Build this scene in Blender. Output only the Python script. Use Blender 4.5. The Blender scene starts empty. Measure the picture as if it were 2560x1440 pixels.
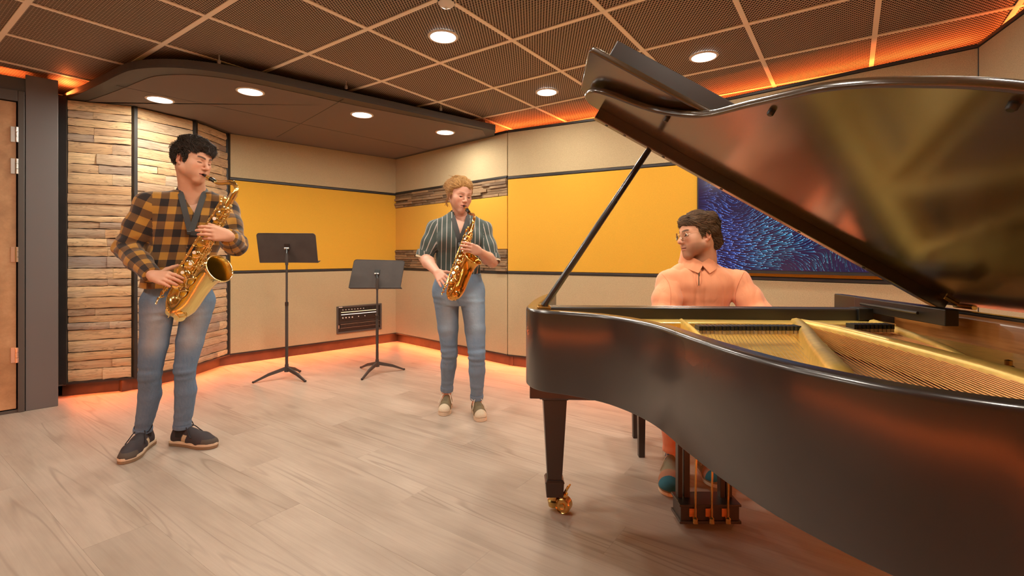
import bpy, bmesh, math, random
import numpy as np
from mathutils import Vector, Matrix

random.seed(7)
RNG = np.random.default_rng(11)
scene = bpy.context.scene
COL = scene.collection
R = math.radians

# ------------------------------------------------------------------ camera, world, exposure
F_PX = 1202.0                      # focal length in pixels of the 2560 x 1440 frame
CAM_H = 1.15
cam_data = bpy.data.cameras.new('camera')
cam_data.sensor_width = 36.0
cam_data.lens = 36.0 * F_PX / 2560.0
cam_data.shift_y = -84.0 / 2560.0
cam_data.clip_start = 0.02
camera = bpy.data.objects.new('camera', cam_data)
camera.location = (0, 0, CAM_H)
camera.rotation_euler = (R(90), 0, 0)
COL.objects.link(camera)
scene.camera = camera

world = bpy.data.worlds.new('world')
scene.world = world
world.use_nodes = True
world.node_tree.nodes['Background'].inputs[0].default_value = (0.05, 0.04, 0.03, 1)
world.node_tree.nodes['Background'].inputs[1].default_value = 0.3

scene.view_settings.view_transform = 'Standard'
scene.view_settings.look = 'None'
scene.view_settings.gamma = 1.0
scene.view_settings.use_curve_mapping = False
scene.view_settings.exposure = 0.22
scene.cycles.max_bounces = 8
scene.cycles.diffuse_bounces = 4
scene.cycles.glossy_bounces = 4
scene.cycles.sample_clamp_indirect = 6.0
scene.cycles.use_adaptive_sampling = True
scene.cycles.adaptive_threshold = 0.03
scene.cycles.use_denoising = True
scene.cycles.use_light_tree = False

DOWN_COL = (1.0, 0.92, 0.775)       # warm white of the round downlights
DOWN_W = 12.0
LED_COL = (1.0, 0.165, 0.032)       # orange-red strip light
LED_W = 5.2


# ------------------------------------------------------------------ helpers
def at(px, py, d):
    """point seen at pixel (px, py) standing d metres in front of the camera"""
    return Vector(((px - 1280.0) / F_PX * d, d, CAM_H - (py - 636.0) / F_PX * d))


def link(o, parent=None):
    COL.objects.link(o)
    if parent is not None:
        o.parent = parent
        o.matrix_parent_inverse = parent.matrix_basis.inverted()
    return o


def tag(o, label=None, cat=None, group=None, kind=None):
    if label: o['label'] = label
    if cat: o['category'] = cat
    if group: o['group'] = group
    if kind: o['kind'] = kind
    return o


def thing(name, loc, label=None, cat=None, group=None, kind=None):
    o = bpy.data.objects.new(name, None)
    o.location = loc
    o.empty_display_size = 0.1
    COL.objects.link(o)
    return tag(o, label, cat, group, kind)


class MB:
    def __init__(self):
        self.v = []; self.f = []

    def add(self, vs, fs):
        n = len(self.v)
        self.v += [tuple(p) for p in vs]
        self.f += [tuple(i + n for i in q) for q in fs]
        return self

    def box(self, c, s, M=None):
        x, y, z = s[0] / 2, s[1] / 2, s[2] / 2
        vs = [Vector((i * x, j * y, k * z)) for i in (-1, 1) for j in (-1, 1) for k in (-1, 1)]
        if M is not None: vs = [M @ p for p in vs]
        vs = [p + Vector(c) for p in vs]
        return self.add(vs, [(0, 1, 3, 2), (4, 6, 7, 5), (0, 4, 5, 1), (2, 3, 7, 6), (0, 2, 6, 4), (1, 5, 7, 3)])

    def hexa(self, b, t):
        """b, t: four bottom and four top points, counter-clockwise from above"""
        return self.add(list(b) + list(t), [(3, 2, 1, 0), (4, 5, 6, 7), (0, 1, 5, 4), (1, 2, 6, 5), (2, 3, 7, 6), (3, 0, 4, 7)])

    def prism(self, poly, z0, z1):
        n = len(poly)
        a = sum(poly[i][0] * poly[(i + 1) % n][1] - poly[(i + 1) % n][0] * poly[i][1] for i in range(n))
        if a < 0: poly = poly[::-1]
        vs = [(p[0], p[1], z0) for p in poly] + [(p[0], p[1], z1) for p in poly]
        fs = [tuple(range(n))[::-1], tuple(range(n, 2 * n))]
        fs += [(i, (i + 1) % n, n + (i + 1) % n, n + i) for i in range(n)]
        return self.add(vs, fs)

    def tube(self, pts, r, n=8, cap=True, flat=None):
        pts = [Vector(p) for p in pts]
        m = len(pts)
        rs = [r] * m if isinstance(r, (int, float)) else list(r)
        tang = []
        for i in range(m):
            a = pts[max(i - 1, 0)]; b = pts[min(i + 1, m - 1)]
            t = (b - a)
            tang.append(t.normalized() if t.length > 1e-9 else Vector((0, 0, 1)))
        up = Vector((0, 0, 1)) if abs(tang[0].z) < 0.9 else Vector((1, 0, 0))
        nx = tang[0].cross(up).normalized()
        vs = []
        for i in range(m):
            if i:
                nx = nx - tang[i] * nx.dot(tang[i])
                if nx.length < 1e-6: nx = tang[i].orthogonal()
                nx.normalize()
            ny = tang[i].cross(nx)
            for k in range(n):
                a = 2 * math.pi * k / n
                vs.append(pts[i] + (nx * math.cos(a) + ny * math.sin(a)) * rs[i])
        fs = []
        for i in range(m - 1):
            for k in range(n):
                k2 = (k + 1) % n
                fs.append((i * n + k, i * n + k2, (i + 1) * n + k2, (i + 1) * n + k))
        if cap:
            fs.append(tuple(range(n))[::-1]); fs.append(tuple((m - 1) * n + k for k in range(n)))
        return self.add(vs, fs)

    def lathe(self, prof, M=None, n=24, caps=True):
        M = M or Matrix()
        vs = []
        for (r, z) in prof:
            for k in range(n):
                a = 2 * math.pi * k / n
                vs.append(M @ Vector((r * math.cos(a), r * math.sin(a), z)))
        fs = []
        for i in range(len(prof) - 1):
            for k in range(n):
                k2 = (k + 1) % n
                fs.append((i * n + k, i * n + k2, (i + 1) * n + k2, (i + 1) * n + k))
        if caps:
            fs.append(tuple(range(n))[::-1]); fs.append(tuple((len(prof) - 1) * n + k for k in range(n)))
        return self.add(vs, fs)

    def ball(self, c, r, n=8):
        prof = [(max(1e-4, math.sin(math.pi * i / n)), -math.cos(math.pi * i / n)) for i in range(n + 1)]
        rr = Vector((r, r, r)) if isinstance(r, (int, float)) else Vector(r)
        M = Matrix.Translation(Vector(c)) @ Matrix.Diagonal(rr).to_4x4()
        return self.lathe(prof, M, n=max(6, n + 2), caps=False)

    def mesh(self, name):
        me = bpy.data.meshes.new(name)
        me.from_pydata([tuple(p) for p in self.v], [], self.f)
        return me

    def build(self, name, mat, parent=None, smooth=None, bevel=0.0, seg=2):
        me = self.mesh(name)
        me.materials.append(mat)
        if smooth:
            me.polygons.foreach_set('use_smooth', [True] * len(me.polygons))
            if smooth < 180: me.set_sharp_from_angle(angle=R(smooth))
        me.update()
        o = bpy.data.objects.new(name, me)
        link(o, parent)
        if bevel:
            m = o.modifiers.new('bevel', 'BEVEL')
            m.width = bevel; m.segments = seg; m.limit_method = 'ANGLE'; m.angle_limit = R(40)
        return o


def copy_obj(o, parent=None, M=None):
    c = o.copy()
    COL.objects.link(c)
    if parent is not None:
        c.parent = parent
        c.matrix_parent_inverse = parent.matrix_basis.inverted()
    if M is not None: c.matrix_world = M
    return c


def axis_matrix(origin, z, x=None):
    """frame at origin with its z axis along z"""
    z = Vector(z).normalized()
    if x is None:
        x = Vector((1, 0, 0)) if abs(z.x) < 0.9 else Vector((0, 1, 0))
    x = Vector(x); x = (x - z * x.dot(z)).normalized()
    y = z.cross(x)
    M = Matrix((x, y, z)).transposed().to_4x4()
    M.translation = Vector(origin)
    return M


def spline(pts, n=8):
    """Catmull-Rom through points of any dimension"""
    P = [np.array(p, float) for p in pts]
    out = []
    for i in range(len(P) - 1):
        p0 = P[max(i - 1, 0)]; p1 = P[i]; p2 = P[i + 1]; p3 = P[min(i + 2, len(P) - 1)]
        for k in range(n):
            t = k / n
            out.append(0.5 * ((2 * p1) + (-p0 + p2) * t + (2 * p0 - 5 * p1 + 4 * p2 - p3) * t * t + (-p0 + 3 * p1 - 3 * p2 + p3) * t ** 3))
    out.append(P[-1])
    return out


# ------------------------------------------------------------------ materials
class NT:
    """small node tree writer"""
    def __init__(self, name):
        self.m = bpy.data.materials.new(name)
        self.m.use_nodes = True
        self.t = self.m.node_tree
        self.b = self.t.nodes['Principled BSDF']
        self.out = self.t.nodes['Material Output']

    def n(self, typ, **kw):
        nd = self.t.nodes.new('ShaderNode' + typ)
        ins = kw.pop('ins', {})
        for k, v in kw.items(): setattr(nd, k, v)
        for k, v in ins.items(): self.set(nd, k, v)
        return nd

    def set(self, nd, k, v):
        s = nd.inputs[k]
        if hasattr(v, 'is_output') or isinstance(v, bpy.types.NodeSocket): self.t.links.new(v, s)
        else: s.default_value = v

    def bs(self, **kw):
        names = dict(color='Base Color', rough='Roughness', metal='Metallic', spec='Specular IOR Level', normal='Normal',
                     coat='Coat Weight', coatr='Coat Roughness', sheen='Sheen Weight', sss='Subsurface Weight',
                     sssr='Subsurface Radius', ssss='Subsurface Scale', trans='Transmission Weight', ior='IOR', emit='Emission Color', estr='Emission Strength', alpha='Alpha')
        for k, v in kw.items():
            if k in ('color', 'emit') and not isinstance(v, bpy.types.NodeSocket) and len(v) == 3: v = (*v, 1)
            self.set(self.b, names[k], v)
        return self

    def math(self, op, a, b=0.0, clamp=False):
        nd = self.n('Math', operation=op, use_clamp=clamp)
        self.set(nd, 0, a); self.set(nd, 1, b)
        return nd.outputs[0]

    def mix(self, fac, a, b, blend='MIX'):
        nd = self.n('Mix', data_type='RGBA', blend_type=blend)
        self.set(nd, 0, fac)
        for i, c in ((6, a), (7, b)):
            if not isinstance(c, bpy.types.NodeSocket) and len(c) == 3: c = (*c, 1)
            self.set(nd, i, c)
        return nd.outputs[2]

    def ramp(self, fac, stops, interp='LINEAR'):
        nd = self.n('ValToRGB')
        cr = nd.color_ramp; cr.interpolation = interp
        while len(cr.elements) < len(stops): cr.elements.new(0.5)
        for e, (p, c) in zip(cr.elements, stops):
            e.position = p
            e.color = (*c, 1) if len(c) == 3 else c
        self.set(nd, 0, fac)
        return nd.outputs[0]

    def coords(self, kind='Object', scale=(1, 1, 1), offset=None, rot=(0, 0, 0)):
        tc = self.n('TexCoord')
        mp = self.n('Mapping')
        mp.inputs['Scale'].default_value = scale
        mp.inputs['Rotation'].default_value = rot
        self.t.links.new(tc.outputs[kind], mp.inputs['Vector'])
        if offset is not None: self.set(mp, 'Location', offset)
        return mp.outputs[0]

    def noise(self, vec, scale=5.0, detail=3.0, rough=0.55, dist=0.0):
        nd = self.n('TexNoise', ins={'Scale': scale, 'Detail': detail, 'Roughness': rough, 'Distortion': dist})
        if vec is not None: self.set(nd, 'Vector', vec)
        return nd.outputs[0]

    def bump(self, h, strength=0.3, dist=0.01):
        nd = self.n('Bump', ins={'Strength': strength, 'Distance': dist, 'Height': h})
        return nd.outputs[0]

    def attr(self, name):
        nd = self.n('Attribute'); nd.attribute_name = name
        return nd


def plain(name, color, rough=0.5, metal=0.0, var=0.0, vscale=8.0, bump=0.0, bscale=200.0, **kw):
    t = NT(name)
    c = color
    if var:
        f = t.noise(t.coords(), vscale, 4)
        lo = tuple(max(0, x * (1 - var)) for x in color); hi = tuple(min(1, x * (1 + var)) for x in color)
        c = t.ramp(f, [(0.3, lo), (0.7, hi)])
    t.bs(color=c, rough=rough, metal=metal, **kw)
    if bump:
        t.bs(normal=t.bump(t.noise(t.coords(), bscale, 3), bump, 0.002))
    return t.m


def felt(name, color, dark=0.72, scale=240.0, speck=True):
    t = NT(name)
    co = t.coords()
    f = t.noise(co, scale, 3, 0.7)
    g = t.noise(co, 6.0, 3)
    d = tuple(x * dark for x in color); l = tuple(min(1, x * 1.12) for x in color)
    c = t.ramp(f, [(0.36, d), (0.5, color), (0.66, l)])
    c = t.mix(t.math('MULTIPLY', g, 0.22), c, d)
    t.bs(color=c, rough=0.95, spec=0.15, sheen=0.15, normal=t.bump(f, 0.25, 0.002))
    return t.m


M = {}
M['felt_tan'] = felt('felt_tan', (0.47, 0.37, 0.222))
M['felt_yellow'] = felt('felt_yellow', (0.66, 0.35, 0.038), dark=0.88, scale=260)
M['trim_dark'] = plain('trim_dark', (0.022, 0.019, 0.018), 0.45, var=0.2)
M['plinth'] = plain('plinth', (0.05, 0.032, 0.026), 0.35, var=0.3)
M['grey_paint'] = plain('grey_paint', (0.125, 0.119, 0.120), 0.55, bump=0.1, bscale=60)
M['frame_grey'] = plain('frame_grey', (0.075, 0.070, 0.066), 0.45)
M['shell'] = plain('shell', (0.05, 0.03, 0.022), 0.8)
M['black_plastic'] = plain('black_plastic', (0.012, 0.012, 0.012), 0.4)
M['steel'] = plain('steel', (0.62, 0.60, 0.57), 0.3, 1.0)
M['white_plastic'] = plain('white_plastic', (0.78, 0.72, 0.64), 0.4)
M['canopy'] = plain('canopy', (0.150, 0.124, 0.108), 0.75, bump=0.05)
M['canopy_edge'] = plain('canopy_edge', (0.055, 0.048, 0.043), 0.6)
M['tbar'] = plain('tbar', (0.95, 0.84, 0.70), 0.45)


def m_door():
    t = NT('door_laminate')
    co = t.coords()
    f = t.noise(co, 5, 6, 0.65); g = t.noise(co, 60, 3)
    c = t.ramp(f, [(0.3, (0.32, 0.17, 0.08)), (0.52, (0.47, 0.27, 0.135)), (0.75, (0.60, 0.38, 0.21))])
    c = t.mix(t.math('MULTIPLY', g, 0.35), c, (0.24, 0.125, 0.055))
    t.bs(color=c, rough=0.5)
    return t.m
M['door'] = m_door()


def m_floor():
    t = NT('floor_plank_oak')
    oi = t.n('ObjectInfo')
    rnd = oi.outputs['Random']
    tc = t.n('TexCoord')
    off = t.n('CombineXYZ')
    t.set(off, 0, t.math('MULTIPLY', rnd, 37.0)); t.set(off, 1, t.math('MULTIPLY', rnd, 91.0))
    vm = t.n('VectorMath', operation='ADD')
    t.set(vm, 0, tc.outputs['Object']); t.set(vm, 1, off.outputs[0])
    def mp(s):
        m = t.n('Mapping'); m.inputs['Scale'].default_value = s
        t.set(m, 'Vector', vm.outputs[0]); return m.outputs[0]
    # plain-sawn figure: contour lines of a stretched smooth field
    base = t.noise(mp((0.34, 6.2, 1)), 1.0, 2.0, 0.45, 0.3)
    rings = t.math('PINGPONG', t.math('MULTIPLY', base, 12.0), 0.5)
    rings = t.math('MULTIPLY', rings, 2.0)
    line = t.n('MapRange', interpolation_type='SMOOTHSTEP'); t.set(line, 0, rings)
    line.inputs[1].default_value = 0.0; line.inputs[2].default_value = 0.42; line.inputs[3].default_value = 1.0; line.inputs[4].default_value = 0.0
    amt = t.noise(mp((0.45, 2.6, 1)), 1.3, 2.0)
    amt2 = t.n('MapRange', interpolation_type='SMOOTHSTEP'); t.set(amt2, 0, amt)
    amt2.inputs[1].default_value = 0.46; amt2.inputs[2].default_value = 0.66; amt2.inputs[3].default_value = 0.12; amt2.inputs[4].default_value = 0.85
    fine = t.noise(mp((3.0, 95.0, 1)), 1.0, 4.0, 0.65)
    blot = t.noise(mp((0.9, 3.6, 1)), 1.2, 4.0, 0.6)
    c = t.ramp(blot, [(0.25, (0.315, 0.245, 0.195)), (0.5, (0.43, 0.345, 0.280)), (0.75, (0.52, 0.425, 0.350))])
    c = t.mix(t.math('MULTIPLY', t.math('MULTIPLY', line.outputs[0], amt2.outputs[0]), 0.80), c, (0.215, 0.160, 0.125))
    c = t.mix(t.math('MULTIPLY', fine, 0.50), c, (0.27, 0.21, 0.168))
    # cathedral knots
    kn = t.n('TexVoronoi', feature='F1'); t.set(kn, 'Vector', mp((0.9, 3.2, 1))); kn.inputs['Scale'].default_value = 1.0
    k2 = t.n('MapRange', interpolation_type='SMOOTHSTEP'); t.set(k2, 0, kn.outputs['Distance'])
    k2.inputs[1].default_value = 0.02; k2.inputs[2].default_value = 0.13; k2.inputs[3].default_value = 0.55; k2.inputs[4].default_value = 0.0
    c = t.mix(k2.outputs[0], c, (0.24, 0.185, 0.145))
    hv = t.n('HueSaturation'); t.set(hv, 'Color', c)
    t.set(hv, 'Value', t.math('ADD', 0.93, t.math('MULTIPLY', rnd, 0.14)))
    t.bs(color=hv.outputs[0], rough=t.math('ADD', 0.36, t.math('MULTIPLY', fine, 0.2)), spec=0.4,
         normal=t.bump(fine, 0.06, 0.002))
    return t.m
M['floor'] = m_floor()


def m_stave(name, stops, gs=1.0, pale_hi=0.62, pale_k=1.0):
    t = NT(name)
    oi = t.n('ObjectInfo'); rnd = oi.outputs['Random']
    tc = t.n('TexCoord')
    off = t.n('CombineXYZ'); t.set(off, 0, t.math('MULTIPLY', rnd, 53.0)); t.set(off, 2, t.math('MULTIPLY', rnd, 17.0))
    vm = t.n('VectorMath', operation='ADD'); t.set(vm, 0, tc.outputs['Object']); t.set(vm, 1, off.outputs[0])
    def mp(s):
        m = t.n('Mapping'); m.inputs['Scale'].default_value = s
        t.set(m, 'Vector', vm.outputs[0]); return m.outputs[0]
    n1 = t.noise(mp((3.0 * gs, 8, 26 * gs)), 1.0, 3, 0.5, 1.2)
    n2 = t.noise(mp((6 * gs, 30, 190 * gs)), 1.0, 4, 0.7)
    n3 = t.noise(mp((2.2 * gs, 4, 5 * gs)), 1.3, 3)
    c = t.ramp(rnd, stops)
    pale = t.ramp(rnd, [(0.0, (0.70, 0.48, 0.25)), (0.35, (0.50, 0.41, 0.32)), (0.6, (0.76, 0.57, 0.34)), (1.0, (0.62, 0.44, 0.26))])
    f = t.n('MapRange', interpolation_type='SMOOTHSTEP'); t.set(f, 0, n3)
    f.inputs[1].default_value = 0.43; f.inputs[2].default_value = pale_hi; f.inputs[4].default_value = pale_k
    c = t.mix(f.outputs[0], c, pale)
    r = t.math('PINGPONG', t.math('MULTIPLY', n1, 6.0), 0.5)
    g = t.n('MapRange', interpolation_type='SMOOTHSTEP'); t.set(g, 0, r)
    g.inputs[1].default_value = 0.0; g.inputs[2].default_value = 0.2; g.inputs[3].default_value = 0.5; g.inputs[4].default_value = 0.0
    c = t.mix(g.outputs[0], c, (0.22, 0.14, 0.085))
    d = t.n('MapRange', interpolation_type='SMOOTHSTEP'); t.set(d, 0, n2)
    d.inputs[1].default_value = 0.52; d.inputs[2].default_value = 0.75; d.inputs[3].default_value = 0.0; d.inputs[4].default_value = 0.6
    c = t.mix(d.outputs[0], c, (0.15, 0.10, 0.065))
    h = t.math('ADD', t.math('MULTIPLY', n1, 0.6), t.math('MULTIPLY', n2, 0.4))
    t.bs(color=c, rough=0.7, spec=0.3, normal=t.bump(h, 0.8, 0.009))
    return t.m
M['stave'] = m_stave('stave_teak', [(0.0, (0.628, 0.396, 0.205)), (0.14, (0.355, 0.280, 0.225)), (0.28, (0.820, 0.573, 0.315)), (0.42, (0.451, 0.308, 0.192)),
                                   (0.56, (0.368, 0.308, 0.267)), (0.70, (0.900, 0.642, 0.355)), (0.85, (0.520, 0.342, 0.205)), (1.0, (0.752, 0.492, 0.246))], 1.0, 0.72, 0.65)
M['strip'] = m_stave('strip_teak', [(0.0, (0.16, 0.095, 0.05)), (0.25, (0.30, 0.19, 0.10)), (0.5, (0.10, 0.065, 0.042)),
                                   (0.75, (0.24, 0.15, 0.08)), (1.0, (0.36, 0.23, 0.12))], 2.0, 0.75, 0.3)


def m_expanded():
    """expanded-metal ceiling panel: tan strands, dark openings"""
    t = NT('expanded_metal')
    tc = t.n('TexCoord')
    sp = t.n('SeparateXYZ'); t.set(sp, 0, tc.outputs['Object'])
    u = t.math('MULTIPLY', sp.outputs[0], math.pi / 0.0150)
    v = t.math('MULTIPLY', sp.outputs[1], math.pi / 0.0095)
    w = t.math('MULTIPLY', t.math('COSINE', u), t.math('COSINE', v))
    f = t.n('MapRange', interpolation_type='SMOOTHSTEP'); t.set(f, 0, w)
    f.inputs[1].default_value = 0.02; f.inputs[2].default_value = 0.22; f.inputs[3].default_value = 1.0; f.inputs[4].default_value = 0.0
    c = t.mix(f.outputs[0], (0.012, 0.010, 0.009), (0.38, 0.305, 0.245))
    t.bs(color=c, rough=0.55, spec=t.math('MULTIPLY', f.outputs[0], 0.35), normal=t.bump(f.outputs[0], 0.5, 0.004))
    return t.m
M['expanded'] = m_expanded()


def emitter(name, col, strength):
    t = NT(name)
    t.bs(color=(0.8, 0.8, 0.8), emit=col, estr=strength)
    return t.m
M['diffuser'] = emitter('diffuser_glow', (1.0, 0.95, 0.90), 9.0)
M['led'] = emitter('led_glow', LED_COL, 6.0)


def area_light(name, loc, size, power, col, rot=(0, 0, 0), shape='DISK', parent=None, size_y=None, spread=180):
    d = bpy.data.lights.new(name, 'AREA')
    d.shape = shape; d.size = size
    if size_y: d.size_y = size_y
    d.energy = power; d.color = col; d.spread = R(spread)
    o = bpy.data.objects.new(name, d)
    o.location = loc; o.rotation_euler = rot
    link(o, parent)
    return o
# ------------------------------------------------------------------ the room
CEIL = 2.51
WTOP = 2.42            # top of the wall cladding; light coves above it
PBOT = 0.125           # underside of the wall cladding; light coves below it
GA = Vector((0.575, 0.818)).normalized()      # ceiling grid direction
GB = Vector((-GA.y, GA.x))
GRID0 = Vector((-0.869, 2.893))
MOD = 0.625

# plan corners (x, y)
P_DOOR0 = (-5.10, 1.995); P_COL = (-3.445, 3.65); P_W0 = (-3.57, 3.85); P_W1 = (-3.17, 4.03); P_W2 = (-2.955, 4.46)
P_L0 = (-2.93, 4.94); P_C = (-1.52, 6.30); P_S1 = (-0.041, 4.93); P_S2 = (1.576, 4.07); P_S3 = (2.823, 2.90)
P_S4 = (1.50, -0.50); P_R1 = (-0.6, -2.2)


class Wall:
    """a stretch of wall from p0 to p1; u runs along it, w points into the room (left of p1 -> p0 seen from inside)"""
    def __init__(self, name, p0, p1, label, inside=(0, 2.5)):
        self.p0 = Vector(p0); self.p1 = Vector(p1)
        d = self.p1 - self.p0
        self.L = d.length; self.d = d.normalized()
        n = Vector((-self.d.y, self.d.x))
        if (Vector(inside) - self.p0).dot(n) < 0: n = -n
        self.nrm = n
        self.root = thing(name, (self.p0.x, self.p0.y, 0), label, 'wall', kind='structure')
        self.Mx = Matrix(((self.d.x, n.x, 0, self.p0.x), (self.d.y, n.y, 0, self.p0.y), (0, 0, 1, 0), (0, 0, 0, 1)))

    def P(self, u, w, z):
        return self.Mx @ Vector((u, w, z))

    def slab(self, name, u0, u1, w0, w1, z0, z1, mat, bevel=0.0, label=None, parent=None):
        mb = MB()
        mb.hexa([(u0, w0, z0), (u1, w0, z0), (u1, w1, z0), (u0, w1, z0)], [(u0, w0, z1), (u1, w0, z1), (u1, w1, z1), (u0, w1, z1)])
        me = mb.mesh(name); me.materials.append(mat)
        bm = bmesh.new(); bm.from_mesh(me); bmesh.ops.recalc_face_normals(bm, faces=bm.faces); bm.to_mesh(me); bm.free()
        o = bpy.data.objects.new(name, me)
        link(o)
        o.matrix_world = self.Mx
        par = parent or self.root
        bpy.context.view_layer.update() if False else None
        o.parent = par
        o.matrix_parent_inverse = par.matrix_basis.inverted()
        if bevel:
            m = o.modifiers.new('bevel', 'BEVEL'); m.width = bevel; m.segments = 2; m.limit_method = 'ANGLE'
        if label: o['label'] = label
        return o

    def coves(self, u0=0.0, u1=None, low=True, high=True, k=1.0):
        u1 = self.L if u1 is None else u1
        uc = (u0 + u1) / 2; ln = max(0.05, u1 - u0)
        if low:
            area_light('cove_lamp', (0, 0, 0), ln, LED_W * ln * k * 1.7, LED_COL, shape='RECTANGLE', size_y=0.02, parent=None).matrix_world = \
                self.Mx @ Matrix.Translation((uc, -0.010, PBOT - 0.014)) @ Matrix.Rotation(R(32), 4, 'X')
            led = self.slab('led_strip', u0, u1, -0.035, -0.025, PBOT - 0.012, PBOT - 0.004, M['led'])
        if high:
            o = area_light('cove_lamp', (0, 0, 0), ln, LED_W * ln * k * 1.1, LED_COL, shape='RECTANGLE', size_y=0.02)
            o.matrix_world = self.Mx @ Matrix.Translation((uc, -0.16, WTOP - 0.03)) @ Matrix.Rotation(math.pi, 4, 'X')

    def plinth(self, u0=0.0, u1=None):
        u1 = self.L if u1 is None else u1
        self.slab('plinth', u0, u1, -0.10, -0.055, 0.0, PBOT, M['plinth'])

    def backing(self, u0=0.0, u1=None, t=0.05):
        u1 = self.L if u1 is None else u1
        self.slab('backing', u0, u1, -t, -0.012, PBOT, WTOP, M['trim_dark'])


def bands(w, u0, u1, zs, g=0.004):
    """zs: list of (z0, z1, material name) stacked panels"""
    for (z0, z1, m) in zs:
        w.slab('panel' if m.startswith('felt') else 'trim', u0 + g, u1 - g, -0.012, 0.012 if m.startswith('felt') else 0.018, z0, z1, M[m], bevel=0.004)


TAN3 = [(PBOT, 0.950, 'felt_tan'), (0.953, 0.977, 'trim_dark'), (0.980, 1.917, 'felt_yellow'), (1.920, 1.944, 'trim_dark'),
        (1.947, 2.395, 'felt_tan'), (2.397, WTOP, 'trim_dark')]

# ---- left wall with the big yellow panel
wl = Wall('wall_left', P_L0, P_C, 'tan felt wall with one wide yellow panel behind the music stands')
wl.backing(); wl.plinth(-0.1, wl.L + 0.1); wl.coves(0.0, wl.L - 0.05)
bands(wl, 0.0, wl.L, TAN3)
wl.slab('trim', -0.012, 0.004, -0.02, 0.022, PBOT, 2.40, M['trim_dark'])
wl.slab('trim', 0.0, wl.L, -0.012, 0.016, PBOT - 0.012, PBOT, M['trim_dark'])

# ---- back wall with wooden strips
wb = Wall('wall_back', P_C, P_S1, 'felt wall with wood strips above and below its yellow panel')
wb.backing(); wb.plinth(-0.1, wb.L + 0.02); wb.coves(0.05, wb.L)
bands(wb, 0.0, wb.L, [(PBOT, 0.947, 'felt_tan'), (0.950, 0.972, 'trim_dark'), (1.205, 1.752, 'felt_yellow'), (1.932, 1.954, 'trim_dark'),
                      (1.957, 2.395, 'felt_tan'), (2.397, WTOP, 'trim_dark')])
wb.slab('trim', 0.0, wb.L, -0.012, 0.016, PBOT - 0.012, PBOT, M['trim_dark'])
for (z0, z1, rows) in ((0.975, 1.202, 8), (1.755, 1.929, 6)):
    wb.slab('strip_backing', 0.004, wb.L - 0.004, -0.012, 0.0, z0, z1, M['trim_dark'])
    h = (z1 - z0) / rows
    for r in range(rows):
        u = 0.006
        while u < wb.L - 0.02:
            ln = random.uniform(0.16, 0.42)
            u1 = min(u + ln, wb.L - 0.006)
            if wb.L - u1 < 0.08: u1 = wb.L - 0.006
            t = random.uniform(0.004, 0.034)
            o = wb.slab('wood_strip', u + 0.001, u1 - 0.001, -0.002, t, z0 + r * h + 0.0012, z0 + (r + 1) * h - 0.0012, M['strip'], bevel=0.002)
            u = u1

# ---- middle wall
wm = Wall('wall_middle', P_S1, P_S2, 'tan felt wall with a plain yellow panel behind the prop stick')
wm.backing(); wm.plinth(-0.02, wm.L + 0.02); wm.coves()
bands(wm, 0.0, wm.L, TAN3)
wm.slab('trim', 0.0, wm.L, -0.012, 0.016, PBOT - 0.012, PBOT, M['trim_dark'])

# ---- right wall that carries the screen
wr = Wall('wall_right', P_S2, P_S3, 'tan felt wall that carries the wide blue screen')
wr.backing(); wr.plinth(); wr.coves()
bands(wr, 0.0, wr.L, TAN3)
wr.slab('trim', 0.0, wr.L, -0.012, 0.016, PBOT - 0.012, PBOT, M['trim_dark'])
wr.slab('trim', wr.L - 0.010, wr.L + 0.010, -0.012, 0.02, PBOT, WTOP, M['trim_dark'])

# ---- wall beside the piano, mostly out of the picture
ws = Wall('wall_side', P_S3, P_S4, 'tan felt wall beside the piano, seen at the upper edge')
ws.backing(); ws.plinth(); ws.coves()
bands(ws, 0.0, ws.L, TAN3)

# ---- walls behind the camera
wk = Wall('wall_rear', P_S4, P_R1, 'rear wall of the rehearsal room')
wk.backing(); wk.plinth(); wk.coves()
for i in range(2):
    bands(wk, wk.L * i / 2, wk.L * (i + 1) / 2, TAN3)
wq = Wall('wall_rear_left', P_R1, P_DOOR0, 'rear left wall of the rehearsal room')
wq.backing(); wq.plinth(); wq.coves()
for i in range(4):
    bands(wq, wq.L * i / 4 + 0.03, wq.L * (i + 1) / 4 - 0.03, TAN3)

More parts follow.
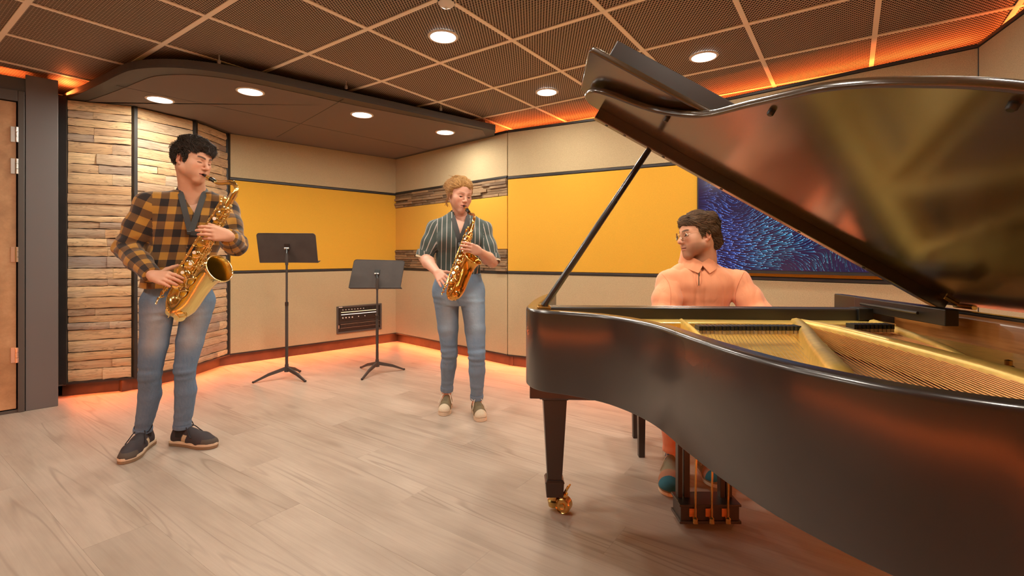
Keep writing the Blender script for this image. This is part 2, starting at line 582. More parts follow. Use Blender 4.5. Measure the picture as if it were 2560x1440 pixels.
# ---- wood stave wall: three facets bulging into the room
wood = thing('wall_far_left', (P_W1[0], P_W1[1], 0), 'bulging wall of rough teak staves behind the man with the tenor saxophone', 'wall', kind='structure')
ZT = 2.385
for fi, (a, b) in enumerate(((P_W0, P_W1), (P_W1, P_W2), (P_W2, P_L0))):
    w = Wall('tmp', a, b, 'x', inside=(-1.5, 3.5))
    bpy.data.objects.remove(w.root)
    w.root = wood
    w.slab('backing', -0.01, w.L + 0.01, -0.06, -0.004, PBOT, WTOP, M['trim_dark'])
    w.slab('plinth', -0.05, w.L + 0.05, -0.12, -0.075, 0, PBOT, M['plinth'])
    w.slab('trim', -0.012 - (0.02 if fi == 0 else 0), 0.012, -0.02, 0.034, PBOT - 0.005, ZT + 0.02, M['trim_dark'])
    if fi == 2: w.slab('trim', w.L - 0.012, w.L + 0.012, -0.02, 0.030, PBOT, ZT + 0.02, M['trim_dark'])
    w.slab('trim', -0.01, w.L + 0.01, -0.03, 0.026, PBOT - 0.014, PBOT + 0.002, M['trim_dark'])
    w.coves(0.02, w.L - 0.02, high=(fi < 0))
    rows = 30
    hs = [random.uniform(0.7, 1.35) for _ in range(rows)]; hs = [h * (ZT - PBOT) / sum(hs) for h in hs]
    for r in range(rows):
        rh = hs[r]
        u = 0.014
        first = True
        while u < w.L - 0.03:
            ln = random.uniform(0.14, 0.46) if fi < 2 else random.uniform(0.25, 0.6)
            u1 = u + ln
            if w.L - u1 < 0.09: u1 = w.L - 0.014
            u1 = min(u1, w.L - 0.014)
            nx, nz = 6, 3
            t0 = random.uniform(0.006, 0.022)
            z0 = PBOT + sum(hs[:r]); z1 = z0 + rh
            wob = [random.uniform(-0.002, 0.013) for _ in range(nx + 1)]
            wob2 = [random.uniform(-0.003, 0.003) for _ in range(nx + 1)]
            cx, cz = (u + u1) / 2, (z0 + z1) / 2
            mb = MB(); vs = []
            for i in range(nx + 1):
                for k in range(nz + 1):
                    uu = u + 0.0008 + (u1 - u - 0.0016) * i / nx
                    zz = z0 + 0.0015 + wob[i] * 0.5 + (rh - 0.003 + (wob2[i] - wob[i]) * 0.5) * k / nz
                    tt = t0 + random.uniform(-0.0026, 0.0034)
                    if k in (0, nz): tt -= random.uniform(0.002, 0.006)
                    vs.append((uu - cx, tt, zz - cz))
            nb = len(vs)
            vs += [(x, -0.004, z) for (x, y, z) in vs]
            fs = []
            m1 = nz + 1
            for i in range(nx):
                for k in range(nz):
                    fs.append((i * m1 + k, i * m1 + k + 1, (i + 1) * m1 + k + 1, (i + 1) * m1 + k))
            loop = [i * m1 for i in range(nx + 1)] + [nx * m1 + k for k in range(1, nz + 1)] + [i * m1 + nz for i in range(nx - 1, -1, -1)] + [k for k in range(nz - 1, 0, -1)]
            for q in range(len(loop)):
                a1, b1 = loop[q], loop[(q + 1) % len(loop)]
                fs.append((a1, b1, b1 + nb, a1 + nb))
            mb.add(vs, fs)
            me = mb.mesh('plank'); me.materials.append(M['stave'])
            bm = bmesh.new(); bm.from_mesh(me); bmesh.ops.recalc_face_normals(bm, faces=bm.faces); bm.to_mesh(me); bm.free()
            me.polygons.foreach_set('use_smooth', [True] * len(me.polygons)); me.set_sharp_from_angle(angle=R(38))
            o = bpy.data.objects.new('plank', me); COL.objects.link(o)
            o.matrix_world = w.Mx @ Matrix.Translation((cx, 0, cz))
            o.parent = wood; o.matrix_parent_inverse = wood.matrix_basis.inverted()
            u = u1

# ---- grey column and door wall
wd = Wall('wall_door', P_COL, P_DOOR0, 'grey painted wall with the column beside the door', inside=(-2, 2))
wd.slab('column', 0.0, 0.175, -0.42, 0.0, 0, 2.47, M['grey_paint'], bevel=0.003)
wd.slab('return_panel', -0.052, 0.01, -0.245, -0.215, PBOT - 0.02, 2.40, M['frame_grey'])
wd.slab('lintel', 0.175, 1.25, -0.12, -0.01, 2.32, 2.44, M['frame_grey'])
wd.slab('panel', 1.27, wd.L, -0.10, -0.02, 0, 2.44, M['grey_paint'])
wd.coves(0.20, wd.L, low=False, k=1.2)
lamp_ = area_light('cove_lamp', (-3.53, 3.80, 2.435), 0.16, 2.2, LED_COL, shape='RECTANGLE', size_y=0.03)
lamp_.rotation_euler = (math.pi - 0.5, 0, R(-45))
door = thing('door_1', wd.P(0.7, 0, 0), 'brown mottled laminate door with steel hinges at the picture edge', 'door', kind='structure')
wd.slab('door_frame', 0.178, 0.214, -0.12, 0.012, 0, 2.34, M['frame_grey'], bevel=0.004, parent=door)
wd.slab('door_frame', 1.19, 1.257, -0.12, 0.012, 0, 2.34, M['frame_grey'], bevel=0.004, parent=door)
wd.slab('door_frame', 0.214, 1.19, -0.12, 0.012, 2.262, 2.34, M['frame_grey'], bevel=0.004, parent=door)
wd.slab('threshold', 0.214, 1.19, -0.10, 0.0, 0, 0.022, M['frame_grey'], parent=door)
leaf = wd.slab('door_leaf', 0.222, 1.185, -0.045, -0.002, 0.030, 2.255, M['door'], bevel=0.002, parent=door)
for z in (2.02, 1.79, 1.15, 0.42):
    mb = MB()
    p = wd.P(0.218, 0.010, z)
    for k in range(3):
        mb.tube([p + Vector((0, 0, -0.055 + 0.037 * k)), p + Vector((0, 0, -0.055 + 0.037 * k + 0.035))], 0.010, 10)
    mb.box(wd.P(0.234, 0.0, z), (0.03, 0.006, 0.11), wd.Mx.to_3x3())
    h = mb.build('hinge', M['steel'], door, smooth=40)

# ---- outer shell added to close in the cove light, and the plenum deck
shell_pts = []
cen = Vector((-0.8, 2.2))
ring = [P_COL, P_W0, P_L0, P_C, P_S1, P_S2, P_S3, P_S4, P_R1, P_DOOR0]
ccw = []
n = len(ring)
for i, p in enumerate(ring):
    a = Vector(ring[i - 1]); b = Vector(p); c = Vector(ring[(i + 1) % n])
    d1 = (b - a).normalized(); d2 = (c - b).normalized()
    n1 = Vector((-d1.y, d1.x)); n2 = Vector((-d2.y, d2.x))
    m = (n1 + n2); m.normalize()
    s = 1 if m.dot(b - cen) > 0 else -1
    k = 0.45 / max(0.5, m.dot(n1)) if i not in (0, 1) else 0.45
    ccw.append((b + m * s * k))
mb = MB()
for i in range(n):
    a, b = ccw[i], ccw[(i + 1) % n]
    mb.add([(a.x, a.y, 0), (b.x, b.y, 0), (b.x, b.y, 2.66), (a.x, a.y, 2.66)], [(0, 1, 2, 3)])
shell = mb.build('wall_light_shell', M['shell'])
tag(shell, 'dark shell added behind the wall cladding to close in the light', 'wall', kind='structure')
mb = MB()
mb.add([(p.x, p.y, 2.66) for p in ccw], [tuple(range(n))])
slab = mb.build('ceiling_deck', M['shell'])
tag(slab, 'dark deck above the mesh ceiling', 'ceiling', kind='structure')


def inside_poly(p, poly):
    c = False
    for i in range(len(poly)):
        a, b = poly[i - 1], poly[i]
        if (a[1] > p[1]) != (b[1] > p[1]) and p[0] < (b[0] - a[0]) * (p[1] - a[1]) / (b[1] - a[1]) + a[0]: c = not c
    return c


# ---- ceiling: expanded-metal tiles in a lay-in grid
ceiling = thing('ceiling', (0, 2.5, CEIL), 'ceiling of tan expanded-metal tiles in a lay-in grid', 'ceiling', kind='structure')
gM = Matrix(((GA.x, GB.x, 0, 0), (GA.y, GB.y, 0, 0), (0, 0, 1, 0), (0, 0, 0, 1)))
tile_mb = MB().box((0, 0, 0), (MOD - 0.026, MOD - 0.026, 0.006))
tile_me = tile_mb.mesh('ceiling_tile'); tile_me.materials.append(M['expanded'])
bar_mb = MB().box((0, 0, 0), (MOD + 0.0, 0.028, 0.006))
bar_me = bar_mb.mesh('grid_bar'); bar_me.materials.append(M['tbar'])
poly = [(p.x, p.y) for p in ccw]


def g2w(i, j):
    return GRID0 + GA * (MOD * i) + GB * (MOD * j)
for i in range(-9, 10):
    for j in range(-9, 10):
        c = g2w(i + 0.5, j + 0.5)
        if inside_poly(c, poly) or any(inside_poly(g2w(i + a, j + b), poly) for a in (0, 1) for b in (0, 1)):
            o = bpy.data.objects.new('ceiling_tile', tile_me); COL.objects.link(o)
            o.matrix_world = Matrix.Translation((c.x, c.y, CEIL + 0.004)) @ gM
            o.parent = ceiling; o.matrix_parent_inverse = ceiling.matrix_basis.inverted()
            for (a, b, rot) in ((0.5, 0, 0), (0, 0.5, 90)):
                q = g2w(i + a, j + b)
                o = bpy.data.objects.new('grid_bar', bar_me); COL.objects.link(o)
                o.matrix_world = Matrix.Translation((q.x, q.y, CEIL - 0.003 - (0.0005 if rot else 0))) @ gM @ Matrix.Rotation(R(rot), 4, 'Z')
                o.parent = ceiling; o.matrix_parent_inverse = ceiling.matrix_basis.inverted()

# ---- floor: vinyl oak planks
floor = MB().add([(p.x, p.y, -0.006) for p in ccw], [tuple(range(n))]).build('floor', M['plinth'])
tag(floor, 'floor of pale grey-brown oak planks', 'floor', kind='structure')
FB = GB; FA = GA
PW, PLN = 0.228, 1.50
pmb = MB().box((0, 0, 0), (PLN - 0.0004, PW - 0.0004, 0.006))
pme = pmb.mesh('plank'); pme.materials.append(M['floor'])
fM = Matrix(((FB.x, FA.x, 0, 0), (FB.y, FA.y, 0, 0), (0, 0, 1, 0), (0, 0, 0, 1)))
for r in range(-16, 36):
    offs = ((r * 0.377) % 1.0) * PLN
    for k in range(-6, 6):
        c = FA * (r * PW) + FB * (k * PLN + offs)
        cs = [c + FA * (sa * PW / 2) + FB * (sb * PLN / 2) for sa in (-1, 1) for sb in (-1, 0, 1)]
        if any(inside_poly(q, poly) for q in cs):
            o = bpy.data.objects.new('plank', pme); COL.objects.link(o)
            o.matrix_world = Matrix.Translation((c.x, c.y, -0.003 + random.uniform(-0.0003, 0.0))) @ fM
            o.parent = floor; o.matrix_parent_inverse = floor.matrix_basis.inverted()

# ---- hanging canopy over the corner
canopy = thing('canopy', (-1.6, 4.6, 2.40), 'dark suspended ceiling canopy with a rounded front corner over the players', 'canopy')
outer = [(-3.64, 3.90), (-3.24, 3.655), (-2.93, 3.46)]
outer += [tuple(p) for p in spline([(-2.80, 3.375), (-2.55, 3.235), (-2.28, 3.195), (-2.03, 3.262), (-1.80, 3.405)], 6)]
outer += [(-1.2, 3.925), (-0.55, 4.49), (-0.165, 4.825)]
back = [(-0.19, 5.06), P_C, (-2.93, 4.97), (-2.97, 4.46), (-3.19, 4.05), (-3.58, 3.88)]
MB().prism(outer + back, 2.408, 2.452).build('edge_frame', M['canopy_edge'], canopy, bevel=0.004)
inner = []
cc = Vector((-1.9, 4.4))
for p in outer:
    q = Vector(p); inner.append(q + (cc - q).normalized() * 0.13)
binner = [Vector(p) + (cc - Vector(p)).normalized() * 0.09 for p in back]
low = [(p.x, p.y) for p in inner + binner]
MB().prism(outer + back, 2.392, 2.4085).build('soffit_border', M['canopy_edge'], canopy)
MB().prism([(p[0], p[1]) for p in low], 2.388, 2.3925).build('soffit', M['canopy'], canopy)
mb = MB()
def seam(a, b):
    a = Vector(a); b = Vector(b); d = (b - a).normalized() * 0.003; nn = Vector((-d.y, d.x))
    mb.prism([(a + nn)[:], (b + nn)[:], (b - nn)[:], (a - nn)[:]], 2.3868, 2.3885)
def cpt(px, py): p = at(px, py, (2.388 - CAM_H) * F_PX / (636 - py)); return (p.x, p.y)
seam(cpt(290, 214), cpt(1075, 376)); seam(cpt(858, 249), cpt(692, 343))
mb.build('soffit_joint', M['trim_dark'], canopy)
for (px, py) in ((541, 152), (862, 216), (1101, 272)):
    p = at(px, py, (2.46 - CAM_H) * F_PX / (636 - py))
    hmb = MB(); hmb.tube([(p.x, p.y + 0.03, 2.45), (p.x, p.y + 0.03, 2.512)], 0.006, 8)
    hmb.tube([(p.x, p.y + 0.03, 2.452), (p.x, p.y + 0.03, 2.475)], 0.012, 8)
    hmb.build('hanger', M['steel'], canopy, smooth=40)
# flat dark lining strip between the canopy and the ceiling beside the wood wall
# ---- round downlights
def downlight(x, y, z, r, label, group, power=DOWN_W):
    t = thing('ceiling_light', (x, y, z), label, 'light', group)
    MB().lathe([(r + 0.016, 0.0), (r + 0.017, -0.004), (r + 0.010, -0.009), (r + 0.001, -0.008), (r, 0.0)], Matrix.Translation((x, y, z)), 40, caps=False).build('trim_ring', M['white_plastic'], t, smooth=40)
    MB().lathe([(0.001, -0.0035), (r * 0.6, -0.004), (r, -0.003)], Matrix.Translation((x, y, z)), 40, caps=False).build('diffuser', M['diffuser'], t, smooth=60)
    area_light('lamp', (x, y, z - 0.012), r * 2, power, DOWN_COL, parent=t)

L0 = Vector((-0.428, 2.989))
names = {(0, 0): 'round downlight in the mesh ceiling nearest the smoke detector', (1, 0): 'round downlight in the mesh ceiling above the woman',
         (1, -1): 'round downlight in the mesh ceiling above the raised piano lid'}
for (i, j) in ((0, 0), (1, 0), (1, -1), (0, -1), (-1, 0), (-1, -1), (0, -2), (-2, 0), (-2, 1), (-1, -2)):
    c = L0 + GA * (1.25 * i) + GB * (1.25 * j)
    if inside_poly(c, [Vector(p) for p in ring]):
        downlight(c.x, c.y, CEIL - 0.004, 0.078, names.get((i, j), 'round downlight in the mesh ceiling behind the photographer'), 'downlights in the mesh ceiling')
for (px, py, lab) in ((400, 248, 'round downlight in the canopy closest to the door'), (626, 228, 'round downlight in the canopy near its rounded corner'),
                      (905, 286, 'round downlight in the canopy above the tall music stand'), (1113, 330, 'round downlight in the canopy end by the back wall')):
    p = at(px, py, (2.388 - CAM_H) * F_PX / (636 - py))
    downlight(p.x, p.y, 2.3875, 0.082, lab, 'downlights in the canopy', DOWN_W * 1.0)

# ---- smoke detector
c = at(1116, 2, (2.49 - CAM_H) * F_PX / 634)
sd = thing('smoke_detector', (c.x, c.y, CEIL), 'white domed smoke detector at the top edge of the ceiling', 'detector')
MB().lathe([(0.052, 0.0), (0.052, -0.012), (0.046, -0.016), (0.044, -0.03), (0.03, -0.044), (0.012, -0.05), (0.001, -0.05)], Matrix.Translation((c.x, c.y, CEIL - 0.006)), 32, caps=False).build('body', M['white_plastic'], sd, smooth=30)
mb = MB()
for k in range(10):
    a = k * math.tau / 10
    mb.box((c.x + 0.0445 * math.cos(a), c.y + 0.0445 * math.sin(a), CEIL - 0.030), (0.004, 0.012, 0.010), Matrix.Rotation(a, 3, 'Z'))
mb.build('vent_slot', M['black_plastic'], sd)
MB().ball((c.x, c.y, CEIL - 0.058), 0.008, 8).build('test_button', M['white_plastic'], sd, smooth=60)
# ------------------------------------------------------------------ grand piano
def m_lacquer(name, col, rough, coat=0.6):
    t = NT(name)
    co = t.coords()
    n1 = t.noise(co, 40, 4, 0.7); n2 = t.noise(co, 3, 3)
    t.bs(color=t.mix(t.math('MULTIPLY', n2, 0.5), col, tuple(c * 1.7 for c in col)),
         rough=t.math('ADD', rough, t.math('MULTIPLY', n2, 0.06)), spec=0.5, coat=coat, coatr=rough * 0.8)
    return t.m
M['lacquer'] = m_lacquer('black_lacquer', (0.018, 0.013, 0.011), 0.25, 0.5)
M['lacquer_lid'] = m_lacquer('lid_lacquer', (0.036, 0.019, 0.007), 0.20, 1.0)
M['lacquer_worn'] = m_lacquer('worn_lacquer', (0.022, 0.018, 0.016), 0.32, 0.2)


def m_wood(name, c0, c1, c2, rough=0.3, sc=(1.5, 1.5, 22)):
    t = NT(name)
    co = t.coords(scale=sc)
    n1 = t.noise(co, 2.0, 5, 0.6, 0.8)
    t.bs(color=t.ramp(n1, [(0.3, c0), (0.5, c1), (0.72, c2)]), rough=rough, coat=0.4, coatr=0.15)
    return t.m
M['rim_wood'] = m_wood('rim_wood', (0.34, 0.125, 0.030), (0.50, 0.20, 0.050), (0.60, 0.27, 0.08))
M['soundboard'] = m_wood('soundboard_wood', (0.22, 0.10, 0.035), (0.32, 0.16, 0.06), (0.40, 0.21, 0.085), 0.35, (1, 14, 1))
M['plate_gold'] = plain('plate_gold', (0.86, 0.57, 0.14), 0.34, 0.45, var=0.12, vscale=30, bump=0.15, bscale=90, coat=0.3, coatr=0.2)
M['brass'] = plain('brass', (0.62, 0.40, 0.13), 0.26, 1.0, var=0.15, vscale=40)
M['copper_string'] = plain('copper_string', (0.70, 0.36, 0.14), 0.35, 1.0)
M['steel_string'] = plain('steel_string', (0.70, 0.60, 0.42), 0.3, 1.0)
M['felt_white'] = plain('felt_white', (0.62, 0.50, 0.34), 0.9)
M['key_ivory'] = plain('key_ivory', (0.72, 0.66, 0.54), 0.3)

PA = R(-3.5)
PU = Vector((math.cos(PA), math.sin(PA))); PV = Vector((-math.sin(PA), math.cos(PA)))
RIM_T, RIM_B = 0.950, 0.663
piano = thing('grand_piano', (0.9, 1.7, 0), 'black grand piano with its lid propped open, foreground right', 'piano')

bent = [(0.193, 1.658), (0.295, 1.580), (0.368, 1.467), (0.408, 1.345), (0.428, 1.185), (0.454, 1.032), (0.484, 0.910), (0.520, 0.822),
        (0.575, 0.726), (0.635, 0.664), (0.70, 0.620), (0.80, 0.585), (0.95, 0.562), (1.12, 0.560), (1.30, 0.585), (1.44, 0.640)]
treb = [(0.182, 2.47), (0.135, 2.32), (0.095, 2.14), (0.066, 1.96), (0.054, 1.85), (0.062, 1.775), (0.105, 1.708)]
bass = [(1.535, 0.735), (1.573, 0.860), (1.602, 1.15), (1.622, 1.46), (1.642, 1.77), (1.662, 2.1), (1.684, 2.44)]
rim_path = [Vector(p) for p in spline(treb + bent + bass, 5)]


def sweep(path, prof, name, mat, parent, closed_prof=True, smooth=45, cap=True, side=1):
    """sweep a profile of (inward offset, z) along a plan path"""
    m = len(path); vs = []; k = len(prof)
    for i, p in enumerate(path):
        a = path[max(i - 1, 0)]; b = path[min(i + 1, m - 1)]
        t = (b - a).normalized()
        nn = Vector((-t.y, t.x)) * side
        for (o, z) in prof:
            q = p + nn * o
            vs.append((q.x, q.y, z))
    fs = []
    kk = k if closed_prof else k - 1
    for i in range(m - 1):
        for j in range(kk):
            j2 = (j + 1) % k
            fs.append((i * k + j, (i + 1) * k + j, (i + 1) * k + j2, i * k + j2))
    if cap and closed_prof:
        fs.append(tuple(range(k))); fs.append(tuple((m - 1) * k + j for j in range(k))[::-1])
    mb = MB().add(vs, fs)
    o = mb.build(name, mat, parent, smooth=smooth)
    bm = bmesh.new(); bm.from_mesh(o.data); bmesh.ops.recalc_face_normals(bm, faces=bm.faces); bm.to_mesh(o.data); bm.free()
    if smooth: o.data.set_sharp_from_angle(angle=R(smooth))
    return o


def rprof(w, z0, z1, r=0.008, n=4):
    pts = [(r * 0.3, z0), (0, z0 + r * 0.3)]
    for i in range(n + 1):
        a = math.pi / 2 * i / n
        pts.append((r - r * math.cos(a), z1 - r + r * math.sin(a)))
    for i in range(n + 1):
        a = math.pi / 2 * i / n
        pts.append((w - r * 0.5 + r * 0.5 * math.sin(a), z1 - r * 0.5 + r * 0.5 * math.cos(a)))
    pts += [(w, z0)]
    return pts
rim = sweep(rim_path, rprof(0.046, RIM_B, RIM_T, 0.012), 'rim', M['lacquer'], piano, side=1)
sweep(rim_path[12:-6], [(0.0465, 0.70), (0.0465, RIM_T - 0.012), (0.058, RIM_T - 0.030), (0.058, 0.70)], 'inner_rim', M['rim_wood'], piano)
inner_poly = []
for i, p in enumerate(rim_path):
    a = rim_path[max(i - 1, 0)]; b = rim_path[min(i + 1, len(rim_path) - 1)]
    t = (b - a).normalized(); q = p + Vector((-t.y, t.x)) * 0.05
    if q.y < 2.12: inner_poly.append((q.x, q.y))
sb = MB().prism(inner_poly, 0.775, 0.790).build('soundboard', M['soundboard'], piano)
MB().prism(inner_poly, RIM_B + 0.004, RIM_B + 0.02).build('bottom_board', M['lacquer_worn'], piano)
sb_ribs = MB()

# key bed, key slip, fallboard and stretcher
def pbox(u0, u1, v0, v1, z0, z1, name, mat, bevel=0.003, org=(0.10, 2.10), parent=None):
    o = Vector(org)
    pts = [o + PU * a + PV * b for (a, b) in ((u0, v0), (u1, v0), (u1, v1), (u0, v1))]
    return MB().hexa([(p.x, p.y, z0) for p in pts], [(p.x, p.y, z1) for p in pts]).build(name, mat, parent or piano, bevel=bevel)
MB().prism([(0.070, 1.92), (0.40, 1.90), (1.62, 1.86), (1.67, 2.40), (0.175, 2.46)], 0.573, 0.664).build('key_bed', M['lacquer_worn'], piano, bevel=0.004)
pbox(0.02, 1.52, -0.02, 0.20, 0.522, 0.574, 'key_bed_beam', M['lacquer_worn'])
pbox(0.045, 1.505, 0.0, 0.055, 0.79, 0.921, 'stretcher', M['lacquer_worn'], 0.006)
pbox(0.06, 1.50, 0.12, 0.135, 0.72, 0.915, 'fallboard', M['lacquer'], 0.004)
pbox(0.06, 1.50, 0.33, 0.345, 0.63, 0.715, 'key_slip', M['lacquer'], 0.003)
mb = MB()
for i in range(52):
    u = 0.13 + i * 0.0236
    pts = [Vector((0.10, 2.10)) + PU * a + PV * b for (a, b) in ((u, 0.14), (u + 0.0227, 0.14), (u + 0.0227, 0.32), (u, 0.32))]
    mb.hexa([(p.x, p.y, 0.685) for p in pts], [(p.x, p.y, 0.712) for p in pts])
tag(mb.build('white_keys', M['key_ivory'], piano), kind='stuff')
mb = MB()
for i in range(51):
    if i % 7 in (2, 6): continue
    u = 0.13 + (i + 1) * 0.0236 - 0.006
    pts = [Vector((0.10, 2.10)) + PU * a + PV * b for (a, b) in ((u, 0.14), (u + 0.011, 0.14), (u + 0.011, 0.24), (u, 0.24))]
    mb.hexa([(p.x, p.y, 0.712) for p in pts], [(p.x, p.y, 0.724) for p in pts])
tag(mb.build('black_keys', M['black_plastic'], piano), kind='stuff')
# music desk slide on the bass side with its runner
def vbeam(p0, p1, w, z0, z1, name, mat, bevel=0.003, parent=None):
    a = Vector(p0); b = Vector(p1); d = (b - a).normalized(); nn = Vector((-d.y, d.x)) * (w / 2)
    pts = [a - nn, b - nn, b + nn, a + nn]
    o = MB().hexa([(p.x, p.y, z0) for p in pts], [(p.x, p.y, z1) for p in pts]).build(name, mat, parent or piano, bevel=bevel)
    bm = bmesh.new(); bm.from_mesh(o.data); bmesh.ops.recalc_face_normals(bm, faces=bm.faces); bm.to_mesh(o.data); bm.free()
    return o
desk = vbeam((1.497, 1.635), (1.532, 2.12), 0.045, 0.905, 0.962, 'music_desk_slide', M['lacquer_worn'])
MB().tube([(1.468, 1.74, 0.938), (1.494, 2.06, 0.938)], 0.0055, 8).build('runner', M['lacquer_worn'], desk, smooth=40)
vbeam((1.475, 2.0), (1.480, 2.07), 0.06, 0.875, 0.925, 'slide_block', M['black_plastic'])

# cast iron plate
PZ = 0.872
plate = MB().prism([(0.20, 2.10), (0.20, 1.985), (0.55, 1.965), (1.16, 1.930), (1.47, 1.915), (1.545, 1.93), (1.552, 2.05)], 0.80, PZ).build('plate', M['plate_gold'], piano, bevel=0.006)
MB().prism([(0.17, 2.03), (0.30, 1.80), (0.42, 1.62), (0.50, 1.40), (0.54, 1.18), (0.62, 0.98), (0.72, 0.92), (0.80, 1.10), (1.02, 1.52), (1.17, 1.80), (1.17, 1.95), (0.4, 2.0)], 0.80, 0.828).build('treble_web', M['plate_gold'], plate)
# bass flange and tail hitch plate
MB().prism([(1.470, 1.935), (1.250, 1.290), (1.215, 1.04), (1.10, 0.85), (0.90, 0.74), (0.76, 0.74), (0.80, 0.66), (0.98, 0.625), (1.20, 0.63), (1.40, 0.68), (1.50, 0.80), (1.545, 1.2), (1.560, 1.935)], 0.80, 0.846).build('bass_flange', M['plate_gold'], plate, bevel=0.006)


def strut(pts, w, z0, z1, name='strut', n=6):
    """curved bar: pts (x, y, top z, width)"""
    P = spline(pts, n); vs = []; fs = []; k = 7
    for i, p in enumerate(P):
        a = P[max(i - 1, 0)]; b = P[min(i + 1, len(P) - 1)]
        t = Vector((b[0] - a[0], b[1] - a[1])).normalized(); nn = Vector((-t.y, t.x))
        hw = p[3] / 2; zt = p[2]
        for (o, z) in ((-hw * 1.25, 0.80), (-hw, zt - 0.016), (-hw * 0.7, zt - 0.004), (0, zt), (hw * 0.7, zt - 0.004), (hw, zt - 0.016), (hw * 1.25, 0.80)):
            vs.append((p[0] + nn.x * o, p[1] + nn.y * o, z))
    for i in range(len(P) - 1):
        for j in range(k - 1):
            fs.append((i * k + j, i * k + j + 1, (i + 1) * k + j + 1, (i + 1) * k + j))
    fs.append(tuple(range(k))); fs.append(tuple((len(P) - 1) * k + j for j in range(k))[::-1])
    o = MB().add(vs, fs).build(name, M['plate_gold'], plate, smooth=60)
    bm = bmesh.new(); bm.from_mesh(o.data); bmesh.ops.recalc_face_normals(bm, faces=bm.faces); bm.to_mesh(o.data); bm.free()
    return o
strut([(0.705, 2.00, 0.884, 0.022), (0.66, 1.75, 0.884, 0.022), (0.632, 1.60, 0.876, 0.022), (0.628, 1.56, 0.850, 0.022)], 0.02, 0.8, 0.88)
strut([(1.165, 1.97, 0.890, 0.046), (1.05, 1.72, 0.894, 0.046), (0.90, 1.42, 0.896, 0.050), (0.80, 1.20, 0.894, 0.054), (0.758, 1.10, 0.884, 0.058), (0.75, 1.07, 0.84, 0.062)], 0.04, 0.8, 0.885)
strut([(1.185, 1.97, 0.886, 0.05), (1.19, 1.80, 0.890, 0.046), (1.185, 1.5, 0.890, 0.046), (1.175, 1.22, 0.888, 0.05), (1.165, 1.02, 0.884, 0.07), (1.19, 0.86, 0.872, 0.12)], 0.04, 0.8, 0.885)
strut([(1.470, 1.955, 0.886, 0.04), (1.40, 1.72, 0.884, 0.036), (1.31, 1.45, 0.876, 0.030), (1.255, 1.29, 0.858, 0.024)], 0.03, 0.8, 0.88)
for (x, y, z) in ((0.655, 1.545, 0.84), (0.80, 1.03, 0.845), (0.50, 1.70, 0.84), (1.26, 1.22, 0.865)):
    MB().lathe([(0.013, 0), (0.013, 0.012), (0.008, 0.016), (0.008, 0.028), (0.001, 0.03)], Matrix.Translation((x, y, z - 0.012)), 12, caps=False).build('plate_bolt', M['brass'], plate, smooth=30)

# strings
mb = MB()
for i in range(64):
    f = i / 63
    a = Vector((0.30 + 0.86 * f, 1.955, 0.858))
    b = Vector((0.33 + 0.43 * f ** 0.9, 1.78 - 0.80 * f ** 1.0, 0.846))
    mb.tube([a, b], 0.0009, 4, cap=False)
tag(mb.build('treble_strings', M['steel_string'], piano), kind='stuff')
mb = MB()
for i in range(34):
    f = i / 33
    a = Vector((1.10 + 0.33 * f, 1.93 - 0.02 * f, 0.866))
    b = Vector((0.735 + 0.33 * f, 0.87 - 0.16 * f, 0.862))
    mb.tube([a, b], 0.0013 + 0.0012 * f, 5, cap=False)
tag(mb.build('bass_strings', M['copper_string'], piano), kind='stuff')
mb = MB()
for i in range(46):
    f = i / 45
    mb.tube([(0.375 + 0.38 * f ** 0.9, 1.73 - 0.74 * f, 0.826), (0.375 + 0.38 * f ** 0.9, 1.725 - 0.74 * f, 0.842)], 0.0022, 4)
tag(mb.build('hitch_pins', M['steel'], plate), kind='stuff')
# bridge
MB().tube(spline([(0.42, 1.80, 0.838), (0.56, 1.55, 0.838), (0.72, 1.28, 0.838), (0.92, 1.02, 0.838)], 5), 0.012, 6).build('bridge', M['rim_wood'], piano, smooth=60)
# dampers
dm = MB(); dm.box((0, 0, 0.018), (0.010, 0.044, 0.016)); dme = dm.mesh('damper'); dme.materials.append(M['black_plastic'])
df = MB(); df.box((0, 0, 0.004), (0.011, 0.040, 0.013)); dfe = df.mesh('damper_felt'); dfe.materials.append(M['felt_white'])
for k in range(26 + 10):
    if k < 26: x = 0.672 + 0.0142 * k; y = 1.735 + 0.002 * (k % 2); z = 0.868
    else: x = 1.225 + 0.0148 * (k - 26); y = 1.735; z = 0.874
    o = bpy.data.objects.new('damper', dme); COL.objects.link(o)
    o.matrix_world = Matrix.Translation((x, y, z)); o.parent = piano; o.matrix_parent_inverse = piano.matrix_basis.inverted()
    q = bpy.data.objects.new('damper_felt', dfe); COL.objects.link(q)
    q.matrix_world = Matrix.Translation((x, y, z)); q.parent = o; q.matrix_parent_inverse = o.matrix_basis.inverted()

# ---- lid: hinged on the bass side, opened about 30 degrees
TH = R(29.9)
LO = Vector((1.640, 1.770, 0.962))
ED = Vector((-PU.x * math.cos(TH), -PU.y * math.cos(TH), math.sin(TH)))
ES = Vector((-PV.x, -PV.y, 0))
EN = ED.cross(ES)
if EN.z < 0: EN = -EN
def LP(d, s, n): return LO + ED * d + ES * s + EN * n
lid_out = [(0.0, -0.035), (1.50, -0.035), (1.555, -0.022), (1.578, 0.02), (1.570, 0.085), (1.540, 0.135), (1.480, 0.170), (1.406, 0.197), (1.338, 0.233),
           (1.279, 0.288), (1.230, 0.351), (1.205, 0.400), (1.185, 0.456), (1.155, 0.566), (1.127, 0.658), (1.103, 0.735), (1.080, 0.802),
           (1.053, 0.859), (1.024, 0.908), (0.985, 0.961), (0.942, 1.015), (0.888, 1.065), (0.80, 1.125), (0.66, 1.178), (0.48, 1.205), (0.30, 1.195), (0.14, 1.15), (0.03, 1.06), (0.0, 0.95)]
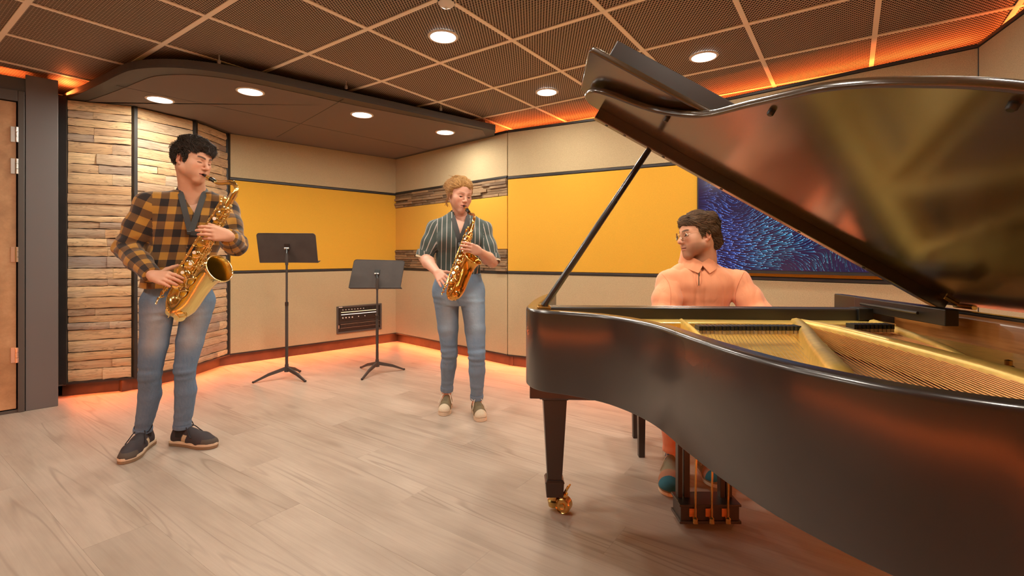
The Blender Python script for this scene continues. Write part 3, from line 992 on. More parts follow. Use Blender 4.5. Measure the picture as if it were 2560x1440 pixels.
lo2 = [lid_out[0], lid_out[1]] + [tuple(p) for p in spline(lid_out[2:], 4)]


def lid_board(outline, n0, n1, name, mat, parent, r=0.008):
    k = len(outline)
    c = Vector((sum(p[0] for p in outline) / k, sum(p[1] for p in outline) / k))
    layers = []
    def inset(e):
        res = []
        for i in range(k):
            a = Vector(outline[i - 1]); b = Vector(outline[i]); d = Vector(outline[(i + 1) % k])
            t = (d - a)
            if t.length < 1e-6: t = b - a
            t.normalize(); nn = Vector((-t.y, t.x))
            if nn.dot(c - b) < 0 and i in (0, 1, 2, 3): nn = -nn
            res.append(b + nn * e * sgn)
        return res
    area = sum(outline[i - 1][0] * outline[i][1] - outline[i][0] * outline[i - 1][1] for i in range(k))
    sgn = 1 if area > 0 else -1
    def ins(e):
        res = []
        for i in range(k):
            a = Vector(outline[i - 1]); b = Vector(outline[i]); d = Vector(outline[(i + 1) % k])
            t = (b - a).normalized() + (d - b).normalized()
            t.normalize(); nn = Vector((-t.y, t.x)) * sgn
            res.append(b + nn * e)
        return res
    for (e, z) in ((r, n0), (r * 0.3, n0 + r * 0.3), (0, n0 + r), (0, n1 - r), (r * 0.3, n1 - r * 0.3), (r, n1)):
        layers.append([LP(p.x, p.y, z) for p in ins(e)])
    vs = [p for l in layers for p in l]; fs = []
    for i in range(len(layers) - 1):
        for j in range(k):
            j2 = (j + 1) % k
            fs.append((i * k + j, i * k + j2, (i + 1) * k + j2, (i + 1) * k + j))
    fs.append(tuple(range(k))[::-1]); fs.append(tuple((len(layers) - 1) * k + j for j in range(k)))
    o = MB().add(vs, fs).build(name, mat, parent, smooth=50)
    bm = bmesh.new(); bm.from_mesh(o.data); bmesh.ops.recalc_face_normals(bm, faces=bm.faces); bm.to_mesh(o.data); bm.free()
    for pl in o.data.polygons: pl.use_smooth = len(pl.vertices) < 5
    return o
lid = lid_board(lo2, 0.0, 0.024, 'lid', M['lacquer_lid'], piano)
flap = lid_board([(0.02, -0.03), (1.60, -0.03), (1.61, -0.02), (1.612, 0.325), (1.60, 0.335), (0.02, 0.335)], 0.034, 0.056, 'lid_flap', M['lacquer_lid'], piano, 0.006)
def lbox(d0, d1, s0, s1, n0, n1, name, mat, parent, bevel=0.003):
    b = [LP(d0, s0, n0), LP(d1, s0, n0), LP(d1, s1, n0), LP(d0, s1, n0)]
    t = [LP(d0, s0, n1), LP(d1, s0, n1), LP(d1, s1, n1), LP(d0, s1, n1)]
    o = MB().hexa(b, t).build(name, mat, parent, bevel=bevel)
    bm = bmesh.new(); bm.from_mesh(o.data); bmesh.ops.recalc_face_normals(bm, faces=bm.faces); bm.to_mesh(o.data); bm.free()
    return o
lbox(0.04, 1.55, 0.285, 0.308, 0.056, 0.118, 'flap_lip', M['lacquer_worn'], flap)
batten = lbox(0.035, 1.505, -0.028, 0.004, -0.042, 0.002, 'batten', M['lacquer_lid'], lid)
for d in (0.35, 0.62, 0.95, 1.20, 1.37, 1.45):
    p = LP(d, -0.012, -0.0425)
    MB().lathe([(0.006, -0.001), (0.006, 0.002), (0.001, 0.003)], axis_matrix(p, EN), 10).build('screw_hole', M['black_plastic'], batten)
for (px, py) in ((1668, 296), (1930, 277), (2536, 259)):
    rr = Vector(((px - 1280) / F_PX, 1, -(py - 636) / F_PX)); cc0 = Vector((0, 0, CAM_H))
    p = cc0 + rr * ((LO - cc0).dot(EN) / rr.dot(EN))
    MB().lathe([(0.0085, 0.0), (0.0085, -0.010), (0.006, -0.013), (0.001, -0.013)], axis_matrix(p, EN), 14).build('rubber_buffer', M['black_plastic'], lid, smooth=40)
# hinges and prop
for s in (0.02, 0.55, 1.0):
    MB().tube([LP(0.0, s - 0.03, 0.0), LP(0.0, s + 0.05, 0.0)], 0.010, 10).build('lid_hinge', M['brass'], lid, smooth=40)
lbox(0.02, 0.075, -0.03, 0.03, -0.012, 0.001, 'hinge_plate', M['brass'], lid)
ptop = LP(1.262, -0.010, -0.044)
pbase = Vector((0.118, 1.776, 0.958))
prop = MB().tube([pbase, pbase.lerp(ptop, 0.03), pbase.lerp(ptop, 0.5), ptop], [0.014, 0.0125, 0.0125, 0.011], 10).build('prop_stick', M['lacquer'], piano, smooth=40)
MB().box(pbase + Vector((0.0, 0.0, -0.004)), (0.05, 0.035, 0.010)).build('prop_bracket', M['brass'], prop, bevel=0.003)
MB().tube([pbase + Vector((-0.02, 0, 0.004)), pbase + Vector((0.02, 0, 0.004))], 0.006, 8).build('prop_pivot', M['brass'], prop, smooth=40)

# ---- legs with brass casters
def piano_leg(x, y, ztop, yaw):
    mb = MB()
    def sq(w, z, dy=0): return [(x - w / 2, y - w / 2, z), (x + w / 2, y - w / 2, z), (x + w / 2, y + w / 2, z), (x - w / 2, y + w / 2, z)]
    leg = MB().hexa(sq(0.064, 0.145), sq(0.104, ztop - 0.014)).build('leg', M['lacquer_worn'], piano, bevel=0.003)
    MB().hexa(sq(0.116, ztop - 0.014), sq(0.116, ztop)).build('leg_cap', M['lacquer_worn'], leg, bevel=0.003)
    MB().hexa(sq(0.074, 0.072), sq(0.082, 0.138)).build('leg_foot', M['lacquer_worn'], leg, bevel=0.003)
    MB().hexa(sq(0.088, 0.136), sq(0.072, 0.150)).build('foot_moulding', M['lacquer_worn'], leg, bevel=0.003)
    cst = MB().lathe([(0.022, 0.072), (0.022, 0.05), (0.030, 0.045), (0.026, 0.02), (0.012, 0.018)], Matrix.Translation((x, y, 0)), 16).build('caster_stem', M['brass'], leg, smooth=40)
    d = Vector((math.cos(yaw), math.sin(yaw), 0)); side = Vector((-d.y, d.x, 0))
    c = Vector((x, y, 0.0)) + d * 0.045 + side * 0.0
    for sgn in (1,):
        wc = c + Vector((0, 0, 0.0345))
        MB().lathe([(0.004, -0.024), (0.012, -0.026), (0.014, -0.019), (0.026, -0.019), (0.030, -0.024), (0.0345, -0.020), (0.0345, 0.020), (0.030, 0.024), (0.012, 0.026), (0.004, 0.024)],
                   axis_matrix(wc, side), 28).build('caster_wheel', M['brass'], leg, smooth=35)
    fk = MB()
    fk.box(c + Vector((0, 0, 0.078)) - d * 0.01, (0.05, 0.03, 0.010), Matrix.Rotation(yaw, 3, 'Z'))
    a = c + Vector((0, 0, 0.078)) + d * 0.0
    fk.tube([a, a + d * 0.022 + Vector((0, 0, 0.040))], 0.006, 8)
    fk.tube([a + d * 0.022 + Vector((0, 0, 0.038)) - side * 0.024, a + d * 0.022 + Vector((0, 0, 0.038)) + side * 0.024], 0.0042, 8)
    fk.build('caster_brake', M['brass'], leg, smooth=40)
piano_leg(0.190, 2.165, 0.523, R(-25))
piano_leg(1.55, 2.10, 0.523, R(-25))
piano_leg(1.15, 0.95, 0.664, R(-60))

# ---- pedal lyre
lyre = MB()
LX, LY = 0.83, 2.065
box = MB().box((LX, LY, 0.062), (0.245, 0.10, 0.064)).build('lyre_box', M['lacquer_worn'], piano, bevel=0.002)
MB().box((LX, LY, 0.099), (0.258, 0.115, 0.010)).build('lyre_box_top', M['lacquer_worn'], box, bevel=0.002)
MB().box((LX, LY, 0.029), (0.258, 0.115, 0.012)).build('lyre_box_base', M['lacquer_worn'], box, bevel=0.002)
for sx in (-0.088, 0.094):
    MB().box((LX + sx - 0.018, LY + 0.02, 0.335), (0.020, 0.035, 0.475)).build('lyre_post', M['lacquer_worn'], box, bevel=0.003)
    MB().box((LX + sx + 0.012, LY + 0.02, 0.335), (0.026, 0.030, 0.475)).build('lyre_post', M['lacquer_worn'], box, bevel=0.003)
for k, px in enumerate((1728, 1768, 1811)):
    x = LX - 0.067 + 0.068 * k
    MB().tube([(x, LY - 0.062, 0.05), (x + 0.006, LY - 0.058, 0.30), (x + 0.004, LY - 0.02, 0.575)], 0.0045, 8).build('pedal_rod', M['brass'], box, smooth=40)
    MB().lathe([(0.012, 0.032), (0.011, 0.052), (0.007, 0.056), (0.005, 0.058)], Matrix.Translation((x, LY - 0.063, 0)), 12).build('rod_socket', M['brass'], box, smooth=40)
    MB().box((x - 0.006, LY - 0.052, 0.07), (0.030, 0.006, 0.034)).build('rod_slot', M['rim_wood'], box)
    pd = MB().hexa([(x - 0.014, LY + 0.05, 0.042), (x + 0.014, LY + 0.05, 0.042), (x + 0.022, LY + 0.16, 0.034), (x - 0.022, LY + 0.16, 0.034)],
                   [(x - 0.014, LY + 0.05, 0.055), (x + 0.014, LY + 0.05, 0.055), (x + 0.022, LY + 0.16, 0.046), (x - 0.022, LY + 0.16, 0.046)])
    pd.build('pedal', M['brass'], box, bevel=0.003)

# ---- bench
bench = thing('piano_bench', (1.05, 2.86, 0), 'black wooden piano bench with square tapered legs under the pianist', 'bench')
MB().box((1.05, 2.88, 0.449), (0.70, 0.36, 0.05)).build('seat', M['black_plastic'], bench, bevel=0.015, seg=3)
MB().box((1.05, 2.88, 0.395), (0.66, 0.32, 0.06)).build('apron', M['lacquer_worn'], bench, bevel=0.003)
for (x, y) in ((0.735, 2.735), (1.365, 2.735), (0.775, 3.02), (1.365, 3.02)):
    MB().hexa([(x - 0.017, y - 0.017, 0), (x + 0.017, y - 0.017, 0), (x + 0.017, y + 0.017, 0), (x - 0.017, y + 0.017, 0)],
              [(x - 0.022, y - 0.022, 0.40), (x + 0.022, y - 0.022, 0.40), (x + 0.022, y + 0.022, 0.40), (x - 0.022, y + 0.022, 0.40)]).build('leg', M['lacquer_worn'], bench, bevel=0.003)
# ------------------------------------------------------------------ organic shapes: implicit fields meshed by surface nets
V3 = lambda *a: np.array(a, np.float32)


def nrm(v):
    v = np.array(v, float); return v / max(1e-9, np.linalg.norm(v))


class Field:
    def __init__(self, lo, hi, h):
        self.lo = np.array(lo, np.float32); self.h = h
        self.n = np.maximum(4, np.ceil((np.array(hi) - self.lo) / h).astype(int) + 1)
        self.d = np.full(tuple(self.n), 0.5, np.float32)

    def block(self, lo, hi):
        a = np.clip(np.floor((np.array(lo) - self.lo) / self.h).astype(int), 0, self.n - 1)
        b = np.clip(np.ceil((np.array(hi) - self.lo) / self.h).astype(int) + 1, 1, self.n)
        if (b <= a).any(): return None
        sl = tuple(slice(int(x), int(y)) for x, y in zip(a, b))
        g = [self.lo[i] + self.h * np.arange(a[i], b[i], dtype=np.float32) for i in range(3)]
        X, Y, Z = np.meshgrid(*g, indexing='ij', sparse=True)
        return sl, X, Y, Z

    def add(self, fn, lo, hi, k=0.01, sub=False):
        m = k + 3 * self.h
        bl = self.block(np.array(lo) - m, np.array(hi) + m)
        if bl is None: return
        sl, X, Y, Z = bl
        e = fn(X, Y, Z).astype(np.float32)
        a = self.d[sl]
        if sub:
            e = -e
            h = np.maximum(k - np.abs(a - e), 0) / k
            self.d[sl] = np.maximum(a, e) + h * h * k * 0.25
        else:
            h = np.maximum(k - np.abs(a - e), 0) / k
            self.d[sl] = np.minimum(a, e) - h * h * k * 0.25

    def cone(self, a, b, r1, r2, k=0.01, sub=False, flat=None, fs=1.0):
        a = np.array(a, np.float32); b = np.array(b, np.float32); r = max(r1, r2) * max(1.0, 1.0 / fs) + 0.002
        ab = b - a; L2 = float(ab @ ab) + 1e-9
        fl = None if flat is None else nrm(flat).astype(np.float32)
        def fn(X, Y, Z):
            x = X - a[0]; y = Y - a[1]; z = Z - a[2]
            t = np.clip((x * ab[0] + y * ab[1] + z * ab[2]) / L2, 0, 1)
            x = x - t * ab[0]; y = y - t * ab[1]; z = z - t * ab[2]
            q = x * x + y * y + z * z
            if fl is not None:
                w = x * fl[0] + y * fl[1] + z * fl[2]
                q = q + w * w * (fs * fs - 1)
            return np.sqrt(q) - (r1 + (r2 - r1) * t)
        self.add(fn, np.minimum(a, b) - r, np.maximum(a, b) + r, k, sub)

    def chain(self, pts, rs, k=0.01, **kw):
        for i in range(len(pts) - 1): self.cone(pts[i], pts[i + 1], rs[i], rs[i + 1], k, **kw)

    def ell(self, c, r, k=0.01, A=None, sub=False):
        c = np.array(c, np.float32); r = np.array(r, np.float32) if np.ndim(r) else np.full(3, r, np.float32)
        A = np.eye(3, dtype=np.float32) if A is None else np.array(A, np.float32)     # rows are axes
        m = float(r.min()); ext = np.sqrt(((A * r[:, None]) ** 2).sum(0))
        def fn(X, Y, Z):
            x = X - c[0]; y = Y - c[1]; z = Z - c[2]
            p = [(x * A[i, 0] + y * A[i, 1] + z * A[i, 2]) / r[i] for i in range(3)]
            q = np.sqrt(p[0] ** 2 + p[1] ** 2 + p[2] ** 2)
            g = np.sqrt((p[0] / r[0]) ** 2 + (p[1] / r[1]) ** 2 + (p[2] / r[2]) ** 2) + 1e-6
            return q * (q - 1) / g
        self.add(fn, c - ext, c + ext, k, sub)

    def torso(self, secs, rx, k=0.02, p=2.4):
        """secs rows: z, cx, cy, half width, half depth; rx: direction of the width in plan"""
        S = np.array(sorted(secs), np.float32)
        rx = nrm((rx[0], rx[1])); fx = np.array((-rx[1], rx[0]))
        zf = np.linspace(S[0, 0], S[-1, 0], 80)
        T = np.array(spline([tuple(r) for r in S], 10), np.float32)
        order = np.argsort(T[:, 0]); T = T[order]
        def fn(X, Y, Z):
            z = np.clip(Z, S[0, 0], S[-1, 0])
            cx, cy, a, b = (np.interp(z, T[:, 0], T[:, j]).astype(np.float32) for j in (1, 2, 3, 4))
            x = (X - cx) * rx[0] + (Y - cy) * rx[1]; y = (X - cx) * fx[0] + (Y - cy) * fx[1]
            q = (np.abs(x / a) ** p + np.abs(y / b) ** p) ** (1 / p)
            d = (q - 1) * np.minimum(a, b)
            ez = np.maximum(S[0, 0] - Z, Z - S[-1, 0])
            return np.maximum(d, ez)
        R0 = max(S[:, 3].max(), S[:, 4].max()) + 0.02
        self.add(fn, (S[:, 1].min() - R0, S[:, 2].min() - R0, S[0, 0]), (S[:, 1].max() + R0, S[:, 2].max() + R0, S[-1, 0]), k)

    def warp(self, fn, lo=None, hi=None):
        bl = self.block(self.lo if lo is None else lo, self.lo + self.h * self.n if hi is None else hi)
        sl, X, Y, Z = bl
        band = np.abs(self.d[sl]) < 0.06
        self.d[sl] = self.d[sl] + np.where(band, fn(X, Y, Z), 0)

    def mesh(self):
        d = self.d; s = d < 0
        n = [x - 1 for x in d.shape]
        cnt = np.zeros(n, np.int8)
        for i in (0, 1):
            for j in (0, 1):
                for k in (0, 1): cnt += s[i:n[0] + i, j:n[1] + j, k:n[2] + k]
        act = (cnt > 0) & (cnt < 8)
        I, J, K = np.nonzero(act)
        idx = np.full(n, -1, np.int64); idx[act] = np.arange(len(I))
        acc = np.zeros((len(I), 3), np.float32); num = np.zeros(len(I), np.float32)
        corners = [(0, 0, 0), (1, 0, 0), (0, 1, 0), (1, 1, 0), (0, 0, 1), (1, 0, 1), (0, 1, 1), (1, 1, 1)]
        for a in corners:
            for ax in range(3):
                if a[ax]: continue
                b = list(a); b[ax] = 1
                da = d[I + a[0], J + a[1], K + a[2]]; db = d[I + b[0], J + b[1], K + b[2]]
                m = (da < 0) != (db < 0)
                t = np.where(m, da / np.where(m, da - db, 1), 0)
                p = np.tile(np.array(a, np.float32), (len(I), 1)); p[:, ax] += t
                acc += p * m[:, None]; num += m
        V = (np.stack([I, J, K], 1) + acc / num[:, None]) * self.h + self.lo
        Q = []
        def quads(m, c, flip):
            i, j, k = np.nonzero(m)
            q = np.stack([idx[i + o[0], j + o[1], k + o[2]] for o in c], 1)
            return i, j, k, q
        for ax in range(3):
            if ax == 0:
                A, B = s[:-1, 1:-1, 1:-1], s[1:, 1:-1, 1:-1]; c = [(0, 0, 0), (0, 1, 0), (0, 1, 1), (0, 0, 1)]
            elif ax == 1:
                A, B = s[1:-1, :-1, 1:-1], s[1:-1, 1:, 1:-1]; c = [(0, 0, 0), (0, 0, 1), (1, 0, 1), (1, 0, 0)]
            else:
                A, B = s[1:-1, 1:-1, :-1], s[1:-1, 1:-1, 1:]; c = [(0, 0, 0), (1, 0, 0), (1, 1, 0), (0, 1, 0)]
            i, j, k, q = quads(A & ~B, c, False); Q.append(q)
            i, j, k, q = quads(~A & B, c, True); Q.append(q[:, ::-1])
        Q = np.concatenate(Q)
        Q = Q[(Q >= 0).all(1)]
        return V, Q


def relax(V, Q, it=1, w=0.5):
    for _ in range(it):
        S = np.zeros_like(V); c = np.zeros(len(V), np.float32)
        for a in range(4):
            b = (a + 1) % 4
            np.add.at(S, Q[:, a], V[Q[:, b]]); np.add.at(c, Q[:, a], 1)
            np.add.at(S, Q[:, b], V[Q[:, a]]); np.add.at(c, Q[:, b], 1)
        V = V * (1 - w) + w * S / np.maximum(c, 1)[:, None]
    return V


def np_obj(name, V, Q, mat, parent=None, attrs=None, smooth=True):
    me = bpy.data.meshes.new(name)
    nv, nq, k = len(V), len(Q), Q.shape[1]
    me.vertices.add(nv); me.vertices.foreach_set('co', np.asarray(V, np.float32).ravel())
    me.loops.add(nq * k); me.loops.foreach_set('vertex_index', np.asarray(Q, np.int32).ravel())
    me.polygons.add(nq)
    me.polygons.foreach_set('loop_start', np.arange(0, nq * k, k, dtype=np.int32))
    me.polygons.foreach_set('use_smooth', np.full(nq, smooth))
    me.materials.append(mat)
    me.update(calc_edges=True); me.validate()
    for an, arr in (attrs or {}).items():
        arr = np.asarray(arr, np.float32)
        if arr.shape[1] == 3 and an.startswith('col'):
            at_ = me.attributes.new(an, 'FLOAT_COLOR', 'POINT')
            at_.data.foreach_set('color', np.concatenate([arr, np.ones((len(arr), 1), np.float32)], 1).ravel())
        else:
            at_ = me.attributes.new(an, 'FLOAT_VECTOR', 'CORNER' if len(arr) == nq * k and len(arr) != nv else 'POINT'); at_.data.foreach_set('vector', arr.ravel())
    o = bpy.data.objects.new(name, me)
    link(o, parent)
    return o


def fourier(seed, scale, n=7, stretch=(1, 1, 1)):
    r = np.random.default_rng(seed)
    D = r.normal(size=(n, 3)); D /= np.linalg.norm(D, axis=1)[:, None]
    D *= (scale * r.uniform(0.6, 1.5, n))[:, None]; D *= np.array(stretch)
    ph = r.uniform(0, 6.28, n)
    def fn(X, Y, Z):
        s = 0
        for d, p in zip(D, ph): s = s + np.sin(X * d[0] + Y * d[1] + Z * d[2] + p)
        return s / math.sqrt(n)
    return fn


def sstep(a, b, x):
    t = np.clip((x - a) / (b - a), 0, 1); return t * t * (3 - 2 * t)


# ------------------------------------------------------------------ skin, hair, cloth materials
def m_skin(name):
    t = NT(name)
    a = t.attr('col')
    co = t.coords()
    n1 = t.noise(co, 60, 4, 0.6)
    c = t.mix(t.math('MULTIPLY', n1, 0.16), a.outputs['Color'], (0.30, 0.10, 0.05))
    t.bs(color=c, rough=0.48, spec=0.4, sss=0.12, sssr=(0.9, 0.35, 0.2), ssss=0.008, normal=t.bump(t.noise(co, 900, 2), 0.08, 0.001))
    return t.m
M['skin'] = m_skin('skin')


def m_hair(name, c0, c1, rough=0.58):
    t = NT(name)
    a = t.attr('rnd')
    sp = t.n('SeparateXYZ'); t.set(sp, 0, a.outputs['Vector'])
    t.bs(color=t.mix(sp.outputs[0], c0, c1), rough=rough, spec=0.3, sheen=0.0)
    return t.m
M['hair_dark'] = m_hair('hair_dark', (0.012, 0.008, 0.006), (0.055, 0.036, 0.025))
M['hair_blond'] = m_hair('hair_blond', (0.27, 0.12, 0.032), (0.68, 0.40, 0.15))
M['hair_brown'] = m_hair('hair_brown', (0.040, 0.021, 0.010), (0.16, 0.088, 0.042))


def m_plaid():
    t = NT('plaid_flannel')
    a = t.attr('pat'); sp = t.n('SeparateXYZ'); t.set(sp, 0, a.outputs['Vector'])
    def band(x):
        f = t.math('FRACT', t.math('DIVIDE', x, 0.087))
        return t.math('GREATER_THAN', f, 0.5)
    bu = band(sp.outputs[0]); bv = band(sp.outputs[1])
    s = t.math('ADD', bu, bv)
    co = t.coords()
    weave = t.noise(co, 700, 2)
    c = t.ramp(t.math('MULTIPLY', s, 0.5), [(0.0, (0.42, 0.205, 0.035)), (0.26, (0.135, 0.068, 0.026)), (0.76, (0.016, 0.015, 0.018))], 'CONSTANT')
    c = t.mix(t.math('MULTIPLY', weave, 0.25), c, (0.10, 0.06, 0.03))
    t.bs(color=c, rough=0.9, spec=0.1, sheen=0.25, normal=t.bump(t.noise(co, 35, 4, 0.6), 0.35, 0.006))
    return t.m
M['plaid'] = m_plaid()


def m_stripe():
    t = NT('striped_shirting')
    a = t.attr('pat'); sp = t.n('SeparateXYZ'); t.set(sp, 0, a.outputs['Vector'])
    co = t.coords()
    f = t.math('FRACT', t.math('DIVIDE', sp.outputs[0], 0.036))
    st = t.math('LESS_THAN', f, 0.15)
    c = t.mix(st, (0.060, 0.082, 0.074), (0.50, 0.46, 0.42))
    c = t.mix(t.math('MULTIPLY', t.noise(co, 9, 3), 0.4), c, (0.04, 0.055, 0.05))
    t.bs(color=c, rough=0.75, spec=0.2, sheen=0.2, normal=t.bump(t.noise(co, 30, 4, 0.6), 0.4, 0.008))
    return t.m
M['stripe'] = m_stripe()


def m_denim(name, base, fade):
    t = NT(name)
    a = t.attr('pat'); sp = t.n('SeparateXYZ'); t.set(sp, 0, a.outputs['Vector'])
    co = t.coords()
    n1 = t.noise(co, 14, 4, 0.6); n2 = t.noise(t.coords(scale=(1, 1, 0.25)), 120, 3)
    c = t.mix(t.math('MULTIPLY', sp.outputs[0], 0.8), base, fade)
    c = t.mix(t.math('MULTIPLY', n1, 0.35), c, tuple(x * 0.55 for x in base))
    c = t.mix(t.math('MULTIPLY', n2, 0.22), c, fade)
    t.bs(color=c, rough=0.85, spec=0.15, normal=t.bump(t.math('ADD', t.math('MULTIPLY', n1, 1.0), t.math('MULTIPLY', n2, 0.15)), 0.6, 0.010))
    return t.m
M['denim_man'] = m_denim('washed_denim', (0.090, 0.172, 0.285), (0.42, 0.47, 0.51))
M['denim_woman'] = m_denim('light_denim', (0.150, 0.235, 0.345), (0.33, 0.43, 0.52))


def m_sweat(name, base):
    t = NT(name)
    co = t.coords()
    n1 = t.noise(t.coords(scale=(1.2, 1.2, 0.4)), 17, 3, 0.5, 0.6); n2 = t.noise(co, 500, 2)
    c = t.mix(t.math('MULTIPLY', t.noise(co, 10, 4, 0.6), 0.30), base, tuple(x * 0.78 for x in base))
    t.bs(color=c, rough=0.95, spec=0.1, sheen=0.3, normal=t.bump(t.math('ADD', n1, t.math('MULTIPLY', n2, 0.04)), 0.40, 0.016))
    return t.m
M['salmon'] = m_sweat('salmon_fleece', (0.86, 0.35, 0.185))
M['salmon_seam'] = m_sweat('salmon_rib', (0.72, 0.25, 0.125))
M['strap'] = plain('strap_webbing', (0.035, 0.036, 0.036), 0.7, bump=0.2, bscale=300)
M['eye_white'] = plain('eye_white', (0.70, 0.62, 0.55), 0.25)
M['iris'] = plain('iris', (0.03, 0.02, 0.015), 0.15)
M['wire'] = plain('wire', (0.80, 0.62, 0.40), 0.25, 1.0)
M['collar_dark'] = plain('collar_lining', (0.10, 0.055, 0.03), 0.9)


def m_lens():
    t = NT('lens')
    t.bs(color=(1, 1, 1), rough=0.02, trans=1.0, ior=1.1, spec=0.5)
    return t.m
M['lens'] = m_lens()


# ------------------------------------------------------------------ body builders
def head_mesh(pose, neck_pts, neck_r, skin, lips, brow, female=False, stubble=0.0, eyes_open=0.0, h=0.0022, wide=1.0, mouth_open=0.0):
    """pose: 4x4 head frame (x side, y forward, z up). neck_pts: world points down the neck. returns verts, quads, colours in world"""
    Pi = np.array(pose.inverted()); Pw = np.array(pose)
    nk = [(Pi @ np.array((*p, 1)))[:3] for p in neck_pts]
    lo = np.minimum(np.array((-0.10, -0.125, -0.15)), np.min(nk, 0) - max(neck_r)); hi = np.maximum(np.array((0.10, 0.135, 0.135)), np.max(nk, 0) + max(neck_r))
    f = Field(lo - 0.01, hi + 0.01, h)
    fem = 1.0 if female else 0.0
    f.ell((0, -0.012, 0.030), (0.075, 0.096, 0.082), 0.01)
    f.ell((0, 0.028, -0.015), (0.061 * wide, 0.060, 0.084), 0.035)
    f.ell((0, 0.035, 0.045), (0.060, 0.050, 0.045), 0.03)
    for s in (-1, 1):
        f.cone((s * 0.050 * wide, 0.004, -0.056), (s * 0.014, 0.066, -0.102), 0.015 + 0.009 * (1 - fem), 0.017 - 0.002 * fem, 0.03)
        f.ell((s * 0.043 * wide, 0.056, -0.022), (0.021, 0.020, 0.020), 0.03)
        f.ell((s * (0.040 - 0.003 * fem) * wide, 0.052, -0.055 + 0.006 * fem), (0.022 - 0.003 * fem, 0.022, 0.026), 0.03)
        f.cone((s * 0.043, 0.066, 0.019), (s * 0.012, 0.083, 0.017), 0.010, 0.010, 0.016)
    f.ell((0, 0.066, -0.104), (0.021, 0.020, 0.018), 0.02)
    f.ell((0, 0.070, -0.068), (0.033, 0.024, 0.026), 0.022)
    for s in (-1, 1):
        f.ell((s * 0.032, 0.101, 0.000), (0.017, 0.020, 0.012), 0.014, sub=True)
        f.ell((s * 0.0315, 0.0735, 0.000), 0.0128, 0.004)
        f.cone((s * 0.019, 0.0835, -0.004 + 0.004 * eyes_open), (s * 0.044, 0.078, -0.003 + 0.002 * eyes_open), 0.0034, 0.003, 0.003)
    # nose
    nl = 0.112 if not female else 0.109
    f.cone((0, 0.085, 0.014), (0, nl - 0.004, -0.028), 0.0065, 0.0085, 0.014)
    f.ell((0, nl - 0.003, -0.034), (0.0105, 0.0105, 0.0095), 0.008)
    for s in (-1, 1):
        f.ell((s * 0.0115, 0.096, -0.037), (0.0075, 0.0105, 0.0075), 0.006)
        f.ell((s * 0.0058, 0.104, -0.0445), (0.0036, 0.006, 0.004), 0.003, sub=True)
    # lips
    f.ell((0, 0.088, -0.052), (0.010, 0.009, 0.010), 0.012)
    for s in (-1, 1):
        f.cone((0, 0.0935, -0.0640), (s * 0.012, 0.0915, -0.0635), 0.0052, 0.005, 0.004)
        f.cone((s * 0.012, 0.0915, -0.0635), (s * 0.024, 0.082, -0.0675), 0.005, 0.003, 0.004)
        f.cone((0, 0.0920, -0.0745), (s * 0.012, 0.0895, -0.0740), 0.0062, 0.0055, 0.004)
        f.cone((s * 0.012, 0.0895, -0.0740), (s * 0.023, 0.081, -0.0690), 0.0055, 0.003, 0.004)
        f.cone((0, 0.1000, -0.0690), (s * 0.024, 0.0865, -0.0682), 0.0026, 0.0018, 0.003, sub=True)
    if mouth_open: f.ell((0, 0.098, -0.069), (0.013, 0.012, 0.0065), 0.004, sub=True)
    # ears
    for s in (-1, 1):
        c = math.cos(0.35); q = math.sin(0.35)
        A = np.array(((c, s * -q * 1.0, 0), (s * q, c, -0.18), (0, 0.18, 1.0)))
        f.ell((s * 0.0785, -0.014, -0.006), (0.0075, 0.0175, 0.0285), 0.005, A)
        f.ell((s * 0.0860, -0.009, -0.003), (0.0060, 0.0115, 0.0190), 0.003, A, sub=True)
        f.cone((s * 0.080, -0.004, 0.004), (s * 0.081, -0.012, -0.012), 0.0028, 0.0028, 0.003)
        f.ell((s * 0.077, -0.002, -0.034), (0.006, 0.008, 0.009), 0.006)
    f.cone((0, -0.028, -0.045), nk[0], 0.056 - 0.006 * fem, neck_r[0], 0.03)
    for i in range(len(nk) - 1): f.cone(nk[i], nk[i + 1], neck_r[i], neck_r[i + 1], 0.03)
    V, Q = f.mesh()
    V = relax(V, Q, 1, 0.35)
    x, y, z = V[:, 0], V[:, 1], V[:, 2]; ax = np.abs(x)
    C = np.tile(np.array(skin, np.float32), (len(V), 1))
    def mixc(C, w, col): return C * (1 - w[:, None]) + np.array(col, np.float32) * w[:, None]
    front = sstep(0.03, 0.06, y)
    C = mixc(C, 0.30 * front * np.exp(-(((ax - 0.042) / 0.02) ** 2 + ((z + 0.03) / 0.022) ** 2)), (0.75, 0.22, 0.12))
    C = mixc(C, 0.25 * front * np.exp(-((ax / 0.014) ** 2 + ((z + 0.034) / 0.014) ** 2)), (0.75, 0.22, 0.13))
    ear = sstep(0.072, 0.080, ax) * sstep(0.03, 0.01, np.abs(y + 0.01))
    C = mixc(C, 0.55 * sstep(0.016, 0.006, np.sqrt(((y + 0.009) / 0.9) ** 2 + ((z + 0.004) / 1.6) ** 2)) * sstep(0.070, 0.074, ax), (0.36, 0.10, 0.055))
    C = mixc(C, 0.35 * ear, (0.70, 0.20, 0.11))
    if stubble:
        w = sstep(-0.046, -0.062, z - 0.25 * (ax - 0.03).clip(0)) * sstep(-0.02, 0.02, y) * sstep(-0.135, -0.118, z + 0.0)
        w = w + sstep(0.009, 0.004, np.abs(z + 0.0535)) * sstep(0.030, 0.022, ax) * sstep(0.07, 0.08, y)
        C = mixc(C, stubble * np.clip(w, 0, 1), (0.12, 0.060, 0.035))
    lw = sstep(0.0125, 0.0085, np.abs(z + 0.069 - 0.0005)) * sstep(0.026, 0.020, ax) * sstep(0.080, 0.084, y)
    C = mixc(C, 0.75 * lw, lips)
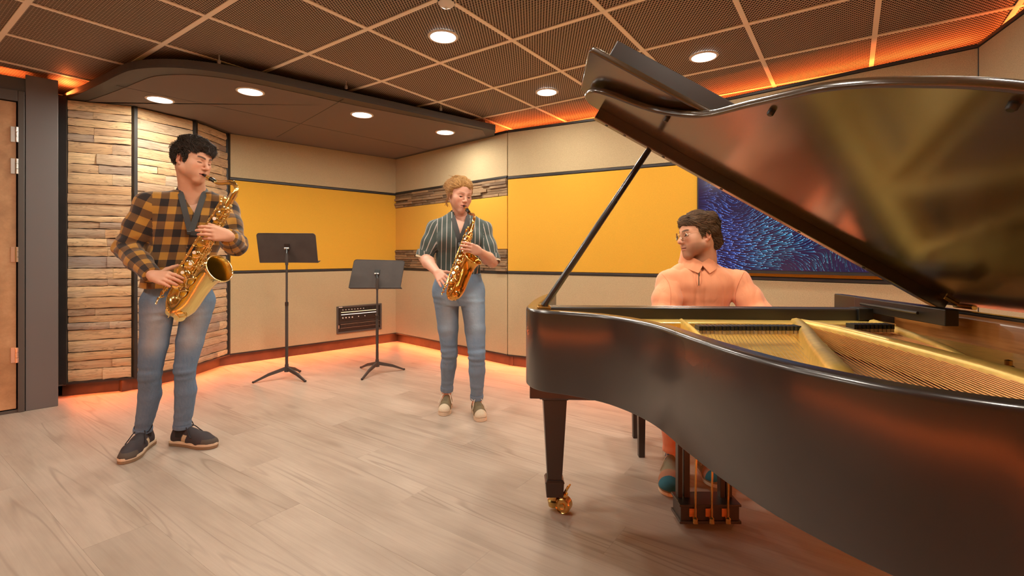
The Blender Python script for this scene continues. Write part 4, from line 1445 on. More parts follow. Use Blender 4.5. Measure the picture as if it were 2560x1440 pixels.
    C = mixc(C, 0.9 * sstep(0.0030, 0.0012, np.abs(z + 0.0690)) * sstep(0.026, 0.022, ax) * sstep(0.078, 0.083, y), (0.12, 0.03, 0.02))
    bz = 0.0215 + 0.006 * np.sin(np.clip((ax - 0.012) / 0.04, 0, 1) * 2.4) - 0.002
    bw = sstep(0.0062 - 0.0022 * fem, 0.0036 - 0.0016 * fem, np.abs(z - bz)) * sstep(0.008, 0.013, ax) * sstep(0.054, 0.046, ax) * sstep(0.045, 0.06, y)
    C = mixc(C, (0.55 if female else 0.92) * bw, brow)
    ey = np.abs(z + 0.0045) ; lash = sstep(0.0036, 0.0014, ey) * sstep(0.016, 0.020, ax) * sstep(0.048, 0.044, ax) * sstep(0.06, 0.068, y)
    C = mixc(C, 0.85 * lash, (0.05, 0.025, 0.018))
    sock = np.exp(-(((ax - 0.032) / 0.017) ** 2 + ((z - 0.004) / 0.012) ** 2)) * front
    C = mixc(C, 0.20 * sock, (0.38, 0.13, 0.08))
    W = V @ Pw[:3, :3].T + Pw[:3, 3]
    return W, Q, C


def pose_matrix(origin, fwd, roll=0.0):
    f = Vector(fwd).normalized()
    x = f.cross(Vector((0, 0, 1))).normalized()
    z = x.cross(f).normalized()
    if roll:
        Rm = Matrix.Rotation(roll, 3, f); x = Rm @ x; z = Rm @ z
    m = Matrix((x, f, z)).transposed().to_4x4(); m.translation = Vector(origin)
    return m


def hair_mesh(name, parent, pose, mat, seed, zmin, style, n=2600, grow=0.010, extra=None, step=0.010, nseg=6, rad=0.0011, lift=0.006, noise=0.25, cap_noise=0.004):
    """a cap following the skull plus tapered strands. zmin: (ys, zs) hairline; style(P) -> direction array, length array"""
    f = Field((-0.11, -0.15, -0.12), (0.11, 0.13, 0.16), 0.003)
    ys, zs = zmin
    c = np.array((0, -0.012, 0.032)); r = np.array((0.076, 0.098, 0.083)) + grow
    def cap(X, Y, Z):
        q = np.sqrt(((X - c[0]) / r[0]) ** 2 + ((Y - c[1]) / r[1]) ** 2 + ((Z - c[2]) / r[2]) ** 2)
        d = (q - 1) * r.min()
        return np.maximum(d, (np.interp(Y, ys, zs) - Z) * 0.8)
    f.add(cap, c - r, c + r, 0.004)
    if extra: extra(f)
    nz = fourier(seed, 110, 8)
    f.warp(lambda X, Y, Z: cap_noise * nz(X, Y, Z))
    V, Q = f.mesh()
    rg = np.random.default_rng(seed)
    G = np.stack(np.gradient(f.d, f.h), -1)
    def samp(A, p):
        g = np.clip((p - f.lo) / f.h, 0, np.array(f.d.shape) - 1.001); i = g.astype(int); t = g - i
        o = 0
        for a in (0, 1):
            for b in (0, 1):
                for e in (0, 1):
                    w_ = (t[:, 0] if a else 1 - t[:, 0]) * (t[:, 1] if b else 1 - t[:, 1]) * (t[:, 2] if e else 1 - t[:, 2])
                    q_ = A[i[:, 0] + a, i[:, 1] + b, i[:, 2] + e]
                    o = o + (q_ * w_[:, None] if q_.ndim == 2 else q_ * w_)
        return o
    def normal(p):
        g = samp(G, p); return g / (np.linalg.norm(g, axis=1)[:, None] + 1e-9)
    P = V[rg.integers(0, len(V), n)].astype(float) + rg.normal(size=(n, 3)) * 0.001
    P = P[P[:, 2] > np.interp(P[:, 1], ys, zs) - 0.001]; m = len(P)
    rl = rg.random(m)
    dr, ln = style(P, rg)
    dr = dr / (np.linalg.norm(dr, axis=1)[:, None] + 1e-9)
    clump = fourier(seed + 3, 70, 8); clump2 = fourier(seed + 4, 70, 8)
    jit = np.stack([clump(*P.T), clump2(*P.T), clump(*(P.T[::-1]))], 1) * noise + rg.normal(size=(m, 3)) * noise * 0.35
    pts = [P]; cur = P.copy(); d0 = dr + jit
    top_off = lift * (0.3 + rl ** 2) 
    for i in range(nseg):
        tt = (i + 1) / nseg
        nn = normal(cur)
        dv = d0 - nn * ((d0 * nn).sum(1))[:, None]
        dv /= np.linalg.norm(dv, axis=1)[:, None] + 1e-9
        cur = cur + dv * (ln / nseg)[:, None]
        nn = normal(cur); d_ = samp(f.d, cur)
        want = 0.0008 + top_off * math.sin(min(1.0, tt * 1.1) * 1.9)
        cur = cur + nn * (want - np.clip(d_, -0.02, 0.03))[:, None]
        pts.append(cur.copy())
    S = np.stack(pts, 1)                                   # m, k, 3
    k = S.shape[1]
    T = np.gradient(S, axis=1); T /= np.linalg.norm(T, axis=2)[:, :, None] + 1e-9
    Nn = normal(S.reshape(-1, 3)).reshape(S.shape)
    B = np.cross(T, Nn); B /= np.linalg.norm(B, axis=2)[:, :, None] + 1e-9
    U = np.cross(B, T)
    w = (rad * np.linspace(1.0, 0.15, k) ** 0.7)[None, :, None]
    ring = np.stack([S + B * w * 1.6, S + U * w, S - B * w * 1.6], 2)   # m,k,3,3
    SV = ring.reshape(-1, 3)
    base = (np.arange(m) * k * 3)[:, None, None]
    ii = np.arange(k - 1)[None, :, None] * 3; jj = np.arange(3)[None, None, :]
    a = base + ii + jj; b = base + ii + (jj + 1) % 3
    SQ = np.stack([a, b, b + 3, a + 3], -1).reshape(-1, 4)
    rnd = np.concatenate([np.full(len(V), 0.25), np.repeat(rg.random(m), k * 3)])
    AV = np.concatenate([V, SV]); AQ = np.concatenate([Q, SQ + len(V)])
    Pw = np.array(pose)
    W = AV @ Pw[:3, :3].T + Pw[:3, 3]
    return np_obj(name, W, AQ, mat, parent, {'rnd': np.stack([rnd, rnd, rnd], 1)})


def hand_prims(wrist, f, palm, thumb_side, curls, spread=0.0, scale=1.0, thumb=None, lens=(0.070, 0.078, 0.072, 0.056)):
    """list of (a, b, r1, r2) for a hand; f: pointing direction, palm: normal out of the palm, thumb_side: towards the index finger"""
    w = np.array(wrist, float); f = nrm(f); n = nrm(np.array(palm) - f * np.dot(palm, f)); t = nrm(np.array(thumb_side) - f * np.dot(thumb_side, f) - n * np.dot(thumb_side, n))
    s = scale; pr = []; tips = []
    offs = (0.030, 0.010, -0.010, -0.028); fl = (0.088, 0.092, 0.087, 0.078)
    for i in range(4):
        b = w + (f * fl[i] + t * offs[i]) * s - n * 0.004 * s
        pr.append((w + (f * 0.012 + t * offs[i] * 0.55) * s, b, 0.0155 * s, 0.0115 * s, 'palm'))
        d = nrm(f + t * spread * (1.5 - i))
        ang = 0; p = b; r = (0.0098, 0.0088, 0.0080, 0.0068)
        if i == 3: r = tuple(x * 0.88 for x in r)
        for j, frac in enumerate((0.46, 0.30, 0.24)):
            ang += curls[i][j]
            dd = d * math.cos(ang) + n * math.sin(ang)
            q = p + dd * lens[i] * frac * s
            pr.append((p, q, r[j] * s, r[j + 1] * s, 'finger%d' % i)); p = q
        tips.append(p)
    tb = w + (f * 0.026 + t * 0.024 + n * 0.008) * s
    td = nrm(f * 0.75 + t * 0.55 + n * 0.45) if thumb is None else nrm(thumb)
    p1 = tb + td * 0.040 * s; td2 = nrm(td + f * 0.35 + n * 0.2); p2 = p1 + td2 * 0.030 * s; p3 = p2 + td2 * 0.024 * s
    pr += [(w + f * 0.010 * s + t * 0.012 * s, tb, 0.016 * s, 0.0155 * s, 'palm'), (tb, p1, 0.0155 * s, 0.0115 * s, 'thumb'), (p1, p2, 0.0112 * s, 0.0098 * s, 'thumb'), (p2, p3, 0.0098 * s, 0.0080 * s, 'thumb')]
    return pr, tips


def arm_mesh(elbow, wrist, prims, r_el, r_wr, skin, h=0.0024, flat=None):
    pts = np.array([elbow, wrist] + [p[0] for p in prims] + [p[1] for p in prims])
    f = Field(pts.min(0) - 0.06, pts.max(0) + 0.06, h)
    e = np.array(elbow); w = np.array(wrist); m = e + (w - e) * 0.35
    f.chain([e, m, w], [r_el, r_el * 1.03, r_wr], 0.02)
    for (a, b, r1, r2, tg) in prims:
        if tg == 'palm': f.cone(a, b, r1, r2, 0.014)
    f2 = {}
    for (a, b, r1, r2, tg) in prims:
        if tg != 'palm': f.cone(a, b, r1, r2, 0.0045)
    V, Q = f.mesh(); V = relax(V, Q, 1, 0.35)
    C = np.tile(np.array(skin, np.float32), (len(V), 1))
    # redder finger tips and knuckles
    for (a, b, r1, r2, tg) in prims:
        if tg == 'palm': continue
        d = np.linalg.norm(V - np.array(b), axis=1)
        wgt = 0.30 * np.exp(-(d / 0.010) ** 2)
        C = C * (1 - wgt[:, None]) + np.array((0.72, 0.24, 0.15)) * wgt[:, None]
    # nails on the finger ends
    return V, Q, C.astype(np.float32)


def merge(parts):
    Vs, Qs, Cs = [], [], []; n = 0
    for (V, Q, C) in parts:
        Vs.append(V); Qs.append(Q + n); Cs.append(C); n += len(V)
    return np.concatenate(Vs), np.concatenate(Qs), np.concatenate(Cs)


def seg_coords(V, a, b, ref):
    """length along a->b, angle around it, distance from it"""
    a = np.array(a); b = np.array(b); ax = nrm(b - a); L = np.linalg.norm(b - a)
    x = nrm(np.array(ref) - ax * np.dot(ref, ax)); y = np.cross(ax, x)
    p = V - a; t = p @ ax; px = p @ x; py = p @ y
    tc = np.clip(t, 0, L)
    dist = np.linalg.norm(p - tc[:, None] * ax, axis=1)
    return t, np.arctan2(py, px), dist


def cloth_attr(V, Q, torso, rx, arms):
    """pattern coordinates per face corner: across/along the trunk, or around/along each sleeve"""
    rx = nrm((*rx, 0)); fx = np.array((-rx[1], rx[0], 0))
    c = np.array(torso); o = np.argsort(c[:, 0])
    zc = np.clip(V[:, 2], c[:, 0].min(), c[:, 0].max())
    cx = np.interp(zc, c[o, 0], c[o, 1]); cy = np.interp(zc, c[o, 0], c[o, 2])
    x = (V[:, 0] - cx) * rx[0] + (V[:, 1] - cy) * rx[1]
    out = np.stack([x * 1.08, V[:, 2], np.zeros(len(V))], 1)[Q]            # face, corner, 3
    F = V[Q].mean(1)
    for (pts, r, lim) in arms:
        pts = [np.array(p, float) for p in pts]
        best = np.full(len(F), 9.0); vbest = np.zeros(len(F)); uv = np.zeros((len(F), 4, 2)); L0 = 0; ref = -fx; prev = None
        for i in range(len(pts) - 1):
            ax = nrm(pts[i + 1] - pts[i]); L = np.linalg.norm(pts[i + 1] - pts[i])
            if prev is not None:
                q = Vector(prev).rotation_difference(Vector(ax)); ref = np.array(q @ Vector(ref))
            ref = nrm(ref - ax * np.dot(ref, ax)); prev = ax
            t, a, d = seg_coords(F, pts[i], pts[i + 1], ref)
            m = d < best
            if i:                                                          # split at the bisecting plane of the joint
                m = (d < 0.5) & ((F - pts[i]) @ nrm(ax + pax) > 0)
            best = np.where(m, d, best)
            tv, av, dv = seg_coords(V, pts[i], pts[i + 1], ref)
            if i: tv = np.maximum(tv, 0)
            if i < len(pts) - 2: tv = np.minimum(tv, L)
            av = av[Q]; av = np.where(av - a[:, None] > math.pi, av - 2 * math.pi, np.where(av - a[:, None] < -math.pi, av + 2 * math.pi, av))
            uv[m] = np.stack([av * r, L0 + tv[Q]], -1)[m]; vbest = np.where(m, L0 + np.clip(t, 0, L), vbest)
            L0 += L; pax = ax
        msk = lim(F, best, vbest)
        out[msk, :, :2] = uv[msk]
    return out.reshape(-1, 3)


def on_surface(V, Q, px, lift=0.0):
    """points of a surface seen along the given picture directions from the photographer's place"""
    from mathutils.bvhtree import BVHTree
    bt = BVHTree.FromPolygons([tuple(p) for p in V.tolist()], Q.tolist())
    out = []
    for (a, b) in px:
        d = Vector(((a - 1280.0) / F_PX, 1.0, -(b - 636.0) / F_PX)).normalized()
        p, n_, i_, t_ = bt.ray_cast(Vector((0, 0, CAM_H)), d)
        if p is not None: out.append(p - d * lift)
    return out


def ribbon(name, pts, normals, width, mat, parent, thick=0.0025):
    """flat band along pts; normals point away from the body"""
    P = [np.array(p, float) for p in pts]; vs = []; fs = []
    ws = width if isinstance(width, (list, tuple)) else [width] * len(P)
    for i, p in enumerate(P):
        t = nrm(P[min(i + 1, len(P) - 1)] - P[max(i - 1, 0)]); nn = nrm(normals[i]); s = nrm(np.cross(t, nn)); nn = np.cross(s, t)
        w = ws[i] / 2
        for (a, b) in ((-w, 0), (w, 0), (w, thick), (-w, thick)): vs.append(tuple(p + s * a + nn * b))
    for i in range(len(P) - 1):
        for j in range(4):
            fs.append((i * 4 + j, i * 4 + (j + 1) % 4, (i + 1) * 4 + (j + 1) % 4, (i + 1) * 4 + j))
    fs += [(0, 1, 2, 3), tuple(len(P) * 4 - 4 + k for k in (3, 2, 1, 0))]
    o = MB().add(vs, fs).build(name, mat, parent, smooth=50)
    bm = bmesh.new(); bm.from_mesh(o.data); bmesh.ops.recalc_face_normals(bm, faces=bm.faces); bm.to_mesh(o.data); bm.free()
    return o
# ------------------------------------------------------------------ shoes
def m_col(name, rough=0.8, bump=0.2):
    t = NT(name)
    a = t.attr('col'); co = t.coords()
    n1 = t.noise(co, 90, 4, 0.6)
    t.bs(color=t.mix(t.math('MULTIPLY', n1, 0.25), a.outputs['Color'], (0.05, 0.045, 0.04)), rough=rough, spec=0.2, normal=t.bump(t.noise(co, 350, 3), bump, 0.002))
    return t.m
M['shoe_upper'] = m_col('shoe_upper')
M['gum_sole'] = plain('gum_sole', (0.22, 0.155, 0.09), 0.7, var=0.15)
M['foxing'] = plain('foxing', (0.58, 0.49, 0.36), 0.7, var=0.15)
M['lace_dark'] = plain('lace_dark', (0.018, 0.017, 0.022), 0.85)
M['lace_light'] = plain('lace_light', (0.56, 0.48, 0.37), 0.85)
M['sock'] = plain('sock', (0.012, 0.012, 0.013), 0.9)


def shoe(person, heel, toe, W, style, label=None, pitch=0.0):
    heel = np.array(heel, float); toe = np.array(toe, float)
    x = toe - heel; L = np.linalg.norm(x); x /= L
    z = np.array((0, 0, 1.0)) - x * x[2]; z /= np.linalg.norm(z); y = np.cross(z, x)
    Rm = np.stack([x, y, z])                      # rows
    def w(p): return heel + np.asarray(p) @ Rm
    out = [(-0.004, 0.0), (0.01, 0.55), (0.06, 0.78), (0.25, 0.74), (0.45, 0.80), (0.68, 1.0), (0.84, 0.92), (0.95, 0.60), (1.0, 0.12)]
    half = spline(out, 4)
    poly = [(p[0] * L, p[1] * W / 2) for p in half] + [(p[0] * L, -p[1] * W / 2 * 0.97) for p in half[::-1]]
    root = None
    cols = style['cols']
    th = style.get('sole', 0.028)
    def layer(z0, z1, e, mat, nm, par):
        cx = L / 2
        pl = [(cx + (a - cx) * (1 + e), b * (1 + e * 2.2)) for a, b in poly]
        mb = MB().prism(pl, z0, z1)
        mb.v = [tuple(w(v)) for v in mb.v]
        o = mb.build(nm, mat, par, smooth=None, bevel=0.004)
        bm = bmesh.new(); bm.from_mesh(o.data); bmesh.ops.recalc_face_normals(bm, faces=bm.faces); bm.to_mesh(o.data); bm.free()
        return o
    f = Field((-0.03, -W, -0.01), (L + 0.03, W, 0.16), 0.0028)
    hw = W / 2
    f.chain([(0.14 * L, 0, 0.05), (0.45 * L, 0, 0.052), (0.70 * L, 0, 0.034), (0.86 * L, 0, 0.026)], [hw * 0.70, hw * 0.78, hw * 0.86, hw * 0.70], 0.03)
    f.ell((0.84 * L, 0, 0.026), (0.15 * L, hw * 0.84, 0.030), 0.02)
    f.chain([(0.13 * L, 0, 0.040), (0.15 * L, 0, style.get('collar', 0.085))], [hw * 0.70, hw * 0.66], 0.02)
    f.cone((0.50 * L, 0, 0.070), (0.24 * L, 0, style.get('tongue', 0.108)), hw * 0.42, hw * 0.48, 0.02)
    f.ell((0.17 * L, 0, style.get('collar', 0.085) + 0.034), (hw * 0.62 + 0.012, hw * 0.62, 0.034), 0.006, sub=True)
    f.add(lambda X, Y, Z: Z - th + 0.004 + 0 * X + 0 * Y, (-0.1, -0.2, -0.2), (L + 0.1, 0.2, th), 0.003, sub=True)
    nz = fourier(5, 60, 6); f.warp(lambda X, Y, Z: 0.0012 * nz(X, Y, Z))
    V, Q = f.mesh()
    C = cols(V[:, 0] / L, V[:, 1] / hw, V[:, 2])
    up = np_obj('shoe', w(V), Q, M['shoe_upper'], person, {'col': C})
    if label: up['label'] = label
    layer(0.0, th * 0.9, 0.012, M[style['sole_mat']], 'sole', up)
    if style.get('fox'): layer(th * 0.55, th * 1.15, 0.016, M[style['fox']], 'foxing_strip', up)
    mb = MB()
    lw = style.get('lace_r', 0.0028)
    nl = style.get('rows', 5)
    for i in range(nl):
        a = i / (nl - 1)
        xx = (0.60 - 0.30 * a) * L; zz = 0.070 + 0.040 * a + style.get('lz', 0.0)
        ww = hw * (0.36 + 0.06 * a)
        off = 0.020 if i < nl - 1 else 0
        pts = [(xx, -ww, zz - 0.016), (xx - off * 0.5, 0, zz + 0.004), (xx - off, ww, zz - 0.014)]
        mb.tube([w(p) for p in spline(pts, 4)], lw, 5)
        pts = [(xx, ww, zz - 0.016), (xx - off * 0.5, 0, zz + 0.003), (xx - off, -ww, zz - 0.014)]
        mb.tube([w(p) for p in spline(pts, 4)], lw, 5)
    xx, zz = 0.29 * L, 0.112 + style.get('lz', 0.0)
    for s in (-1, 1):
        loop = [(xx, 0, zz), (xx + 0.01, s * 0.02, zz + 0.028), (xx - 0.012, s * 0.045, zz + 0.014 + style.get('bow', 0)), (xx + 0.02, s * 0.035, zz - 0.006), (xx, 0, zz)]
        mb.tube([w(p) for p in spline(loop, 5)], lw, 5)
        tail = [(xx, 0, zz), (xx + 0.03, s * 0.025, zz + 0.002), (xx + 0.065, s * 0.042, zz - 0.030), (xx + 0.085, s * 0.050, zz - 0.048)]
        mb.tube([w(p) for p in spline(tail, 5)], lw, 5)
    mb.build('laces', M[style['lace']], up, smooth=60)
    return up


def cols_man(x, y, z):
    C = np.tile(np.array((0.045, 0.040, 0.046), np.float32), (len(x), 1))
    st = (x > 0.30) & (x < 0.46) & (np.abs(y) > 0.45) & (z < 0.075) & (np.abs((x - 0.38) - (z - 0.05) * 1.2) < 0.055)
    C[st] = (0.55, 0.45, 0.30)
    toe = (x > 0.80) & (z < 0.055); C[toe] = (0.085, 0.070, 0.058)
    C[(x < 0.03) & (z > 0.06)] = (0.45, 0.38, 0.28)
    return C


def cols_woman(x, y, z):
    C = np.tile(np.array((0.175, 0.140, 0.080), np.float32), (len(x), 1))
    C[(x > 0.80)] = (0.62, 0.53, 0.39)
    t = (np.abs(y) < 0.30) & (x > 0.3) & (x < 0.62); C[t] = (0.14, 0.11, 0.065)
    return C


def cols_pianist(x, y, z):
    C = np.tile(np.array((0.27, 0.235, 0.15), np.float32), (len(x), 1))
    C[(x > 0.82)] = (0.030, 0.16, 0.22)
    C[(x > 0.66) & (x <= 0.82)] = (0.42, 0.20, 0.12)
    C[(x < 0.36) & (z > 0.085) & (np.abs(y) < 0.6)] = (0.09, 0.12, 0.25)
    return C
ST_MAN = dict(cols=cols_man, sole_mat='gum_sole', fox='foxing', lace='lace_dark', lace_r=0.0030, bow=0.012)
ST_WOMAN = dict(cols=cols_woman, sole_mat='foxing', fox=None, lace='lace_light', lace_r=0.0028, sole=0.030, collar=0.075, tongue=0.100)
ST_PIANO = dict(cols=cols_pianist, sole_mat='foxing', fox='gum_sole', lace='lace_light', lace_r=0.0026, collar=0.085, tongue=0.120, rows=6, lz=0.004)


def trousers(name, person, hips, rx, legs, mat, seed, knee_z, h=0.005, fade=True, cuffs=None, amp=0.0022, waist_p=2.5, rotf=None):
    """hips: torso sections; legs: list of ([pts], [radii])"""
    pts = np.array([p for L in legs for p in L[0]])
    S = np.array(hips)
    lo = np.minimum(pts.min(0) - 0.12, (S[:, 1].min() - 0.26, S[:, 2].min() - 0.26, S[:, 0].min() - 0.02))
    hi = np.maximum(pts.max(0) + 0.12, (S[:, 1].max() + 0.26, S[:, 2].max() + 0.26, S[:, 0].max() + 0.02))
    lo[2] = min(p[2] for p in pts) - 0.02
    f = Field(lo, hi, h)
    f.torso(hips, rx, 0.02, waist_p)
    for (P, rs) in legs: f.chain(P, rs, 0.014)
    for (P, rs) in legs:                      # cut the legs square at the ankle
        e = np.array(P[-1]); d = nrm(e - np.array(P[-2])); c0 = e
        f.add(lambda X, Y, Z, e=e, d=d: np.maximum(-((X - e[0]) * d[0] + (Y - e[1]) * d[1] + (Z - e[2]) * d[2]), np.sqrt((X - e[0]) ** 2 + (Y - e[1]) ** 2 + (Z - e[2]) ** 2) - 0.13), e - 0.13, e + 0.13, 0.004, sub=True)
    n1 = fourier(seed, 38, 9, (1, 1, 0.55)); n2 = fourier(seed + 1, 58, 9, (0.45, 0.45, 2.6))
    kz = knee_z
    f.warp(lambda X, Y, Z: amp * n1(X, Y, Z) + 0.0030 * n2(X, Y, Z) * (np.exp(-((Z - kz) / 0.06) ** 2) + 0.9 * np.exp(-((Z - 0.14) / 0.07) ** 2) + 0.5 * np.exp(-((Z - 0.80) / 0.07) ** 2)))
    V, Q = f.mesh(); V = relax(V, Q, 1, 0.3)
    z = V[:, 2]
    w = np.zeros(len(V))
    if fade:
        for (P, rs) in legs:
            a, b = np.array(P[0]), np.array(P[1])
            t, ang, dist = seg_coords(V, a, b, np.array((rx[1], -rx[0], 0)))
            L = np.linalg.norm(b - a)
            w = np.maximum(w, np.exp(-(ang / 0.75) ** 2) * sstep(-0.05, 0.10, t) * sstep(L + 0.10, L - 0.02, t) * (dist < 0.14))
    return np_obj(name, V, Q, mat, person, {'pat': np.stack([w, w, w], 1)})


def band_ring(name, c, d, r, w, mat, parent, squash=1.0):
    """short tube round a limb: cuff"""
    Mx = axis_matrix(c, d)
    return MB().lathe([(r * 0.96, -w / 2), (r * 1.03, -w / 2), (r * 1.05, 0), (r * 1.03, w / 2), (r * 0.96, w / 2)], Mx, 28, caps=False).build(name, mat, parent, smooth=60)

SKIN_M = (0.63, 0.335, 0.215); SKIN_W = (0.66, 0.36, 0.255); SKIN_P = (0.62, 0.315, 0.195)

# ------------------------------------------------------------------ the man with the tenor saxophone
def build_man():
    rx = (0.833, 0.553); fw = np.array((0.553, -0.833, 0)); rxv = np.array((*rx, 0))
    person = thing('person', (-2.08, 2.87, 0), 'young man in a yellow and black plaid shirt and blue jeans playing a large saxophone', 'person')
    shR = np.array((-2.075, 2.760, 1.435)); elR = np.array(at(316, 622, 2.72)); wrR = np.array(at(382, 690, 2.565))
    shL = np.array((-1.765, 2.960, 1.428)); elL = np.array(at(588, 612, 2.80)); wrL = np.array(at(571, 590, 2.585))
    hipc = np.array((-1.995, 2.880)); hp = np.array(at(482, 400, 2.80))
    head_c = Vector(at(481, 401, 2.80)); hf = Vector((0.965, -0.20, -0.20)).normalized()
    pose = pose_matrix(head_c, hf, roll=R(-3))
    # head size a little above the template
    pose = pose @ Matrix.Scale(1.02, 4)
    neck = [at(478, 452, 2.83), at(481, 478, 2.855), at(476, 520, 2.865)]
    parts = [head_mesh(pose, [tuple(p) for p in neck], [0.058, 0.062, 0.075], SKIN_M, (0.58, 0.20, 0.14), (0.035, 0.022, 0.016), mouth_open=1.0)]
    # hands: right hand on the lower stack, left hand on the upper stack
    view = nrm(np.array((-1.9, 2.62, 0.0)))
    fR = nrm(np.array(at(462, 706, 2.50)) - wrR)
    prR, tipsR = hand_prims(wrR, fR, view * 0.9 + np.array((0.1, 0, -0.35)), np.array((0.35, 0.0, 0.9)),
                            [(0.35, 0.35, 0.2), (0.28, 0.35, 0.2), (0.22, 0.35, 0.2), (0.15, 0.3, 0.2)], spread=0.05, scale=1.04, thumb=nrm(view * 0.8 + fR * 0.6 + np.array((0, 0, 0.4))))
    parts.append(arm_mesh(elR, wrR, prR, 0.040, 0.027, SKIN_M))
    fL = nrm(np.array(at(528, 583, 2.50)) - wrL)
    prL, tipsL = hand_prims(wrL, fL, view * 0.95 + np.array((-0.1, 0, -0.1)), np.array((0, 0, 1.0)),
                            [(0.35, 0.6, 0.4), (0.35, 0.6, 0.4), (0.35, 0.6, 0.4), (0.45, 0.6, 0.4)], spread=0.0, scale=1.0, thumb=nrm(view * 0.9 + fL * 0.5 + np.array((0, 0, 0.3))))
    parts.append(arm_mesh(elL, wrL, prL, 0.040, 0.027, SKIN_M))
    # hidden core so that the body is one figure
    tor = [(0.958, -1.998, 2.882, 0.192, 0.140), (1.08, -1.985, 2.880, 0.176, 0.124), (1.22, -1.955, 2.880, 0.182, 0.120), (1.34, -1.930, 2.872, 0.192, 0.124),
           (1.42, -1.915, 2.868, 0.172, 0.100), (1.475, -1.905, 2.866, 0.105, 0.072), (1.515, -1.900, 2.862, 0.078, 0.066)]
    f = Field((-2.5, 2.5, 0.05), (-1.4, 3.2, 1.56), 0.007)
    core = [(z, x, y, a - 0.020, b - 0.016) for (z, x, y, a, b) in tor]
    f.torso(core, rx, 0.02)
    hR = np.array((-2.075, 2.835, 0.90)); hL = np.array((-1.912, 2.935, 0.895))
    kR = np.array((-2.110, 2.800, 0.455)); kL = np.array((-1.955, 2.870, 0.465)); aR = np.array((-2.190, 2.860, 0.085)); aL = np.array((-1.990, 2.905, 0.088))
    for (a, b, c) in ((hR, kR, aR), (hL, kL, aL)): f.chain([a, b, c], [0.055, 0.034, 0.030], 0.02)
    for (a, b) in ((shR, elR), (shL, elL)): f.cone(a, b, 0.045, 0.036, 0.02)
    V, Q = f.mesh(); parts.append((V, Q, np.tile(np.array(SKIN_M, np.float32), (len(V), 1))))
    V, Q, C = merge(parts)
    np_obj('body', V, Q, M['skin'], person, {'col': C})

    # shirt
    f = Field((-2.42, 2.40, 0.90), (-1.42, 3.25, 1.58), 0.0042)
    f.torso(tor, rx, 0.02, 2.3)
    f.cone(np.array((-1.985, 2.82, 1.462)), shR, 0.062, 0.068, 0.05); f.cone(np.array((-1.83, 2.915, 1.458)), shL, 0.062, 0.066, 0.05)
    wR = wrR + nrm(elR - wrR) * 0.012; wL = wrL + nrm(elL - wrL) * 0.020
    f.chain([shR, shR + (elR - shR) * 0.5, elR], [0.074, 0.066, 0.058], 0.035)
    f.chain([elR, elR + (wR - elR) * 0.5, wR], [0.060, 0.056, 0.042], 0.025)
    f.chain([shL, shL + (elL - shL) * 0.5, elL], [0.072, 0.064, 0.056], 0.035)
    f.chain([elL, elL + (wL - elL) * 0.5, wL], [0.060, 0.058, 0.045], 0.025)
    # V opening at the neck
    cN = np.array((-1.905, 2.866)); 
    def vee(X, Y, Z):
        x = (X - cN[0]) * rx[0] + (Y - cN[1]) * rx[1]; y = (X - cN[0]) * fw[0] + (Y - cN[1]) * fw[1]
        wv = np.clip((Z - 1.375) * 0.45, 0, 0.052)
        return np.maximum(np.maximum((np.abs(x - 0.012) - wv), 0.035 - y), 1.375 - Z)
    f.add(vee, (-2.05, 2.68, 1.37), (-1.75, 3.0, 1.54), 0.004, sub=True)
    # square cut ends of the cuffs
    for (e, d) in ((wR, nrm(wrR - elR)), (wL, nrm(wrL - elL))):
        f.add(lambda X, Y, Z, e=e, d=d: np.maximum(-((X - e[0]) * d[0] + (Y - e[1]) * d[1] + (Z - e[2]) * d[2]), np.sqrt((X - e[0]) ** 2 + (Y - e[1]) ** 2 + (Z - e[2]) ** 2) - 0.07), e - 0.07, e + 0.07, 0.004, sub=True)
    n1 = fourier(21, 42, 9); n2 = fourier(22, 75, 9, (1, 1, 1.6)); n3 = fourier(23, 30, 8, (0.6, 0.6, 2.4))
    def folds(X, Y, Z):
        de = np.minimum(np.sqrt((X - elR[0]) ** 2 + (Y - elR[1]) ** 2 + (Z - elR[2]) ** 2), np.sqrt((X - elL[0]) ** 2 + (Y - elL[1]) ** 2 + (Z - elL[2]) ** 2))
        return 0.0030 * n1(X, Y, Z) + 0.0055 * n2(X, Y, Z) * np.exp(-(de / 0.12) ** 2) + 0.0055 * n3(X, Y, Z) * np.exp(-((Z - 1.02) / 0.10) ** 2)
    f.warp(folds)
    V, Q = f.mesh(); V = relax(V, Q, 1, 0.3)
    def limR(V, d, v): return ((V - shR) @ (-rxv) > -0.012) & (d < 0.115) | ((d < 0.075) & (v > 0.20))
    def limL(V, d, v): return ((V - shL) @ rxv > -0.012) & (d < 0.115) | ((d < 0.075) & (v > 0.20))
    pat = cloth_attr(V, Q, tor, rx, [([shR, elR, wR], 0.062, limR), ([shL, elL, wL], 0.062, limL)])
    pat[:, 0] += 0.030; pat[:, 1] += 0.012
    shirt = np_obj('shirt', V, Q, M['plaid'], person, {'pat': pat})
    # collar: a turned-down band open at the throat
    for s in (-1, 1):
        pts = []; nn = []; wd = []
        for i in range(9):
            a = math.pi * (0.02 + 0.70 * i / 8)          # from the nape round to the throat
            x = math.sin(a) * 0.072 * s; y = -math.cos(a) * 0.072
            zz = 1.538 - 0.052 * (i / 8) ** 1.6
            p = np.array((-1.902, 2.862, zz)) + rxv * (x + 0.006) + fw * (y + 0.004)
            pts.append(p); nn.append(rxv * math.sin(a) * s + fw * (-math.cos(a)) + np.array((0, 0, 0.75))); wd.append(0.045 + 0.016 * (i / 8))
        o = ribbon('collar', pts, nn, wd, M['plaid'], shirt, 0.004)
        vv = np.array([v.co[:] for v in o.data.vertices])
        at_ = o.data.attributes.new('pat', 'FLOAT_VECTOR', 'POINT')
